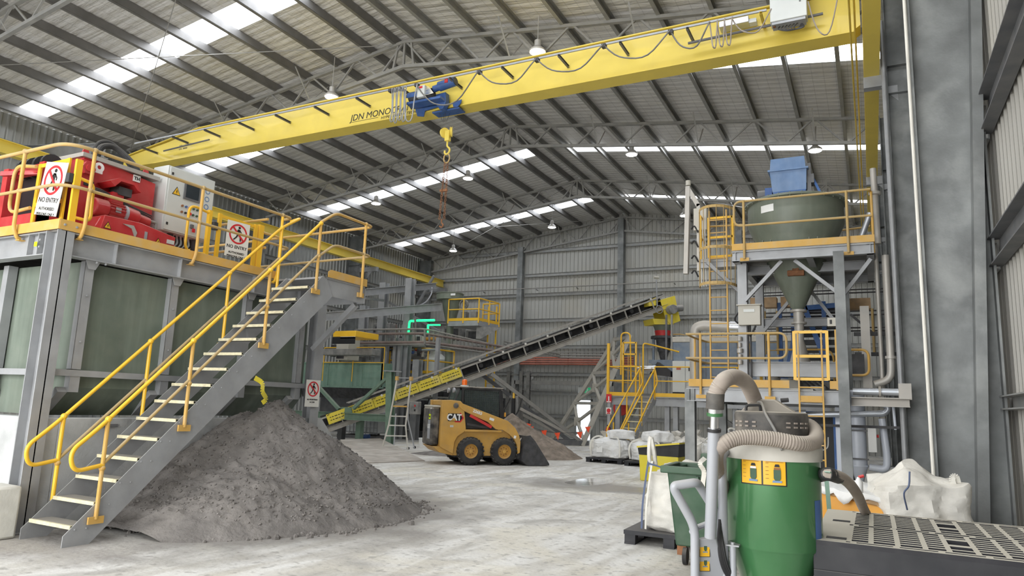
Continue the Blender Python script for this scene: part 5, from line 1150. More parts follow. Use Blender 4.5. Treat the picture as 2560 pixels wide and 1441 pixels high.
a = q2(1153, 760); MB().ring((a.x, Y2+.3, a.z), (1, 0, 0), (0, 0, 1), .24, .20, .1, 24).cyl((a.x, Y2+.3, a.z), (a.x, Y2+.4, a.z), .12, 14).build('hose_reel', 'machine_grey', t)
for px in (1145, 1170): a = q2(px, 790); MB().bb(a.x-.14, a.x+.14, Y2+.5, Y2+.8, zd, zd+.5).build('control_box', 'machine_grey', t)
a = q2(1150, 830); 
# grey structural posts and beams
t = thing('plant_frame', 'grey steel posts and beams standing behind the staircase landing', 'frame', (-17, 22, 0))
for px, yt in ((962, 708), (1027, 697), (1045, 900), (912, 765)):
    a = q2(px, yt, 26.5); MB().ibar((a.x, 26.5, 0), (a.x, 26.5, a.z), .34, .34, .03, (0, 1, 0)).build('post', 'galv', t)
MB().ibar(q2(812, 792, 21.5), q2(1102, 768, 27.5), .2, .36, .03).build('beam', 'galv', t)
MB().ibar(q2(905, 732, 24.0), q2(1090, 715, 29.4), .2, .32, .03).build('beam', 'galv', t)
MB().bar(q2(905, 745, 24.0), q2(960, 752, 26.0), .1, .1).build('beam', 'galv', t)
for a, b_ in (((965, 752), (1100, 830)), ((1085, 690), (1005, 830)), ((930, 745), (1000, 720))): MB().bar(q2(*a, 33), q2(*b_, 33), .12).build('brace', 'galv', t)
MB().tube(smooth([q2(1080, 718, 29), q2(1078, 735, 29), q2(1065, 755, 28.6), q2(1045, 766, 28)], 6), .035, 8).build('flexible_pipe', 'aluminium', t)
# cable tray and pipe rack
t = thing('pipe_rack', 'long grey rack of brown pipes and cable ladder running past the plant', 'rack', (-15, 21.8, 2.5))
ya, yb = 25.8, 31.5
def P3(px, py, y): return pt(px, py, y=y)
for ys_, m, r_ in ((825, 'tray', .045), (836, 'pipe_brown', .06), (858, 'pipe_brown', .07), (863, 'tray', .05)):
    d = {825: 43, 836: 32, 858: 22, 863: 26}[ys_]
    MB().tube(fillet([P3(890, ys_, ya), P3(1062, ys_-2, ya), P3(1315, ys_+d*1.3, yb)], .3, 4), r_, 8).build('pipe' if 'pipe' in m else 'tray_rail', m, t)
MB().tube(fillet([P3(905, 836, ya), P3(899, 840, ya), P3(899, 858, ya), P3(915, 859, ya)], .15, 4), .05, 8).build('pipe_bend', 'pipe_brown', t)
for k in range(26):
    a = P3(1062, 823, ya).lerp(P3(1315, 878, yb), k/25.); b_ = P3(1062, 861, ya).lerp(P3(1315, 896, yb), k/25.); MB().bar(a, b_, .06, .08).build('tray_rung', 'tray', t)
for k in range(8):
    px = 893+k*24; MB().bar(P3(px, 824, ya), P3(px, 864, ya), .04 if k else .2, .05 if k else .2).build('tray_rung', 'tray', t)
for px in (968, 989, 1001, 1095): a = P3(px, 862, ya+.3); MB().bar((a.x, ya+.3, 1.0 if px < 1000 else 0), (a.x, ya+.3, a.z+.3), .16, .16).build('rack_post', 'galv', t)
t = thing('pipe_rack', 'cable ladder rack sloping away along the end wall behind the trestle', 'rack', (-16, 33, 4))
for ys_ in (879, 886): MB().tube([P3(1260, ys_-25, 31), P3(1400, ys_+8, 35.4), P3(1545, ys_+10, 35.4)], .035, 6).build('tray_rail', 'tray', t)
for k in range(18): a = P3(1260, 854, 31).lerp(P3(1400, 887, 35.4), k/17.); MB().bar(a, a-Vector((0, 0, .14)), .03).build('tray_rung', 'tray', t)
# green lit pipework
t = thing('green_pipework', 'pipes with green light put in as a glow beside the funnel tank', 'pipes', (q2(1050, 820, 26.0).x, 23, 3.5))
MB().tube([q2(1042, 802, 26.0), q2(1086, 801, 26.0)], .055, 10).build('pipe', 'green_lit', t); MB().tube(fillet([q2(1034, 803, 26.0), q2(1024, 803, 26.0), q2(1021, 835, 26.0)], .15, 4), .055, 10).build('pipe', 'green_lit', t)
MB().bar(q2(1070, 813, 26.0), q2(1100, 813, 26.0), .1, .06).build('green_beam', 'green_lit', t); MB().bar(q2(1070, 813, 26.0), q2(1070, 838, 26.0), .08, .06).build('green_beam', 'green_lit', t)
for px in (1039, 925, 903): a = q2(px, 830); MB().cyl(q2(px, 840), q2(px, 795 if px > 1000 else 815), .06, 8).build('valve_stem', 'machine_grey', t) if px > 1000 else None
# plant room machinery
def blk(nm, lb, cat, px0, px1, py0, py1, y, dep, m, bev=.02, parts=()):
    a, b_ = pt(px0, py1, y=y), pt(px1, py0, y=y); z0 = min(a.z, pt(px1, py1, y=y).z)
    t = thing(nm, lb, cat, ((a.x+b_.x)/2, y+dep/2, z0)); MB().bb(a.x, b_.x, y, y+dep, z0, b_.z).build('body', m, t, bevel=bev)
    for (n2, fx0, fx1, fz0, fz1, mm) in parts:
        w_, h_ = b_.x-a.x, b_.z-z0; MB().bb(a.x+w_*fx0, a.x+w_*fx1, y-.02, y, z0+h_*fz0, z0+h_*fz1).build(n2, mm, t)
    return t, a, b_
blk('yellow_hood', 'yellow machine hood seen under the stair landing at the left of the plant', 'machine', 832, 890, 827, 842, 22.2, 1.5, 'yellow', parts=(('dark_skirt', .0, 1, -1.2, -.05, 'black_clean'), ('white_band', .35, 1, -.3, 0, 'white')))
blk('filter_window', 'grey framed rectangular opening above the pipe rack, left', 'machine', 930, 975, 808, 862, 28.5, .6, 'machine_grey', parts=(('frame_panel', .15, .85, .15, .85, 'machine_dark'),))
blk('filter_window', 'grey framed rectangular opening below the yellow service platform', 'machine', 1108, 1150, 815, 850, 30.4, .6, 'machine_grey', parts=(('frame_panel', .1, .9, .1, .8, 'machine_dark'),))
blk('filter_window', 'grey framed opening on the right below the yellow service platform', 'machine', 1164, 1208, 825, 852, 30.8, .6, 'machine_grey', parts=(('frame_panel', .15, .85, .15, .85, 'machine_dark'),))
blk('white_cabinet', 'white cabinet just below the glowing green pipes', 'cabinet', 1027, 1046, 838, 852, 27.4, .4, 'cabinet'); blk('white_cabinet', 'pale square cabinet beside the red motor', 'cabinet', 1021, 1040, 866, 876, 28.6, .4, 'cabinet')
blk('orange_cover', 'short orange cover bar above the pipe rack corner', 'cover', 1048, 1088, 843, 850, 28.3, .4, 'orange'); blk('screen_deck', 'long grey vibrating screen deck behind the yellow walkway', 'machine', 970, 1060, 884, 908, 28.6, 1.4, 'machine_grey', parts=(('gap_shade', 0, 1, -.9, -.1, 'machine_dark'),))  # dark sheet below the screen deck is painted-in shade
blk('timber_stack', 'grey beams stacked on the left behind the green trough', 'beams', 802, 930, 872, 888, 23.6, .6, 'machine_grey'); blk('side_machine', 'dusty white machine body at the left behind the green trough', 'machine', 838, 872, 846, 900, 24.2, .8, 'cabinet_dusty', parts=(('dark_panel', .1, .7, .05, .45, 'machine_dark'),))
t = thing('red_motor', 'red electric motor behind the pipe rack', 'motor', (q2(1050, 880).x, 22.9, q2(1050, 890).z))
MB().cyl(q2(1040, 872), q2(1048, 876), .11, 14).cyl(q2(1049, 874), q2(1058, 880), .10, 14).build('housing', 'red_plain', t)
t = thing('blue_motor', 'small blue electric motor left of the red one', 'motor', (q2(1025, 880).x, 22.9, q2(1025, 885).z)); MB().cyl(q2(1020, 880), q2(1033, 880), .11, 14).build('housing', 'blue', t)
t = thing('white_tank', 'white cylindrical tank behind the yellow walkway', 'tank', (q2(1089, 940, 29.2).x, 29.2, 1.5)); a = q2(1089, 895, 29.2); MB().lathe((a.x, 29.2, 1.2), [(.60, 0), (.60, a.z-1.2-.1), (.40, a.z-1.2+.1), (.28, a.z-1.2+.2), (.26, a.z-1.2+.45)], 26).build('shell', 'cabinet', t)
t = thing('yellow_walkway', 'yellow-railed walkway between the green post and the white tank', 'walkway', (q2(1030, 930).x, 27.2, 2))
za = q2(1000, 933, 27.2).z; x0, x1 = q2(972, 930, 27.2).x, q2(1068, 930, 27.2).x
MB().bb(x0, x1, 27.2, 28.2, za-.15, za).build('deck', 'galv', t); rail_run(t, [(x0, 27.2, za), (x1, 27.2, za), (x1+.3, 29, za)], h=1.15, m='yellow', every=1.3, r=.04)
x2 = q2(802, 900, 24.6).x
t2 = thing('guard_railing', 'yellow guard rail behind the green trough', 'railing', (x2, 24.8, 2.2)); rail_run(t2, [(x2, 24.8, 2.6), (q2(960, 900, 24.8).x, 24.8, 2.6)], m='yellow', h=1.4, kick=False)
# dark machinery behind the loader
random.seed(5)
t = thing('pump_skid', 'dark cluttered pump and gearbox skid behind the loader and ladder', 'machine', (-16.7, 28.3, 0))
MB().bb(-19.8, -13.6, 27.6, 29.3, 0, .35).build('base_frame', 'machine_dark', t)
for k in range(9):
    x = -19.3+.64*k; hh_ = random.uniform(.9, 2.3); MB().bb(x-.22, x+.22, 28.0, 28.6, .3, hh_).build('casing', random.choice(['machine_dark', 'machine_grey', 'machine_dark']), t, bevel=.03)
    if k % 2 == 0: MB().cyl((x, 27.7, 1.0+.1*k % .7), (x, 28.1, 1.0+.1*k % .7), .22, 18).build('pump_flange', 'machine_dark', t)
for k in range(10):
    x = -19.6+.6*k; MB().tube(smooth([(x, 27.7, .3), (x+.1, 27.6, 1.0), (x+.4, 27.7, 1.4+.1*(k % 3)), (x+.5, 27.9, 2.0)], 5), .035, 7).build('hose', 'rubber', t)
for z in (1.9, 2.3): MB().cyl((-19.6, 27.8, z), (-14.6, 27.8, z), .06, 8).build('pipe', 'machine_grey', t)
blk('pump_controller', 'grey control box on a stand right of the ladder', 'control box', 1022, 1045, 1005, 1036, 23.0, .25, 'machine_grey', parts=(('red_button', .6, .75, .6, .75, 'red_plain'), ('switch', .6, .75, .25, .4, 'black')))
for i, px in enumerate((1268, 1300, 1318)):
    a = pt(px, 1080, y=31.5); t = thing('rack_upright', 'grey slotted rack upright behind the conveyor, %s' % ('left one', 'middle one', 'right one')[i], 'post', (a.x, 31.5, 0))
    MB().ibar((a.x, 31.5, 0), (a.x, 31.5, 3.4), .18, .2, .015, (0, 1, 0)).build('post', 'machine_grey', t)
    for z in (1.6, 2.5, 3.2): MB().bar((a.x, 31.5, z), (a.x+.5, 31.5, z), .1, .06).build('arm', 'machine_grey', t)

random.seed(21)
t = thing('pipe_manifold', 'tangle of grey pipes, valves and small tanks behind the pipe rack', 'pipes', (q2(980, 860, 27.5).x, 27.5, 2.5))
for k in range(15):
    px = 903+k*11; y0 = random.choice((812, 822, 842)); y1 = y0+random.randint(25, 70); a, b_ = q2(px, y1, 27.3), q2(px+random.choice((0, 0, 8)), y0, 27.3)
    MB().cyl(a, b_, random.choice((.05, .07, .11)), 10).build('pipe', random.choice(('machine_grey', 'machine_dark', 'galv', 'cabinet_dusty', 'pipe_brown')), t)
for k in range(6):
    a = q2(915+k*27, 868+8*(k % 2), 27.1); MB().cyl(a, a+Vector((.9, 0, .02)), .06, 10).build('cross_pipe', random.choice(('machine_grey', 'machine_dark', 'galv')), t); MB().lathe(a, [(.04, 0), (.13, .03), (.13, .07), (.04, .1)], 14, (0, -1, 0)).build('hand_wheel', random.choice(('rust', 'machine_dark', 'blue')), t)
for px, py0, m in ((838, 856, 'machine_dark'), (862, 862, 'cabinet_dusty'), (890, 858, 'machine_grey')):
    a = q2(px, py0+36, 25.5); MB().bb(a.x-.22, a.x+.22, 25.4, 25.9, a.z, a.z+.55).build('housing', m, t, bevel=.02)
# ================================================================ right-hand tower
def py_(px, py, y): return pt(px, py, y=y)
YA = 14.7
lp = thing('lower_platform', 'grey steel lower platform with yellow railings in front of the green round tank tower', 'platform', (-1.9, 16, 0))
xl, xr, zd = -3.42, -.42, 2.22
MB().bb(xl, -1.0, YA+.02, 19.6, zd-.04, zd).bb(-1.0, xr, YA+.9, 19.6, zd-.04, zd).build('deck', 'mesh_grate', lp)
MB().ibar((xl, YA+.06, zd-.17), (xr, YA+.06, zd-.17), .14, .26, .014).build('edge_beam', 'galv', lp)
for x in (xl+.07, xr-.07): MB().ibar((x, YA, zd-.17), (x, 19.6, zd-.17), .14, .26, .014).build('edge_beam', 'galv', lp)
MB().ibar((xl, 19.6, zd-.17), (xr, 19.6, zd-.17), .14, .26, .014).build('edge_beam', 'galv', lp)
for x, y in ((-3.36, YA+.1), (-3.36, 18.3), (-.5, 18.3)): MB().ibar((x, y, 0), (x, y, zd-.05), .20, .20, .014, (0, 1, 0)).build('leg', 'column_steel', lp)
kb = MB().bb(xl+.05, -1.42, YA-.03, YA-.02, zd+.0, zd+.15); kb.bb(-.70, xr, YA-.03, YA-.02, zd+.0, zd+.15); kb.build('kick_board', 'yellow_dusty', lp)
def loop_rail(root, x0, x1, y, za, zb, m='yellow_old', wrap=None):
    pts = ([(x0+.55, y+wrap, za), (x0, y+wrap*.4, za)] if wrap else []) + [(x0, y, za), (x1, y, za), (x1, y, zb), (x0, y, zb)] + ([(x0, y+wrap*.4, zb), (x0+.55, y+wrap, zb)] if wrap else [])
    return MB().tube(fillet(pts, .16, 6), .024, 10).build('loop_rail', m, root)
loop_rail(lp, -3.42, -1.45, YA-.05, 3.30, 2.80)
for x in (-3.12, -1.78):
    r = MB().tube([(x, YA-.05, 3.32), (x, YA-.05, 2.06)], .026, 10).build('post', 'yellow_dusty', lp); MB().bb(x-.10, x+.10, YA-.04, YA-.02, 1.98, 2.05).build('foot_plate', 'yellow_dusty', r)
MB().tube(fillet([(-3.40, YA-.05, 3.30), (-3.42, YA+.6, 3.30), (-3.3, YA+1.5, 3.28), (-2.35, YA+1.5, 3.28), (-2.35, YA+1.5, 2.8), (-3.3, YA+1.5, 2.8), (-3.42, YA+.6, 2.8), (-3.4, YA-.05, 2.8)], .16, 5), .024, 8).build('side_rail', 'yellow_old', lp)
for x in (-3.42, -2.6): MB().tube([(x, YA+(.8 if x < -3 else 1.5), 3.30), (x, YA+(.8 if x < -3 else 1.5), zd)], .024, 8).build('post', 'yellow_dusty', lp)
MB().tube(fillet([(-2.0, 17.9, 3.25), (-.75, 17.9, 3.25), (-.75, 17.9, 2.5)], .25, 6), .024, 8).build('side_rail', 'yellow_dusty', lp)
for x in (-.56,): r = MB().bar((x, YA-.03, 3.35), (x, YA-.03, 2.2), .05, .05).build('post', 'yellow_dusty', lp)
g = thing('swing_gate', 'bright yellow square swing gate on the lower right platform above its ladder', 'gate', (-.98, YA, 2.3))
for x in (-1.31, -.72): MB().bb(x-.028, x+.028, YA-.06, YA-.03, 2.38, 3.33).build('stile', 'yellow', g)
for z in (2.40, 2.84, 3.31): MB().bb(-1.31, -.72, YA-.055, YA-.03, z-.028, z+.028).build('gate_rail', 'yellow', g)
a = thing('access_ladder', 'dusty yellow ladder hanging below the swing gate of the lower platform', 'ladder', (-1.0, YA, 0))
for x in (-1.24, -.82): MB().bar((x, YA-.10, .05), (x, YA-.06, 3.3), .03, .05).build('stile', 'yellow_dusty', a)
for k in range(8): MB().cyl((-1.24, YA-.09, .35+.27*k), (-.82, YA-.09, .35+.27*k), .014, 8).build('rung', 'yellow_dusty', a)
MB().bb(-1.22, -.84, YA-.08, YA-.02, 1.98, 2.08).build('toe_bracket', 'yellow_dusty', a)
# tower
tw = thing('steel_tower', 'grey steel tower carrying the round green tank beside the right wall', 'tower', (-1.2, 16.5, 0))
ZU = 5.08
for x, y in ((-2.36, 15.35), (-.46, YA+.02), (-2.36, 17.9), (-.46, 17.9)): MB().ibar((x, y, 0 if x > -1 else zd), (x, y, ZU-.2), .19, .19, .014, (0, 1, 0)).build('leg', 'column_steel' if x > -1 else 'galv', tw)
MB().bb(-2.50, .16, 14.9, 18.2, ZU-.03, ZU).build('deck', 'mesh_grate', tw)
for (p, q) in (((-2.5, 14.95, ZU-.13), (.16, 14.95, ZU-.13)), ((-2.5, 18.1, ZU-.13), (.16, 18.1, ZU-.13)), ((-2.43, 14.9, ZU-.13), (-2.43, 18.2, ZU-.13)), ((.1, 14.9, ZU-.13), (.1, 18.2, ZU-.13)), ((-1.0, 15, ZU-.13), (-1.0, 18, ZU-.13)), ((-2.4, 16.2, ZU-.2), (0, 16.2, ZU-.2))): MB().ibar(p, q, .13, .20, .014).build('deck_beam', 'galv', tw)
for (p, q) in (((-2.30, 15.2, 4.05), (-1.55, 15.2, 4.86)), ((-.52, 15.2, 4.15), (-1.30, 15.2, 4.86)), ((-2.30, 17.6, 3.6), (-1.3, 17.6, 4.8)), ((-.5, 17.6, 3.6), (-1.3, 17.6, 4.8)), ((-.42, 15.2, 4.1), (.1, 15.2, 4.8)), ((-2.36, 15.5, 4.2), (-3.1, 15.3, 4.95))): MB().bar(p, q, .09, .07).build('knee_brace', 'galv', tw)
MB().ibar((-2.3, 15.3, 2.62), (-.5, 15.3, 2.62), .16, .30, .014).build('cross_beam', 'galv', tw)
MB().ibar((-2.3, 17.9, 3.9), (-.5, 17.9, 3.9), .16, .2, .014).build('cross_beam', 'galv', tw)
MB().bb(-2.5, .18, 14.88, 14.89, ZU, ZU+.14).build('kick_board', 'yellow_dusty', tw)
loop_rail(tw, .15, -2.44, 14.86, ZU+1.05, ZU+.52, 'yellow_old')
for x in (-2.24, -.28):
    r = MB().tube([(x, 14.85, ZU+1.06), (x, 14.85, ZU-.2)], .026, 10).build('post', 'yellow_old', tw); MB().bb(x-.09, x+.09, 14.87, 14.885, ZU-.24, ZU-.17).build('foot_plate', 'yellow_dusty', r)
MB().tube(fillet([(.13, 14.86, ZU+1.05), (.16, 15.2, ZU+1.05), (.16, 17.9, ZU+1.05), (-.6, 18.1, ZU+1.05)], .12, 5), .024, 8).build('side_rail', 'yellow_dusty', tw)
MB().tube([(.16, 15.0, ZU+1.05), (.16, 15.0, ZU-.2)], .024, 8).build('post', 'yellow_dusty', tw)
MB().tube([(-2.5, 17.9, ZU+.6), (.1, 17.9, ZU+.6)], .024, 8).build('rear_rail', 'yellow_dusty', tw)
# round tank
TC = (-1.36, 16.35)
rt_ = thing('round_tank', 'olive green round flat-bottomed tank on top of the right tower', 'tank', (TC[0], TC[1], ZU))
MB().lathe((*TC, 0), [(.74, 5.14), (.82, 5.45), (1.0, 5.86), (1.0, 6.33)], 48, cap=False).build('shell', 'olive_tank', rt_)
MB().lathe((*TC, 0), [(1.0, 6.30), (1.07, 6.32), (1.07, 6.36), (1.0, 6.39), (.55, 6.45), (.01, 6.47)], 48, cap=False).build('lid', 'olive_tank', rt_)
MB().lathe((*TC, 0), [(.12, 3.98), (.62, 5.05), (.62, 5.12)], 32, cap=False).build('cone', 'olive_tank', rt_)
b = MB()
for k in range(28): a = 2*PI*k/28; b.cyl((TC[0]+1.045*math.cos(a), TC[1]+1.045*math.sin(a), 6.29), (TC[0]+1.045*math.cos(a), TC[1]+1.045*math.sin(a), 6.385), .012, 6)
b.build('rim_bolts', 'olive_tank', rt_)
for dx in (-.50, .42):
    for e in (-.08, .08): MB().bb(TC[0]+dx+e-.008, TC[0]+dx+e+.008, TC[1]-.98, TC[1]-.70, ZU, ZU+.30).build('support_foot', 'olive_tank', rt_)
a = py_(1905, 553, 15.5); q = MB()
for i in range(6):
    a0 = math.radians(-90+30+i*3.2); a1 = a0+math.radians(3.2)
lab = MB().lathe((*TC, 0), [(1.006, 6.02), (1.006, 6.18)], 8, ZV, math.radians(-76+6), math.radians(-58+6), False).build('white_label', 'white', rt_)
MB().box((TC[0]+.02, TC[1]-.48, 4.72), (.34, .10, .12)).box((TC[0]+.02, TC[1]-.46, 4.84), (.14, .1, .16)).build('vibrator', 'rust', rt_, bevel=.015)
rv = thing('outlet_valve', 'dusty flanged outlet spout below the green tank cone', 'valve', (TC[0]+.02, TC[1], 2.6))
MB().lathe((TC[0]+.02, TC[1]-.1, 0), [(.17, 3.92), (.17, 3.97), (.11, 3.97), (.11, 3.70), (.16, 3.70), (.16, 3.66), (.10, 3.66), (.09, 3.3), (.12, 3.2), (.28, 2.55)], 22).build('spout', 'duct_dusty', rv)
bh = thing('blue_hopper', 'blue steel inlet hopper box standing on the round green tank', 'hopper', (-1.45, 16.3, 6.45))
def frustum(x0, x1, y0, y1, za, X0, X1, Y0_, Y1_, zb):
    return MB().add([(x0, y0, za), (x1, y0, za), (x1, y1, za), (x0, y1, za), (X0, Y0_, zb), (X1, Y0_, zb), (X1, Y1_, zb), (X0, Y1_, zb)], [(3, 2, 1, 0), (4, 5, 6, 7), (0, 1, 5, 4), (1, 2, 6, 5), (2, 3, 7, 6), (3, 0, 4, 7)])
frustum(-1.78, -1.08, 15.95, 16.75, 6.60, -1.82, -1.06, 15.9, 16.8, 7.05).build('lower_box', 'blue_hopper', bh)
frustum(-1.82, -1.08, 15.92, 16.78, 7.09, -1.80, -1.10, 15.94, 16.76, 7.36).build('upper_box', 'blue_hopper', bh)
MB().bb(-1.86, -1.02, 15.86, 16.84, 7.05, 7.09).build('flange', 'blue_hopper', bh); frustum(-1.70, -1.16, 16.0, 16.7, 6.42, -1.78, -1.08, 15.95, 16.75, 6.60).build('neck', 'blue_rack', bh)
MB().cyl((-2.12, 16.2, 6.62), (-1.92, 16.2, 6.62), .11, 16).build('motor', 'galv_dark', bh); MB().bb(-1.95, -1.80, 16.05, 16.35, 6.48, 6.74).build('gearbox', 'blue', bh)
MB().bb(-1.08, -.92, 16.0, 16.3, 6.75, 6.95).bb(-1.06, -.98, 16.0, 16.1, 6.45, 7.2).build('drive_bracket', 'galv_dark', bh); MB().bar((-.98, 16.1, 6.95), (-.78, 16.1, 6.45), .05).build('brace', 'blue_rack', bh)
MB().tube(fillet([(-1.62, 15.9, 6.45), (-1.62, 15.85, 6.52), (-1.42, 15.85, 6.52), (-1.42, 15.9, 6.45)], .03), .012, 6).build('handle', 'galv', bh)
# caged ladder
cl = thing('caged_ladder', 'dusty yellow caged ladder climbing the left side of the tower', 'ladder', (-2.86, 15.3, 2.2))
yL = 15.45
for x in (-3.07, -2.70): MB().bar((x, yL, 2.25), (x, yL, 6.15), .03, .05).build('stile', 'yellow_dusty', cl)
for k in range(13): MB().cyl((-3.07, yL, 2.45+.29*k), (-2.70, yL, 2.45+.29*k), .013, 8).build('rung', 'yellow_dusty', cl)
def hoop(z, r=.37): return [(-2.885-r*math.cos(a)*1.05, yL-.02-r*1.5*math.sin(a), z) for a in [PI*i/16 for i in range(17)]]
for z in (4.42, 5.2, 6.10):
    b = MB(); h_ = hoop(z)
    for i in range(16): b.bar(h_[i], h_[i+1], .008, .06)
    b.build('cage_hoop', 'yellow_old', cl)
for i in range(1, 16, 2): p = hoop(0)[i]; MB().bar((p[0], p[1], 4.4), (p[0], p[1], 6.12), .035, .008, (1, 0, 0)).build('cage_strip', 'yellow_old', cl)
g = thing('swing_gate', 'yellow gate frame at the head of the caged ladder', 'gate', (-2.75, 15.6, 5.1))
for x in (-3.12, -2.60): MB().bb(x-.025, x+.025, 15.62, 15.66, 5.12, 6.05).build('stile', 'yellow', g)
for z in (5.14, 5.58, 6.03): MB().bb(-3.12, -2.60, 15.62, 15.65, z-.025, z+.025).build('gate_rail', 'yellow', g)
lw = thing('ladder_landing', 'small steel landing bracket behind the caged ladder', 'platform', (-2.9, 15.9, 4.9))
MB().bb(-3.3, -2.45, 15.55, 16.6, 5.02, 5.08).build('deck', 'mesh_grate', lw); MB().ibar((-3.3, 15.6, 4.95), (-2.45, 15.6, 4.95), .1, .14, .01).build('beam', 'galv', lw)
MB().tube(fillet([(-3.3, 15.6, 6.1), (-3.35, 16.6, 6.1), (-2.5, 16.7, 6.1)], .1, 4), .024, 8).tube(fillet([(-3.3, 15.6, 5.6), (-3.35, 16.6, 5.6), (-2.5, 16.7, 5.6)], .1, 4), .024, 8).build('railing', 'yellow_dusty', lw)
MB().bar((-3.3, 15.6, 6.1), (-3.3, 15.6, 5.05), .05).build('post', 'yellow', lw)
ct = thing('cable_riser', 'grey vertical cable riser frame left of the caged ladder', 'frame', (-3.6, 16, 4.9))
MB().bar((-3.72, 16, 4.85), (-3.66, 16, 6.95), .10, .14).build('upright', 'duct_dusty', ct); MB().bar((-3.42, 16, 4.9), (-3.42, 16, 6.5), .08, .1).build('upright', 'duct_dusty', ct); MB().bar((-3.66, 16, 6.9), (-3.42, 16, 6.45), .10).build('brace', 'duct_dusty', ct)
MB().bb(-3.52, -3.22, 15.9, 16.1, 5.85, 6.38).build('junction_box', 'cabinet_dusty', ct, bevel=.01)
for k in range(4): MB().tube(smooth([(-3.58, 15.95, 5.9-.35*k), (-3.5, 15.9, 5.95-.35*k), (-3.42, 15.92, 5.8-.35*k)], 4), .02, 6).build('cable', 'black', ct)
for k in range(3): MB().cyl((-3.36+.05*k, 15.9, 5.85), (-3.32+.05*k, 15.8, 4.5), .012, 6).build('cable', 'strap_white', ct)
MB().cyl((-3.66, 16, 6.98), (-3.66, 16, 7.1), .06, 10).build('beacon', 'cabinet_dusty', ct)
# boxes and pipes on the tower
eb = thing('isolator_box', 'dusty grey electrical box with a label fixed to the tower leg', 'box', (-2.28, 15.1, 3.48))
MB().bb(-2.42, -1.98, 15.06, 15.25, 3.52, 3.93).build('enclosure', 'cabinet_dusty', eb, bevel=.01); MB().bb(-2.45, -1.96, 15.02, 15.27, 3.93, 3.95).build('rain_cover', 'cabinet_dusty', eb); MB().bb(-2.31, -2.09, 15.05, 15.06, 3.79, 3.85).build('label_plate', 'cabinet', eb)
MB().tube(smooth([(-2.2, 15.15, 3.52), (-2.2, 15.1, 3.3), (-2.12, 15.05, 3.4), (-2.08, 15.1, 3.5)], 5), .02, 7).build('cable', 'black', eb); MB().tube([(-2.25, 15.15, 3.52), (-2.25, 15.15, 2.3)], .02, 6).tube([(-2.19, 15.15, 3.3), (-2.19, 15.15, 2.3)], .02, 6).build('conduit', 'machine_dark', eb); MB().tube(smooth([(-2.42, 15.15, 3.8), (-2.5, 15.15, 3.68), (-2.48, 15.15, 3.6), (-2.42, 15.2, 3.58)], 4), .018, 6).build('conduit', 'black', eb)
eb = thing('lubricator', 'cluster of small valves on the tower leg below the isolator box', 'valve', (-2.35, 15.1, 3.0))
for z, r_ in ((3.25, .05), (3.12, .035), (3.0, .06), (2.88, .045), (2.76, .05)): MB().cyl((-2.42, 15.2, z-.05), (-2.42, 15.2, z+.04), r_, 12).build('valve_body', 'duct_dusty', eb)
eb = thing('socket_box', 'small white socket box on the right tower leg', 'box', (-.62, 14.8, 3.45)); MB().bb(-.70, -.55, 14.66, 14.78, 3.42, 3.58).build('enclosure', 'cabinet_dusty', eb); MB().bb(-.66, -.62, 14.65, 14.66, 3.46, 3.54).build('socket', 'black', eb)
q = thing('wall_fan', 'round dusty yellow-rimmed pipe guard beside the right tower leg', 'guard', (-.2, 15.2, 2.6)); MB().tube(fillet([(-.32, 15.3, 3.02), (-.02, 15.3, 3.02), (-.02, 15.3, 2.52), (-.32, 15.3, 2.52)], .2, 6), .025, 8).build('loop_rail', 'yellow_dusty', q); MB().bb(-.32, -.1, 15.5, 15.7, 2.55, 2.95).build('motor', 'machine_dark', q)
for i, (x, zt_, r_, lb) in enumerate(((-.06, 4.0, .12, 'brown dusty square duct behind the right tower leg'), (.20, 5.9, .04, 'thin dusty vertical pipe right of the tower'), (.36, 3.9, .07, 'grey vertical pipe with elbow nearest the wall columns'))):
    t = thing('vertical_pipe', lb, 'pipe', (x, 15.9, 2.2))
    if i == 0: MB().bar((x, 16.2, 2.3), (x, 16.2, zt_), .17, .17).build('duct', 'duct_dusty', t)
    elif i == 1: MB().cyl((x, 15.6, 2.3), (x, 15.6, zt_), r_, 12).build('pipe', 'duct_dusty', t); MB().cyl((x, 15.6, 5.2), (x, 15.6, 5.28), .07, 12).build('collar', 'galv', t)
    else: MB().tube(fillet([(x, 15.4, zt_+1), (x, 15.4, 2.75), (x-.02, 15.4, 2.45), (x-.30, 15.4, 2.35)], .14, 6), r_, 14).build('pipe', 'duct_dusty', t); MB().cyl((x, 15.4, 2.85), (x, 15.4, 2.90), .10, 16).build('flange', 'duct_dusty', t)
t = thing('leaning_pipe', 'short leaning grey pipe spool on the upper deck at the wall', 'pipe', (.1, 16, 5.1)); MB().cyl((-.12, 16.2, 5.3), (.14, 16.2, 6.0), .06, 12).build('pipe', 'aluminium', t); MB().cyl((-.13, 16.2, 5.26), (-.11, 16.2, 5.31), .11, 14).build('flange', 'aluminium', t)
t = thing('standing_pipe', 'grey flanged stub pipe standing at the right end of the upper deck', 'pipe', (.2, 15.3, 5.1)); MB().cyl((.24, 15.2, 5.1), (.22, 15.2, 6.65), .06, 12).build('pipe', 'duct_dusty', t); MB().cyl((.225, 15.2, 6.1), (.225, 15.2, 6.16), .11, 14).build('flange', 'duct_dusty', t)
sh = thing('pipe_shelf', 'dusty channel shelf carrying bright pipes between tower and wall column', 'shelf', (.1, 15.2, 1.9))
MB().chan((-.35, 15.0, 2.0), (.62, 15.0, 2.0), .2, .16, .012).build('channel', 'duct_dusty', sh); MB().bb(-.35, .66, 14.95, 15.25, 2.06, 2.09).bb(.45, .66, 14.95, 15.2, 2.09, 2.36).build('shelf_plate', 'duct_dusty', sh)
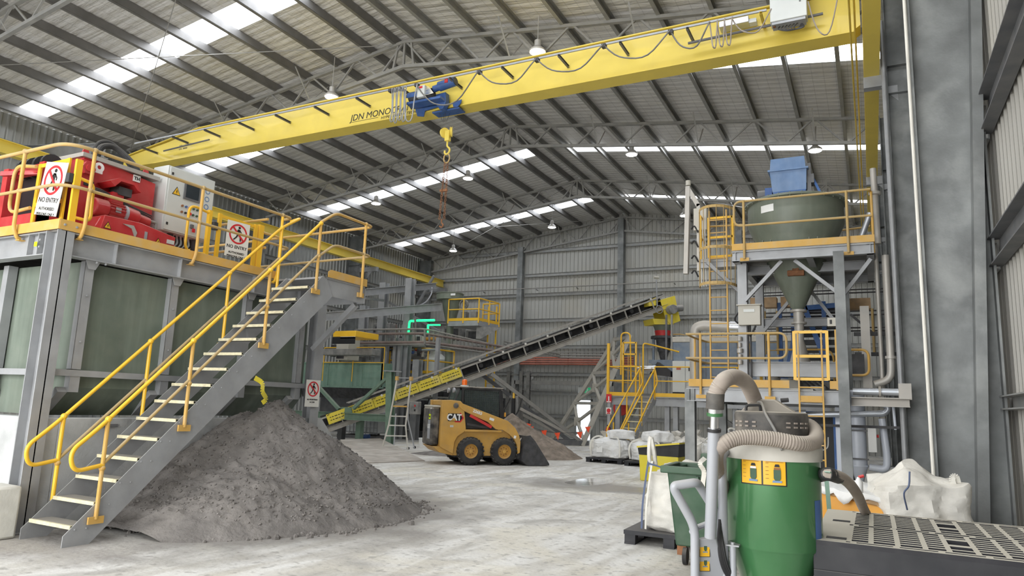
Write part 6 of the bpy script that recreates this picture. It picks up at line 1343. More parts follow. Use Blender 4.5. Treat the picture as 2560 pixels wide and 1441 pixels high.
MB().cyl((-.32, 15.1, 2.20), (.50, 15.1, 2.20), .07, 14).build('pipe', 'bright_duct', sh); MB().cyl((.12, 15.1, 2.2), (.16, 15.1, 2.2), .11, 16).build('flange', 'duct_dusty', sh)
# dust collector pipework below
t = thing('white_pipework', 'bright white-blue pipes and filter vessel low beside the right wall', 'pipes', (-.2, 16, 0))
MB().tube(fillet([(-1.25, 15.7, 1.72), (.22, 15.7, 1.80), (.30, 15.7, 1.92), (.05, 15.7, 2.05)], .1, 6), .06, 12).build('pipe', 'bright_duct', t)
MB().cyl((-.28, 15.9, .75), (-.28, 15.9, 2.25), .15, 20).build('filter_vessel', 'white_pipe', t); MB().lathe((-.28, 15.9, 0), [(.03, .3), (.15, .72), (.17, .75), (.17, .78)], 20).build('vessel_cone', 'white_pipe', t)
MB().tube(fillet([(-.1, 15.8, .75), (.20, 15.8, .72), (.22, 15.8, .95), (.16, 15.8, 1.7)], .14, 6), .07, 14).build('pipe', 'white_pipe', t)
MB().bb(-.1, .05, 15.5, 15.7, 1.05, 1.55).build('control_box', 'white', t, bevel=.01); MB().cyl((.05, 15.6, 1.36), (.09, 15.6, 1.36), .03, 10).build('red_button', 'red_plain', t)
for z in (.9, 1.45): MB().bar((-.45, 15.7, z), (-.1, 15.7, z), .03).build('bracket', 'galv_dark', t)
MB().bar((-1.6, 15.5, 1.52), (.45, 15.5, 1.54), .05).build('hand_bar', 'machine_dark', t); MB().cyl((.38, 15.5, 1.5), (.36, 15.5, 2.0), .025, 8).build('pipe', 'white_pipe', t)
MB().bar((-.60, 15.6, 0), (-.60, 15.6, 1.6), .12, .05).build('upright', 'white_pipe', t)
MB().tube(fillet([(-1.45, 15.5, 1.0), (-1.45, 15.5, 1.74), (-1.2, 15.5, 1.76)], .12, 6), .06, 12).build('pipe', 'bright_duct', t)
MB().tube(smooth([(-1.1, 15.4, 1.15), (-.95, 15.3, 1.05), (-.82, 15.35, 1.1), (-.8, 15.4, 1.3)], 6), .012, 6).build('hose', 'cabinet', t)
t = thing('blue_cabinet_frame', 'blue steel frame with inner shade put in as a black block behind the lower ladder', 'frame', (-1.0, 17, 0))
for x in (-1.55, -.72): MB().bar((x, 16.6, 0), (x, 16.6, 1.78), .07, .1).build('post', 'blue_rack', t)
MB().bar((-1.55, 16.6, 1.75), (-.72, 16.6, 1.75), .1).build('rail', 'blue_rack', t); MB().bb(-1.5, -.76, 16.75, 17.9, .2, 1.7).build('shade_block', 'black_clean', t); MB().bb(-.70, -.50, 16.3, 16.8, 0, 1.9).build('pale_panel', 'white_pipe', t)  # black block stands for the shade inside the blue frame
t = thing('blue_lattice_tower', 'dark blue lattice frame around black louvres behind the tank spout', 'frame', (-1.6, 19, 2.2))
for x in (-2.02, -.98, -1.78, -.62): MB().bar((x, 19 if x in (-2.02, -.98) else 19.8, 2.1), (x, 19 if x in (-2.02, -.98) else 19.8, 4.55), .10, .12).build('post', 'blue_rack', t)
for p, q in (((-2.0, 19, 2.3), (-1.5, 19, 4.4)), ((-1.45, 19, 4.5), (-1.0, 19, 3.1)), ((-1.4, 19, 4.4), (-.65, 19, 4.45))): MB().bar(p, q, .08, .12).build('lattice_bar', 'blue_rack', t)
for k in range(11): MB().bb(-1.6, -.7, 19.3, 19.5, 2.3+.2*k, 2.42+.2*k).build('louvre', 'black', t)
t = thing('rear_clutter', 'cluster of dusty orange boxes and conduits behind the tower legs', 'boxes', (-1.6, 19.5, 4.2))
for x, z, w_, m in ((-2.65, 4.55, .12, 'wood'), (-2.22, 4.55, .30, 'wood'), (-1.82, 4.55, .3, 'wood'), (-.2, 4.45, .55, 'wood'), (-.55, 4.55, .2, 'rust')): MB().bb(x-w_/2, x+w_/2, 18.8, 19.1, z-.13, z+.13).build('box', m, t)
for z in (4.78, 4.86, 4.32, 4.22, 3.9, 3.82): MB().cyl((-2.7, 19.2, z), (.5, 19.2, z), .02, 6).build('conduit', 'machine_dark', t)
for x in (-2.05, -2.35, .1): MB().cyl((x, 18.7, 3.2), (x, 18.7, 4.3), .03, 6).build('conduit', 'yellow_old', t)
for k in range(5): MB().cyl((-2.4, 18.7, 3.3+.2*k), (-2.05, 18.7, 3.3+.2*k), .015, 6).build('rung', 'yellow_old', t)
for z in (3.55, 3.1): MB().bar((-.3, 17.4, z), (.6, 17.4, z), .08).build('dark_rail', 'machine_dark', t)
MB().bar((-.35, 17.4, 4.0), (.1, 17.4, 3.55), .05).build('dark_rail', 'machine_dark', t)
t = thing('deck_machine', 'low dusty machinery and cables on the lower platform deck', 'machine', (-1.7, 16.5, zd))
MB().bb(-2.2, -.6, 16.6, 17.4, zd, zd+.22).build('base', 'machine_grey', t, bevel=.02); MB().cyl((-1.9, 16.4, zd), (-1.9, 16.4, zd+.35), .14, 16).build('drum', 'duct_dusty', t); MB().bb(-1.75, -1.35, 16.2, 16.6, zd, zd+.26).build('pump_body', 'cabinet_dusty', t, bevel=.03); MB().bb(-2.13, -2.07, 15.9, 15.95, zd, zd+.40).build('yellow_strip', 'yellow', t)
for k in range(4): MB().tube(smooth([(-1.8+.1*k, 16.3, zd+.3), (-1.4+.1*k, 16.1, zd+.28), (-1.1+.1*k, 16.2, zd+.05)], 5), .02, 6).build('cable', 'machine_dark', t)
for x, y in ((-1.0, 16.2), ): MB().lathe((x, y, zd-.2), [(.1, 0), (.16, .3)], 14).build('bucket', 'ibc', t)
d = thing('dusty_duct', 'dust-covered horizontal duct with a bent end behind the caged ladder', 'duct', (-3, 19, 3.9))
P0 = [Vector((py_(1737, 845, 19.2).x, 19.2, 2.21)), py_(1737, 845, 19.2), py_(1740, 820, 19.2), py_(1757, 814, 19.2), py_(1850, 820, 19.2)]; MB().tube(fillet(P0, .18, 6), .14, 16).build('duct', 'duct_dusty', d); a = py_(1826, 818, 19.2); MB().cyl(a, a+Vector((.4, 0, -.02)), .15, 16).build('bright_sleeve', 'chrome', d)
# ================================================================ rear platform, compressor
YR = 24.6
rp = thing('rear_platform', 'rear yellow-railed steel platform carrying the grey blue container', 'platform', (-6, 26, 0))
xa, xb = py_(1520, 985, YR).x, -1.2; zr = py_(1560, 990, YR).z
xs0, xs1 = py_(1600, 985, YR).x, py_(1637, 985, YR).x
MB().bb(xa, xb, YR, 29, zr-.05, zr).build('deck', 'mesh_grate', rp); MB().ibar((xa, YR+.05, zr-.2), (xb, YR+.05, zr-.2), .14, .26).build('edge_beam', 'galv', rp)
for px in (1545, 1669, 1690, 1840): a = py_(px, 1100, YR+.3); MB().bar((a.x, YR+.3, 0), (a.x, YR+.3, zr-.05), .17).build('leg', 'galv', rp)
for p, q in (((-5.2, .4), (-3.6, 1.8)), ((-5.2, 1.8), (-3.4, .5))): MB().bar((p[0], 26, p[1]), (q[0], 26, q[1]), .14).build('cross_brace', 'machine_grey', rp)
rail_run(rp, [(xa, YR, zr), (xs0, YR, zr)], m='yellow', every=1.0); rail_run(rp, [(xs1, YR, zr), (xb, YR, zr)], m='yellow', every=1.6)
rail_run(rp, [(xa, YR, zr), (xa, 28, zr)], m='yellow', every=1.5)
MB().bar((xa, YR, zr), (xa, YR, zr+1.9), .09).build('tall_post', 'yellow', rp)
MB().tube(fillet([(xa+.15, YR+1, zr+.8), (xa+.15, YR+1, zr+2.4), (xa+.5, YR+1, zr+2.4), (xa+.55, YR+1, zr+.6)], .2, 5), .03, 8).build('loop_rail', 'yellow', rp)
gx0, gx1 = py_(1558, 900, YR+.6).x, py_(1590, 900, YR+.6).x
for x in (gx0, gx1): MB().bar((x, YR+.6, zr+.1), (x, YR+.6, zr+2.0), .06).build('gate_stile', 'yellow', rp)
for z in (zr+1.1, zr+1.55, zr+1.98): MB().bar((gx0, YR+.6, z), (gx1, YR+.6, z), .06).build('gate_rail', 'yellow', rp)
for dx in (.1, .55):
    MB().bar((gx0+dx, YR+.9, 1.0), (gx0+dx, YR+.9, zr+1.6), .03).build('ladder_stile', 'yellow_dusty', rp)
a0 = py_(1608, 880, YR+.5); MB().tube(fillet([(a0.x, YR+.5, zr+.1), (a0.x, YR+.5, zr+1.95), (a0.x+.3, YR+.9, zr+1.9), (a0.x+1.1, YR+1.4, zr+1.7)], .12, 5), .03, 8).build('loop_rail', 'yellow', rp)
ss = thing('rear_staircase', 'narrow steel stairs with yellow handrails climbing to the rear platform', 'stairs', (xs0, 23.4, 0))
bx0, bx1 = xs0-.62, xs1-.62; by = YR-1.45
for x0, x1 in ((bx0, xs0), (bx1, xs1)): MB().bar((x0, by, .05), (x1, YR, zr-.08), .03, .18).build('stringer', 'galv', ss)
for k in range(9): t_ = (k+.6)/9.5; MB().box(((bx0+bx1)/2+(xs0-bx0)*t_, by+(YR-by)*t_, zr*t_), (xs1-xs0, .2, .035)).build('tread', 'nosing', ss)
for x0, x1 in ((bx0, xs0), (bx1, xs1)):
    MB().tube(fillet([(x0+.12, by+.25, .75), (x0-.06, by-.1, .6), (x0-.06, by-.1, 1.02), (x1, YR, zr+1.0), (x1+.1, YR, zr+.5), (x0+.15, by+.3, .72)], .12, 5), .026, 8).build('handrail', 'yellow', ss)
    for t_ in (.12, .55, .98): MB().tube([(x0+(x1-x0)*t_, by+(YR-by)*t_, zr*t_-.05), (x0+(x1-x0)*t_, by+(YR-by)*t_, zr*t_+.98)], .024, 8).build('handrail_post', 'yellow', ss)
cc = thing('compressor_container', 'grey blue compressor container with cream roof edge on the rear platform', 'container', (-4, 26.5, zr))
a, b_ = py_(1683, 848, 26), py_(1990, 975, 26)
MB().bb(a.x, b_.x, 26, 28.4, zr+.02, a.z-.12).build('body', 'grey_blue', cc, bevel=.02); MB().bb(a.x-.03, b_.x, 25.97, 28.4, a.z-.12, a.z+.08).build('roof_edge', 'vac_rim', cc, bevel=.02)
for k in range(4): x = a.x+1.2+1.1*k; MB().bb(x-.01, x+.01, 25.985, 26.0, zr+.1, a.z-.15).build('seam', 'galv_dark', cc)
MB().bb(a.x, b_.x, 25.99, 26.0, a.z-.95, a.z-.91).build('seam', 'black', cc)
wc = thing('white_switchboard', 'white electrical switchboard on the rear platform in front of the container', 'cabinet', (-5.6, 25.6, zr))
a, b_ = py_(1681, 903, 25.5), py_(1746, 975, 25.5)
MB().bb(a.x, b_.x, 25.5, 25.95, zr+.2, a.z).build('body', 'cabinet', wc, bevel=.01); MB().bb(a.x, b_.x, 25.55, 25.9, zr+.0, zr+.2).build('plinth', 'black', wc); xm = (a.x+b_.x)/2
MB().bb(xm-.006, xm+.006, 25.49, 25.5, zr+.22, a.z).build('door_gap', 'galv_dark', wc); MB().bb(xm+.12, xm+.26, 25.485, 25.5, a.z-.36, a.z-.20).bb(xm+.38, xm+.46, 25.485, 25.5, a.z-.33, a.z-.25).build('display', 'black', wc); MB().bb(xm-.32, xm-.16, 25.49, 25.5, a.z-.32, a.z-.24).build('brand_mark', 'cable_red', wc)
MB().bb(xm+.03, xm+.06, 25.47, 25.5, a.z-.95, a.z-.70).build('handle', 'galv', wc); MB().cyl((b_.x, 25.7, a.z-.35), (b_.x+.08, 25.7, a.z-.35), .05, 10).build('red_knob', 'red_plain', wc)
t = thing('blue_feeder', 'dark blue sloping feeder pan left of the white switchboard', 'machine', (-7, 25.6, 2.8))
a, b_ = py_(1622, 900, 26.2), py_(1682, 925, 26.2); MB().prism((a.x, 26.2, 0), (1, 0, 0), (0, 0, 1), [(0, a.z), (b_.x-a.x, a.z), (b_.x-a.x, b_.z-.1), (0, b_.z+.25)], -.9).build('pan', 'grey_blue', t)
for px in (1598, 1620, 1633): a = py_(px, 922, 25.8); MB().cyl(a-Vector((.12, 0, 0)), a+Vector((.12, 0, 0)), .12, 14).build('chrome_roller', 'chrome', t)
a = py_(1650, 922, 25.9); MB().prism((a.x-.4, 25.9, a.z-.3), (1, 0, 0), (0, 0, 1), [(0, .1), (.3, .55), (.8, .2), (.8, .0)], -.5).build('dark_chute', 'black', t)
# fire point on the post below the rear platform
a = py_(1523, 1060, YR-.1); fx = a.x
fp = thing('fire_post', 'grey post carrying red fire signs at the left end of the rear platform', 'post', (fx, YR-.1, 0)); MB().bar((fx, YR-.1, 0), (fx, YR-.1, zr-.2), .11).build('post', 'galv', fp)
for nm, za_, h_, lb in (('fire_sign', 1.92, .30, 'red fire extinguisher location sign high on the post'), ('fire_hose_sign', 1.50, .24, 'white and red hose reel sign below the extinguisher sign')):
    s_ = thing(nm, lb, 'sign', (fx, YR-.2, za_)); m1 = 'red_sign' if nm == 'fire_sign' else 'sign_white'
    MB().bb(fx-.10, fx+.10, YR-.18, YR-.165, za_, za_+h_).build('sign_board', m1, s_)
    if nm == 'fire_sign': MB().bb(fx-.02, fx+.02, YR-.185, YR-.18, za_+.06, za_+.22).build('white_symbol', 'white', s_); MB().bb(fx-.08, fx+.08, YR-.185, YR-.18, za_+.01, za_+.045).build('white_strip', 'white', s_)
    else: MB().lathe((fx, YR-.18, za_+.13), [(.075, 0), (.075, .004)], 20, (0, -1, 0)).build('red_disc', 'red_sign', s_); MB().bb(fx-.07, fx+.07, YR-.19, YR-.18, za_+.02, za_+.05).build('red_strip', 'red_sign', s_)
def extinguisher(x, y, z, lb, m='red_plain'):
    e = thing('fire_extinguisher', lb, 'fire extinguisher', (x, y, z)); MB().lathe((x, y, z), [(.075, 0), (.085, .02), (.085, .42), (.05, .50), (.02, .52)], 18).build('cylinder', m, e)
    MB().bb(x-.03, x+.05, y-.02, y+.02, z+.52, z+.57).build('valve_handle', 'black', e); MB().tube(smooth([(x+.03, y, z+.53), (x+.12, y-.02, z+.42), (x+.10, y-.03, z+.15)], 5), .012, 6).build('hose', 'black', e); MB().bb(x-.06, x+.06, y-.09, y-.085, z+.12, z+.30).build('label', 'white', e); return e
extinguisher(fx, YR-.235, .55, 'fire extinguisher with grey cover hanging on the fire sign post'); MB()
a = py_(1553, 1080, YR-.2); extinguisher(a.x, YR-.2, .35, 'bright red fire extinguisher on a white stand, right of the fire sign post'); tag(MB().bb(a.x-.09, a.x+.09, YR-.29, YR-.11, 0, .34).build('extinguisher_stand', 'white'), 'white stand holding the bright red extinguisher', 'stand')
a = py_(1553, 1021, YR+1.2); hr = thing('hose_reel', 'red fire hose reel under the rear platform', 'hose reel', (a.x, YR+1.2, a.z-.3)); MB().lathe((a.x, YR+1.2, a.z), [(.05, .12), (.28, .12), (.28, .10), (.20, .08), (.20, -.02), (.28, -.04), (.28, -.06), (.05, -.06)], 28, (0, -1, 0)).build('reel', 'red_plain', hr); MB().lathe((a.x, YR+1.2, a.z), [(.19, -.03), (.19, .09)], 24, (0, -1, 0)).build('hose_coil', 'black', hr)
# second view column under platform + louvered things right of exit
# flags
fl_ = [(1292, 1052, 1300, 1072), (1312, 1056, 1320, 1076), (1326, 1068, 1336, 1087), (1359, 1077, 1367, 1093), (1392, 1083, 1402, 1096), (1448, 1081, 1454, 1094), (1468, 1068, 1474, 1078)]
bt = thing('flag_bunting', 'string of orange safety flags strung behind the loader to the trestle', 'bunting', (-11.5, 27, .5))
yF = lambda px: 25.2+(px-1290)*.022
cord = [pt(px, py, y=yF(px)) for px, py in ((1280, 1045), (1305, 1055), (1330, 1069), (1362, 1078), (1398, 1083), (1450, 1080), (1478, 1066))]
MB().tube(smooth(cord, 4), .008, 5).build('cord', 'black', bt)
for k, (x0, y0_, x1, y1_) in enumerate(fl_):
    p = pt(x0-(10 if k < 2 else 6), y0_, y=yF(x0)); q = pt(x0+(16 if k < 2 else 8), y0_+(5 if k < 2 else -1), y=yF(x0)); c_ = pt(x0+3, y1_+5, y=yF(x0)-.03); b = MB(); o = Vector((.01, -.012, 0)); b.add([p, q, c_, p+o, q+o, c_+o], [(0, 1, 2), (5, 4, 3), (0, 3, 4, 1), (1, 4, 5, 2), (2, 5, 3, 0)]); b.build('flag', 'flag', bt)
a = pt(1324, 947, y=35.9); t = thing('dome_camera', 'white dome camera on the end wall above the loader', 'camera', (a.x, 35.9, a.z)); MB().ball((a.x, 35.9, a.z), .16, 10).build('dome', 'white', t); MB().bb(a.x-.1, a.x+.1, 35.9, 36.2, a.z, a.z+.12).build('bracket', 'cabinet', t)
# ================================================================ bulk bags
def bulk_bag(x, y, z, w_, h, lb, seed, m='bag_white', rz=0., tuft=.25, slump=.0, label=False, group=None, straps=True, lbl='bag'):
    t = thing('bulk_bag', lb, 'bag', (x, y, z), rz, group); b = LB(t); n, k = 72, 44; vs = []
    for i in range(k+1):
        f = i/k; zz = h*f
        if f < .08: s_ = .86+.14*math.sin(f/.08*PI/2)
        elif f < .80: s_ = 1+.05*math.sin((f-.08)/.72*PI)
        else: s_ = max(0.02, 1.0-(f-.80)/.20*(1.0-.16)) if f < 1 else .16
        for j in range(n):
            a = 2*PI*j/n; c_, s2 = math.cos(a), math.sin(a); p = 4.0 if f < .8 else 2.6
            r = 1/((abs(c_)**p+abs(s2)**p)**(1/p)); q = Vector((c_*r*s_*w_/2, s2*r*s_*w_/2, zz))
            nn = NZ.noise(Vector((q.x*3.3/w_+seed*7.1, q.y*3.3/w_, q.z*2.8/w_)))*.11*w_ + abs(NZ.noise(Vector((q.x*6+seed, q.y*6, q.z*5))))*-.07*w_ + abs(NZ.noise(Vector((q.x*14+seed, q.y*14, q.z*11))))*-.03*w_
            q.x += c_*nn; q.y += s2*nn; q.z += (NZ.noise(Vector((q.x*5+seed, q.y*5, 3)))*.12*h if f > .72 else 0)*(1 if h > .5 else .5)
            if slump: q.x += slump*f*f*w_
            vs.append(q)
    fs = [(i*n+j, i*n+(j+1) % n, (i+1)*n+(j+1) % n, (i+1)*n+j) for i in range(k) for j in range(n)] + [tuple(range(n))[::-1], tuple(range(k*n, k*n+n))]
    b.add(vs, fs); b.build('sack', m)
    if tuft:
        b = LB(t); c0 = Vector((slump*w_, 0, h*.96)); vs = []
        for i in range(5):
            f = i/4
            for j in range(14):
                a = 2*PI*j/14; r = w_*(.08+.11*f)*(1+.45*math.sin(a*3+seed*2)*f); vs.append(c0+Vector((math.cos(a)*r+.05*f*math.sin(seed), math.sin(a)*r, tuft*f*(.8+.4*NZ.noise(Vector((a, seed, f))))-.02)))
        b.add(vs, [(i*14+j, i*14+(j+1) % 14, (i+1)*14+(j+1) % 14, (i+1)*14+j) for i in range(4) for j in range(14)]+[tuple(range(14))[::-1], tuple(range(56, 70))]); b.build('tied_neck', m)
    if straps:
        for sx, sy in ((-1, -1), (1, -1)):
            p = [(sx*w_*.44, sy*w_*.47, .08*h), (sx*w_*.46, sy*w_*.50, .5*h), (sx*w_*.42, sy*w_*.47, .84*h), (sx*w_*.30+slump*w_, sy*w_*.38, h*1.0), (sx*w_*.16+slump*w_, sy*w_*.30, h*.98)]
            sp_ = smooth(p, 4); b = LB(t)
            for i in range(len(sp_)-1): b.bar(sp_[i], sp_[i+1], .05, .012, (0, 1, 0))
            b.build('lifting_strap', 'strap_white', t)
    if label: LB(t).box((-w_*.15, -w_*.53, h*.45), (w_*.18, .01, w_*.22)).build('paper_label', 'white')
    return t
def pallet(x, y, w_, d_, lb, rz=0., h=.15, m='pallet_plain', z=0):
    t = thing('plastic_pallet', lb, 'pallet', (x, y, z), rz); LB(t).box((0, 0, h-.025), (w_, d_, .05)).build('top_deck', m)
    for i in (-1, 0, 1):
        LB(t).box((i*(w_/2-.08), 0, .012), (.14, d_, .024)).build('runner', m)
        for j in (-1, 0, 1): LB(t).box((i*(w_/2-.08), j*(d_/2-.08), h*.45), (.14, .14, h*.72)).build('foot_block', m)
    return t
pa, pb = pt(1487, 1155, z=0), pt(1578, 1166, z=0); ang = -.12
pallet(-7.55, 22.0, 1.25, 1.1, 'black plastic pallet under the left one of the two slumped white bags', ang); pallet(-6.15, 21.6, 1.25, 1.1, 'black plastic pallet under the right one of the two slumped white bags', ang)
bulk_bag(-7.50, 22.0, .16, 1.12, .66, 'slumped white bulk bag with a paper label on the far left pallet', 1, rz=ang, tuft=0, label=True); bulk_bag(-6.12, 21.65, .16, 1.10, .62, 'slumped white bulk bag with folded top on the right far pallet', 2, rz=ang, tuft=0)
b_ = bulk_bag(-7.25, 22.1, .76, .85, .30, 'loose white bag folded on top of the left slumped bag', 3, rz=.4, tuft=0, straps=False); bulk_bag(-5.95, 21.7, .74, .8, .36, 'loose white bag folded on top of the right slumped bag', 4, rz=.8, tuft=0, straps=False)
spots = [(-8.3, 23.7, 1.0, .75), (-7.3, 23.9, .95, .8), (-6.3, 23.6, 1.0, .85), (-5.6, 22.6, .9, .9), (-4.9, 21.6, 1.0, .95), (-5.2, 23.4, 1.0, .95), (-4.2, 22.6, 1.0, 1.0), (-3.9, 20.9, 1.0, .95), (-3.3, 21.9, 1.05, 1.25), (-2.9, 20.2, 1.0, .9), (-2.3, 21.3, 1.0, 1.1), (-1.9, 19.9, 1.0, .95)]
wh = ['just behind the left slumped bag', 'behind the gap between the slumped bags', 'behind the right slumped bag', 'behind the yellow bin lid, left end of the row', 'above the yellow bin lid', 'far back above the yellow bin', 'far back just left of the grey platform leg', 'just left of the grey platform leg', 'tallest, right of the grey platform leg', 'low, just right of the grey platform leg', 'back row right of the platform leg, by the vacuum wand', 'behind the vacuum wand']
for k, (x, y, w_, h) in enumerate(spots): bulk_bag(x, y, 0, w_, h, 'tied-neck bulk bag ' + wh[k], 10+k, m='bag' if k in (0, 1, 2, 3, 4, 5, 8) else 'bag_white', rz=k*.7, tuft=.26, straps=k > 6)
# yellow bin with dark lid band
yb = thing('yellow_bin', 'yellow plastic bulk bin with black lid band behind the green wheelie bin', 'bin', (-4.6, 17.6, 0), -.10)
LB(yb).add([(-.48, -.53, 0), (.48, -.53, 0), (.48, .53, 0), (-.48, .53, 0), (-.5, -.56, .62), (.5, -.56, .62), (.5, .56, .62), (-.5, .56, .62)], [(3, 2, 1, 0), (4, 5, 6, 7), (0, 1, 5, 4), (1, 2, 6, 5), (2, 3, 7, 6), (3, 0, 4, 7)]).build('tub', 'yellow_plastic', bevel=.02)
LB(yb).add([(-.5, -.56, .62), (.5, -.56, .62), (.5, .56, .62), (-.5, .56, .62), (-.52, -.58, .78), (.52, -.58, .92), (.52, .58, .92), (-.52, .58, .78)], [(3, 2, 1, 0), (4, 5, 6, 7), (0, 1, 5, 4), (1, 2, 6, 5), (2, 3, 7, 6), (3, 0, 4, 7)]).build('lid_band', 'black')
LB(yb).add([(-.54, -.6, .78), (.54, -.6, .92), (.54, .6, .92), (-.54, .6, .78), (-.54, -.6, .82), (.54, -.6, .96), (.54, .6, .96), (-.54, .6, .82)], [(3, 2, 1, 0), (4, 5, 6, 7), (0, 1, 5, 4), (1, 2, 6, 5), (2, 3, 7, 6), (3, 0, 4, 7)]).build('lid_rim', 'guard_yellow')
for x in (-.25, .05, .32): LB(yb).box((x, -.53, .32), (.03, .05, .5)).build('moulded_rib', 'yellow_plastic')
# ================================================================ foreground
def dp(px, py, Q):      # point of the photo at the same distance from the lens as Q
    d = fw*F_PX + rt*(px-1280) - up*(py-720.5); o = Vector((0, 0, EYE)); return o + d*((Vector(Q)-o).dot(fw)/d.dot(fw))
# wheelie bin
wb = thing('wheelie_bin', 'green plastic wheelie bin with its lid hanging open behind the vacuum trolley', 'bin', (-1.60, 8.55, 0), .04)
def fr(root, x0, x1, y0, y1, za, X0, X1, Y0_, Y1_, zb):
    return LB(root).add([(x0, y0, za), (x1, y0, za), (x1, y1, za), (x0, y1, za), (X0, Y0_, zb), (X1, Y0_, zb), (X1, Y1_, zb), (X0, Y1_, zb)], [(3, 2, 1, 0), (0, 1, 5, 4), (1, 2, 6, 5), (2, 3, 7, 6), (3, 0, 4, 7)])
fr(wb, -.46, .40, -.30, .30, .20, -.55, .47, -.36, .36, 1.06).build('tub', 'bin_green', bevel=.02)
fr(wb, -.43, .43, -.33, .33, .9, -.45, .45, -.34, .34, 1.06).build('inner_wall', 'bin_green')
b = LB(wb)
for x0, x1, y0, y1 in ((-.61, .53, -.42, -.35), (-.61, .53, .35, .42), (-.61, -.54, -.36, .36), (.46, .53, -.36, .36)): b.bb(x0, x1, y0, y1, 1.0, 1.08)
b.build('rim', 'bin_green', bevel=.012)
LB(wb).bb(-.30, .52, .42, .50, 1.02, 1.20).build('lid_hinge', 'bin_green', bevel=.02); LB(wb).cyl((-.30, .47, 1.15), (-.02, .47, 1.15), .035, 12).build('hinge_roll', 'bin_green')
for x in (-.20, .05, .28): LB(wb).box((x, -.37, .92), (.03, .05, .12)).build('moulded_rib', 'bin_green')
for x in (-.40, .30):
    LB(wb).bb(x-.05, x+.05, -.27, -.17, .10, .22).build('castor_fork', 'rust'); LB(wb).cyl((x-.02+.04, -.26, .095), (x+.025+.04, -.26, .095), .095, 20).build('castor_wheel', 'rubber')
    LB(wb).cyl((x+.02, .24, .095), (x+.06, .24, .095), .095, 20).build('castor_wheel', 'rubber')
b = MB(); sp_ = smooth([dp(1762, 1146, (-1.3, 8.4, 1)), dp(1750, 1160, (-1.3, 8.3, 1)), dp(1760, 1180, (-1.3, 8.3, 1)), dp(1757, 1215, (-1.3, 8.3, 1)), dp(1762, 1235, (-1.3, 8.3, 1))], 5)
for i in range(len(sp_)-1): b.bar(sp_[i], sp_[i+1], .05, .01, (0, 1, 0))
tag(b.build('loose_strap', 'strap_white'), 'loose white strap draped over the wheelie bin rim', 'strap')
pl = pallet(-2.35, 9.55, 1.16, 1.0, 'black plastic pallet under the white bulk bag next to the wheelie bin', .02, .17)
bulk_bag(-2.22, 9.62, .17, .95, .88, 'tall white bulk bag with blue stitched straps on a pallet, left of the wheelie bin', 31, m='bag', rz=.02, tuft=0, straps=False)
nb = bpy.data.objects['bulk_bag'] if False else [o for o in bpy.data.objects if o.get('label', '').startswith('tall white bulk bag')][0]
for dx in (-.02, .03):
    b = MB(); sp_ = smooth([(-2.68+dx, 9.10, .20), (-2.66+dx, 9.07, .5), (-2.62+dx, 9.08, .85), (-2.60+dx, 9.12, 1.05)], 6)
    for i in range(len(sp_)-1): b.bar(sp_[i], sp_[i+1], .024, .008, (0, 1, 0))
    b.build('lifting_strap', 'strap_white' if dx > 0 else 'bag_strap', nb)
MB().tube(smooth([(-2.60, 9.15, .98), (-2.61, 9.12, 1.15), (-2.59, 9.11, 1.35), (-2.56, 9.14, 1.2), (-2.55, 9.2, 1.0)], 5), .03, 6).build('bag_loop', 'bag', nb)
MB().tube(smooth([(-2.62, 9.1, 1.02), (-2.3, 9.12, .96), (-1.9, 9.12, .98)], 6), .012, 6).build('blue_cord', 'bag_strap', nb)
# industrial vacuum
VX, VY = -.525, 4.34; VQ = (VX, VY, 1)
def vz(y_): return dp(1927, y_, VQ).z
vc = thing('industrial_vacuum', 'large green drum industrial vacuum with black motor head and coiled hose', 'vacuum', (VX, VY, 0))
def VL(*p, **k): return MB().lathe((VX, VY, 0), *p, **k)
zr_, zb_ = vz(1140), vz(1358); RV = .256
VL([(RV-.004, zb_-.01), (RV, zb_), (RV, zr_)], 64, cap=False).build('drum', 'vac_green', vc)
VL([(.08, .50), (.10, .55), (RV-.004, zb_-.0)], 64, cap=False).build('drum_cone', 'vac_green', vc)
VL([(RV-.01, zr_-.02), (RV+.010, zr_-.02), (RV+.014, zr_+.05), (RV+.006, zr_+.062), (RV-.03, zr_+.062)], 64, cap=False).build('rim_band', 'vac_rim', vc)
VL([(.01, zr_+.04), (RV-.02, zr_+.05)], 48, cap=False).build('lid', 'vac_head', vc)
zh0, zh1 = vz(1108), vz(1032)
VL([(.215, zr_+.05), (.218, zh0), (.210, zh0+.02), (.20, zh0+.03)], 56, cap=False).build('head_skirt', 'vac_head', vc)
VL([(.198, zh0+.02), (.202, zh1-.02), (.196, zh1), (.185, zh1+.006), (.01, zh1+.006)], 56, cap=False).build('motor_head', 'vac_head', vc)
b = MB()
for k in (-5, -4, -3, -2, 2, 3, 4, 5):
    a = math.radians(-97+k*13.0)
    for z in (zh1-.055, zh1-.078): c_ = Vector((VX-.2025*math.cos(a), VY+.2025*math.sin(a), z)); b.box(c_, (.007, .022, .009), R=Matrix.Rotation(PI-a, 3, 'Z'))
b.build('vent_slots', 'hose', vc)
MB().add([(VX-.155, VY-.10, zh1), (VX+.145, VY-.10, zh1), (VX+.145, VY+.10, zh1), (VX-.155, VY+.10, zh1), (VX-.09, VY-.06, zh1+.075), (VX+.03, VY-.06, zh1+.075), (VX+.03, VY+.06, zh1+.075), (VX-.09, VY+.06, zh1+.075)], [(3, 2, 1, 0), (4, 5, 6, 7), (0, 1, 5, 4), (1, 2, 6, 5), (2, 3, 7, 6), (3, 0, 4, 7)]).build('top_cover', 'vac_head', vc, bevel=.008)
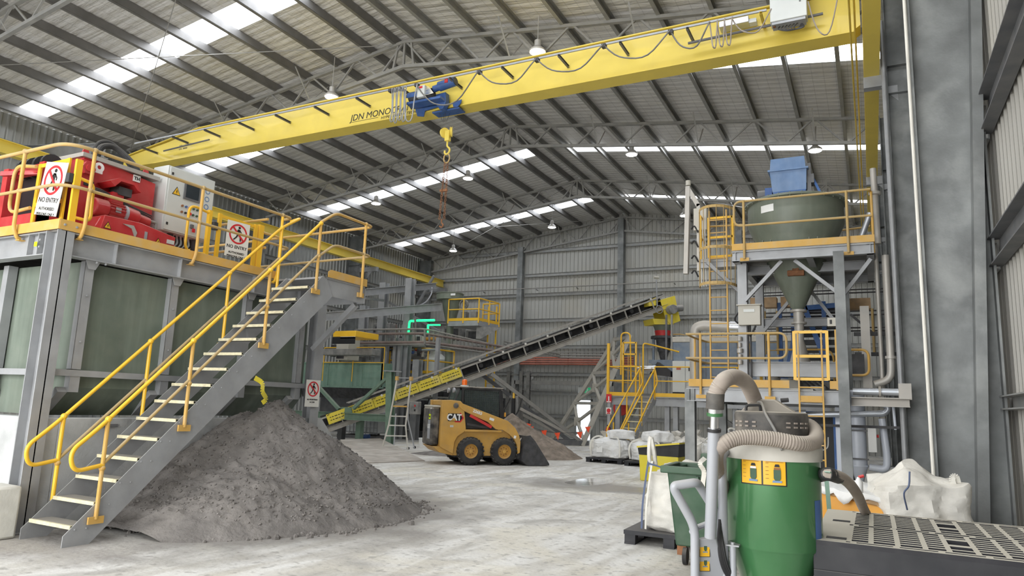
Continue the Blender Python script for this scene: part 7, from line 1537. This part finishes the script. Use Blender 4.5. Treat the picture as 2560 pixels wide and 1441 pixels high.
MB().tube(fillet([(VX-.115, VY-.14, zh1), (VX-.115, VY-.14, zh1+.035), (VX-.04, VY-.13, zh1+.04), (VX-.04, VY-.12, zh1)], .015, 4), .008, 7).build('handle', 'black', vc)
MB().tube(smooth([(VX-.06, VY-.07, zh1+.06), (VX-.03, VY-.13, zh1+.05), (VX+.0, VY-.215, zh1-.01), (VX+.05, VY-.235, zh1-.10), (VX+.085, VY-.27, zh0-.03)], 6), .0075, 8).build('power_cord', 'machine_grey', vc)
MB().cyl((VX+.06, VY-.03, zh1+.07), (VX+.10, VY-.02, zh1+.075), .013, 10).build('cable_gland', 'black', vc)
# stickers wrapped on the drum
a0, a1, a2 = -112, -85.5, -59.5
za_, zb2 = vz(1136), vz(1205)
VL([(RV+.0012, zb2-.006), (RV+.0012, za_+.004)], 20, a0=math.radians(a0-1.5), a1=math.radians(a2+1.5), cap=False).build('sticker_border', 'black_clean', vc)
for q0, q1, nm in ((a1+1, a2, 'Dry Use'), (a0, a1-1, 'Wet Use')):
    s_ = VL([(RV+.0022, zb2), (RV+.0022, za_)], 12, a0=math.radians(q0), a1=math.radians(q1), cap=False).build('instruction_sticker', 'sticker', vc)
    am = math.radians((q0+q1)/2); c_ = Vector((VX-(RV+.004)*math.cos(am), VY+(RV+.004)*math.sin(am), za_)); N_ = Vector((-math.cos(am), math.sin(am), 0)); U_ = Vector((0, 0, 1)).cross(N_)
    if True:
        text('sticker_text', nm, .019, c_-Vector((0, 0, .022)), U_, (0, 0, 1), 'black_clean', s_, ext=.0003)
        o = c_ + U_*.014
        b = MB(); b.prism(o-Vector((0, 0, .118)), U_, (0, 0, 1), [(-.018, 0), (.018, 0), (.018, .045), (-.018, .045)], .001); b.prism(o-Vector((0, 0, .130)), U_, (0, 0, 1), [(-.010, 0), (.010, 0), (.018, .012), (-.018, .012)], .001); b.build('green_drum_picture', 'bin_green', s_)
        b = MB(); b.prism(o-Vector((0, 0, .058)), U_, (0, 0, 1), [(-.014, 0), (.014, 0), (.009, .014), (-.009, .014)], .001); b.build('black_head_picture', 'black_clean', s_)
        MB().prism(o-Vector((0, 0, .072)), U_, (0, 0, 1), [(-.016, 0), (.016, 0), (.016, .010), (-.016, .010)], .001).build('filter_picture', 'white' if nm[0] == 'D' else 'rust', s_)
        b = MB(); b.prism(o-Vector((0, 0, .140)), U_, (0, 0, 1), [(-.026, 0), (.022, 0), (.024, .010), (-.022, .012)], .001); b.build('trolley_picture', 'blue_hopper', s_)
        b = MB()
        for kk in range(5): b.prism(c_-U_*.045-Vector((0, 0, .04+.02*kk)), U_, (0, 0, 1), [(0, 0), (.016, 0), (.016, .0018), (0, .0018)], .0006)
        b.prism(c_-U_*.045-Vector((0, 0, .034)), U_, (0, 0, 1), [(0, 0), (.09, 0), (.09, .0015), (0, .0015)], .0006); b.build('small_print', 'rust', s_)
VL([(RV+.001, vz(1370)), (RV+.001, vz(1240))], 6, a0=math.radians(-168), a1=math.radians(-152), cap=False).build('blue_sticker', 'blue_rack', vc)
# legs, side tube, inlet
for px, y0_ in ((1832, 1366), (2007, 1392)):
    p = dp(px, y0_, (VX, VY-.15, 1)); MB().cyl((p.x, p.y, .06), p, .018, 14).build('leg', 'vac_grey', vc); MB().bb(p.x-.04, p.x+.035, p.y-.02, p.y+.12, p.z, p.z+.008).build('leg_bracket', 'galv', vc); MB().cyl((p.x, p.y, p.z+.008), (p.x, p.y, p.z+.02), .012, 6).build('nut', 'galv', vc)
    MB().cyl((p.x-.015, p.y, .06), (p.x+.015, p.y, .06), .06, 18).build('castor', 'rubber', vc)
for sx in (-.15, .15): MB().cyl((VX+sx, VY+.16, .06), (VX+sx, VY+.16, .80), .018, 10).build('leg', 'vac_grey', vc)
p = dp(1804, 1130, (VX, VY-.02, 1)); MB().tube(fillet([(VX-.22, VY, zr_-.01), (p.x, p.y, p.z), (p.x+.01, p.y, .40), (p.x+.1, p.y, .30)], .05, 5), .026, 12).build('side_tube', 'vac_grey', vc)
q = dp(2040, 1187, VQ); MB().cyl((VX+RV-.01, VY-.02, q.z), (q.x+.035, q.y, q.z), .036, 16).build('inlet_coupling', 'black', vc)
MB().cyl((q.x+.0, q.y, q.z), (q.x+.018, q.y, q.z), .040, 16).build('hose_clamp', 'chrome', vc)
def ribbed_hose(pts, r, k=7, pitch=.014, amp=.05):
    sp_ = smooth(pts, 10); L = [0.]
    for i in range(1, len(sp_)): L.append(L[-1]+(sp_[i]-sp_[i-1]).length)
    n = int(L[-1]/pitch*2); out = []; j = 0
    for i in range(n+1):
        s_ = L[-1]*i/n
        while j < len(L)-2 and L[j+1] < s_: j += 1
        t_ = (s_-L[j])/max(1e-6, L[j+1]-L[j]); out.append(sp_[j].lerp(sp_[j+1], t_))
    return MB().tube(out, r, 16, rf=lambda i: r*(1+amp*(1 if i % 2 else -1)))
dh = thing('dust_hose', 'thick dusty dark suction hose curving from the vacuum inlet to the right', 'hose', (0, 4.7, 1))
ribbed_hose([(q.x+.03, q.y, q.z), dp(2075, 1186, (0, 4.4, 1)), dp(2112, 1200, (0, 4.75, 1)), dp(2140, 1232, (0, 5.1, 1)), dp(2160, 1275, (0, 5.6, 1)), dp(2185, 1320, (0, 6.3, .9))], .030, amp=.07).build('hose', 'hose', dh)
MB().tube(smooth([(q.x+.03, q.y, q.z+.0), dp(2072, 1186, (0, 4.4, 1)), dp(2095, 1194, (0, 4.6, 1))], 6), .036, 16).build('rubber_cuff', 'black', dh)
b = MB(); sp_ = smooth([dp(2068, 1180, (0, 4.35, 1)), dp(2090, 1196, (0, 4.5, 1)), dp(2102, 1208, (0, 4.65, 1)), dp(2090, 1178, (0, 4.7, 1))], 5)
for i in range(len(sp_)-1): b.bar(sp_[i], sp_[i+1], .03, .005)
b.build('green_tie', 'green_trough', dh)
# coiled beige hose and wand
hs = thing('vacuum_hose', 'long beige ribbed vacuum hose looped round the black motor head', 'hose', (VX, VY, 1.5))
F_ = (VX, VY-.24, 1); K_ = (VX, VY+.05, 1)
loop_ = [dp(1900, 1050, (VX, VY+.26, 1)), dp(1892, 1018, (VX, VY+.2, 1)), dp(1880, 985, (VX, VY+.12, 1)), dp(1864, 957, (VX, VY+.0, 1)), dp(1838, 943, (VX, VY-.12, 1)), dp(1812, 950, F_), dp(1796, 970, F_), dp(1789, 990, F_)]
ribbed_hose(loop_, .046*.92, amp=.03).build('rising_hose', 'hose', hs)
r_ = .275
pts = [dp(1822, 1300, (VX, VY+.2, 1)), dp(1812, 1240, (VX, VY+.12, 1)), dp(1797, 1195, (VX, VY+.0, 1)), dp(1789, 1150, (VX, VY-.12, 1)), dp(1800, 1117, F_), dp(1850, 1095, F_), dp(1930, 1098, F_), dp(2000, 1110, F_), dp(2036, 1104, (VX, VY-.1, 1)), dp(2038, 1080, (VX, VY+.08, 1)), dp(2015, 1062, (VX, VY+.2, 1)), dp(1960, 1060, (VX, VY+.27, 1))]
ribbed_hose(pts, .040, amp=.035).build('coiled_hose', 'hose', hs)
pts = [dp(1787, 1150, F_), dp(1792, 1200, (VX, VY-.2, 1)), dp(1806, 1240, (VX, VY-.15, 1)), dp(1812, 1262, (VX, VY-.08, 1))]
wd = thing('vacuum_wand', 'grey metal suction wand with black and green coupling standing in the trolley holder', 'wand', (-.78, 4.1, .6))
w0, w1 = dp(1788, 1010, F_), dp(1776, 1345, F_)
MB().cyl(dp(1789, 983, F_), dp(1787, 1022, F_), .047, 22).build('rubber_coupling', 'dusty_black', wd); MB().cyl(dp(1787, 1022, F_), dp(1787, 1033, F_), .040, 20).build('chrome_sleeve', 'chrome', wd); MB().cyl(dp(1787, 1032, F_), dp(1787, 1040, F_), .043, 20).build('green_ring', 'vac_green', wd)
MB().cyl(dp(1786, 1038, F_), dp(1785, 1075, F_), .024, 18).build('chrome_tube', 'chrome', wd); MB().cyl(dp(1785, 1072, F_), w1, .031, 20).build('wand_tube', 'vac_grey', wd); MB().cyl(dp(1785, 1072, F_), dp(1785, 1080, F_), .037, 20).build('black_collar', 'black', wd)
# trolley
tq = (VX-.25, VY-.30, 1)
tl_ = thing('trolley', 'light grey wheeled trolley with bent tube handle and yellow stickers beside the vacuum', 'trolley', (-.85, 4.0, 0))
T_ = lambda px, py: dp(px, py, tq)
MB().tube(fillet([Vector((T_(1737, 1345).x, T_(1737, 1345).y, .25)), T_(1737, 1318), T_(1686, 1225), T_(1686, 1215), T_(1738, 1207), dp(1745, 1210, (VX, VY-.1, 1)), dp(1795, 1290, (VX, VY-.05, 1)), dp(1797, 1441, (VX, VY-.05, 1))], .06, 6), .024, 14).build('handle_tube', 'vac_grey', tl_)
a, b2, c2, d2 = T_(1732, 1350), T_(1790, 1346), T_(1820, 1470), T_(1732, 1470)
MB().add([a, b2, c2, d2]+[p+Vector((.02, .11, 0)) for p in (a, b2, c2, d2)], [(0, 1, 2, 3), (7, 6, 5, 4), (1, 0, 4, 5), (2, 1, 5, 6), (3, 2, 6, 7), (0, 3, 7, 4)]).build('wand_holder', 'vac_grey', tl_, bevel=.006)
for y0_, y1_ in ((1358, 1391), (1395, 1427)):
    U_ = (T_(1790, 1380)-T_(1740, 1380)).normalized(); W_ = Vector((0, 0, 1)); p = T_(1749, y1_)-fw*.004; w_ = (T_(1773, 1380)-T_(1749, 1380)).length; h_ = (y1_-y0_)/F_PX*(Vector(tq)-Vector((0, 0, EYE))).dot(fw)
    MB().prism(p-U_*.003-W_*.003, U_, W_, [(0, 0), (w_+.006, 0), (w_+.006, h_+.006), (0, h_+.006)], .002).build('sticker_border', 'black_clean', tl_)
    s_ = MB().prism(p, U_, W_, [(0, 0), (w_, 0), (w_, h_), (0, h_)], .004).build('yellow_sticker', 'sticker', tl_)
    MB().prism(p, U_, W_, [(w_*.42, h_*.5), (w_*.52, h_*.38), (w_*.66, h_*.38), (w_*.74, h_*.5), (w_*.74, h_*.86), (w_*.42, h_*.86)], .005).build('green_drum_picture', 'bin_green', s_); MB().prism(p, U_, W_, [(w_*.3, h_*.28), (w_*.8, h_*.28), (w_*.8, h_*.36), (w_*.3, h_*.36)], .005).build('trolley_picture', 'blue_hopper', s_)
MB().bar((-1.0, 4.1, .22), (-.70, 4.2, .22), .05, .05).build('base_bar', 'vac_grey', tl_); MB().cyl((-1.0, 4.0, .10), (-.96, 4.0, .10), .10, 20).build('wheel', 'rubber', tl_); MB().cyl((-.72, 4.0, .10), (-.68, 4.0, .10), .10, 20).build('wheel', 'rubber', tl_)
MB().bar((-1.0, 4.0, .1), (-.68, 4.0, .1), .02).build('axle', 'galv', tl_)
MB().tube(fillet([T_(1730, 1330), dp(1738, 1322, (VX, VY, 1)), dp(1790, 1302, (VX, VY+.02, 1))], .03, 4), .016, 10).build('cross_tube', 'vac_grey', tl_)
for k in range(4): MB().tube(smooth([dp(1800, 1300+5*k, (VX, VY-.1, 1)), dp(1797+3*k, 1360, (VX, VY-.16, 1)), dp(1808+4*k, 1420, (VX, VY-.18, 1)), dp(1838+5*k, 1470, (VX, VY-.16, 1))], 6), .010, 8).build('coiled_cord', 'black', vc)
# black pallet stack
S0, S1 = -.315, 1.22; Y0_, Y1_ = 4.22, 5.66; ZT = 1.05
ps = None
for lvl in range(7):
    z0 = lvl*.15; t = thing('stacked_pallet', ('black plastic pallet with pale dusty slatted top, topmost of the right stack' if lvl == 6 else 'black plastic pallet, %s from the top of the right stack' % ('second', 'third', 'fourth', 'fifth', 'sixth', 'lowest')[5-lvl]), 'pallet', (S0+.7, Y0_, z0))
    b = MB()
    for y in (Y0_, Y1_-.05): b.bb(S0, S1, y, y+.05, z0+.03, z0+.15) if lvl < 6 else b.bb(S0, S1, y, y+.05, z0+.0, z0+.13)
    for x in (S0, S1-.05): b.bb(x, x+.05, Y0_+.05, Y1_-.05, z0+.0, z0+.13)
    b.bb(S0+.05, S1-.05, Y0_+.05, Y1_-.05, z0, z0+.02)
    b.build('side_wall', 'pallet_plain', t, bevel=.004)
    if lvl < 6: MB().bb(S0+.01, S1-.01, Y0_+.03, Y1_-.03, z0+.12, z0+.148 if lvl < 5 else z0+.06).build('top_deck', 'pallet_plain' if lvl < 5 else 'black_clean', t); continue  # blackened deck stands in for shade seen through the slots above
    # slatted top: grid with rectangular openings
    b = MB(); xs = [S0]; zt0, zt1 = z0+.125, z0+.15
    def fill(x0, x1, y0, y1): b.bb(x0, x1, y0, y1, zt0, zt1)
    ym = (Y0_+Y1_)/2
    fill(S0, S0+.16, Y0_, Y1_); fill(S0+.16, S1, Y0_, Y0_+.035); fill(S0+.16, S1, Y1_-.035, Y1_)
    for ya, yb_ in ((Y0_+.06, ym-.02), (ym+.02, Y1_-.06)):
        fill(S0+.16, S1, ya, ya+.03); fill(S0+.16, S1, yb_-.03, yb_)
        x = S0+.16; k = 0; n_ = 8; ph = (yb_-ya-.06)/n_
        while x < S1-.02:
            wcol = .125 if k % 3 else .105; fill(x, x+.026, ya+.03, yb_-.03)
            for i in range(1, n_):
                y = ya+.03+ph*i
                if k % 6 == 4 and 1 < i < 7: 
                    if i in (3, 6): fill(x+.026, x+wcol, y-ph*.5, y+ph*.35)
                    continue
                fill(x+.026, x+wcol, y-ph*.20, y+ph*.20)
            x += wcol; k += 1
    k = 0; x = S0+.02
    while x < S1-.1:
        for y0 in (Y0_+.035, ym-.02, ym+.004, Y1_-.06): fill(x+.16, x+.19, y0, y0+.025 if y0 in (Y0_+.035, Y1_-.06) else y0+.018)
        x += .20; k += 1
    b.build('slatted_top', 'pallet_black', t)
    MB().bb(S0+.17, S0+.185, Y0_+.05, Y1_-.05, zt0-.03, zt0).build('inner_wall', 'pallet_plain', t)
    for y in (Y0_+.10, ym+.1): MB().bb(S0+.06, S0+.16, y, y+.07, zt0+.0, zt1+.002).build('end_slot', 'black_clean', t)
# right-hand bags and crate
t = bulk_bag(.72, 7.5, 0, .66, .70, 'grey-white bulk bag with a loop strap standing up, half hidden by the pallet stack', 41, m='bag', tuft=0, straps=False)
lp_ = smooth([dp(2400, 1300, (.85, 7.0, .7)), dp(2392, 1240, (.85, 7.0, .9)), dp(2380, 1200, (.85, 7.0, 1)), dp(2390, 1193, (.85, 7.0, 1)), dp(2398, 1225, (.85, 7.0, 1)), dp(2404, 1260, (.85, 7.0, .9)), dp(2408, 1300, (.85, 7.0, .7))], 6)
b = MB()
for i in range(len(lp_)-1): b.bar(lp_[i], lp_[i+1], .045, .010, (0, 1, 0))
b.build('lifting_loop', 'strap_white', t)
bulk_bag(.98, 6.9, 0, .5, .62, 'low crumpled bulk bag in the corner by the big column', 42, m='bag', tuft=.12, straps=False)
bulk_bag(.30, 7.0, .62, .68, .70, 'big dirty white bulk bag lying on top of the other bags at the right', 43, m='bag', rz=.3, tuft=0, slump=-.06, straps=False)
nb = [o for o in bpy.data.objects if o.get('label', '').startswith('big dirty white')][0]
MB().tube(smooth([dp(2274, 1180, (.33, 6.6, 1)), dp(2272, 1215, (.33, 6.55, 1)), dp(2260, 1235, (.33, 6.55, 1)), dp(2268, 1275, (.33, 6.6, 1))], 6), .007, 6).build('blue_seam', 'bag_strap', nb)
oc = thing('orange_crate', 'orange wooden-topped crate half wrapped in white plastic sheet', 'crate', (-.25, 7.2, 0))
OA, OB, OC_ = (-.60, 6.9), (.10, 6.7), (.15, 7.8)
MB().add([(-.70, 6.95, 0), (.05, 6.75, 0), (.12, 7.9, 0), (-.65, 7.9, 0), (-.70, 6.95, 1.08), (.05, 6.75, .98), (.12, 7.9, .98), (-.65, 7.9, 1.08)], [(3, 2, 1, 0), (4, 5, 6, 7), (0, 1, 5, 4), (1, 2, 6, 5), (2, 3, 7, 6), (3, 0, 4, 7)]).build('body', 'orange', oc, bevel=.015)
MB().add([(-.72, 6.92, 1.08), (.07, 6.72, .98), (.07, 6.80, .98), (-.72, 7.0, 1.08), (-.72, 6.92, 1.15), (.07, 6.72, 1.04), (.07, 6.80, 1.04), (-.72, 7.0, 1.15)], [(3, 2, 1, 0), (4, 5, 6, 7), (0, 1, 5, 4), (1, 2, 6, 5), (2, 3, 7, 6), (3, 0, 4, 7)]).build('top_board', 'wood', oc)
n_ = 26; vs = []
for i in range(n_+1):
    for j in range(13):
        x = -.78+.98*i/n_; f = j/12; z = 1.17-.125*(i/n_); y = 7.9-1.0*min(1, f*1.25)-.2*i/n_
        if f > .8: z -= (f-.8)*.55*(.4+.6*abs(NZ.noise(Vector((x*6, 3, 1)))*2)); y -= .03
        vs.append((x, y, z+.03*NZ.noise(Vector((x*5, y*5, 0)))+.012*NZ.noise(Vector((x*17, y*17, 0)))))
sh_ = MB().add(vs, [(i*13+j, (i+1)*13+j, (i+1)*13+j+1, i*13+j+1) for i in range(n_) for j in range(12)]).build('plastic_sheet', 'bag_white'); md = sh_.modifiers.new('thick', 'SOLIDIFY'); md.thickness = .004
tag(sh_, 'crumpled white plastic sheet draped over the orange crate', 'sheet')
bt = thing('spray_bottle', 'small white plastic bottle with a red cap on the orange crate', 'bottle', (-.03, 6.6, 1.0)); p = dp(2147, 1213, (-.05, 6.55, 1)); MB().lathe((p.x, p.y, p.z-.06), [(.03, 0), (.032, .08), (.014, .11), (.013, .12)], 14).build('bottle', 'white', bt); MB().cyl((p.x, p.y, p.z+.06), (p.x+.04, p.y, p.z+.075), .012, 8).build('red_cap', 'red_plain', bt)
for i, (a, b2) in enumerate((((2066, 1205), (2075, 1282)),)):
    q0 = dp(*a, (-.2, 5.9, 1)); MB()
b = MB(); sp_ = smooth([dp(2066, 1200, (-.3, 5.9, 1)), dp(2070, 1240, (-.3, 5.9, 1)), dp(2074, 1290, (-.3, 5.9, 1))], 5)
for i in range(len(sp_)-1): b.bar(sp_[i], sp_[i+1], .03, .006, (0, 1, 0))
tag(b.build('green_strap', 'green_trough'), 'green webbing strap hanging in front of the orange crate', 'strap')
b = thing('grey_sack', 'grey sack leaning between vacuum and orange crate', 'bag', (-.45, 6.3, 0)); MB().add([(-.62, 6.2, 0), (-.22, 6.1, 0), (-.22, 6.5, 0), (-.62, 6.6, 0), (-.60, 6.3, 1.0), (-.50, 6.3, 1.0), (-.50, 6.45, 1.0), (-.60, 6.45, 1.0)], [(3, 2, 1, 0), (4, 5, 6, 7), (0, 1, 5, 4), (1, 2, 6, 5), (2, 3, 7, 6), (3, 0, 4, 7)]).build('sack', 'bag', b, bevel=.03)
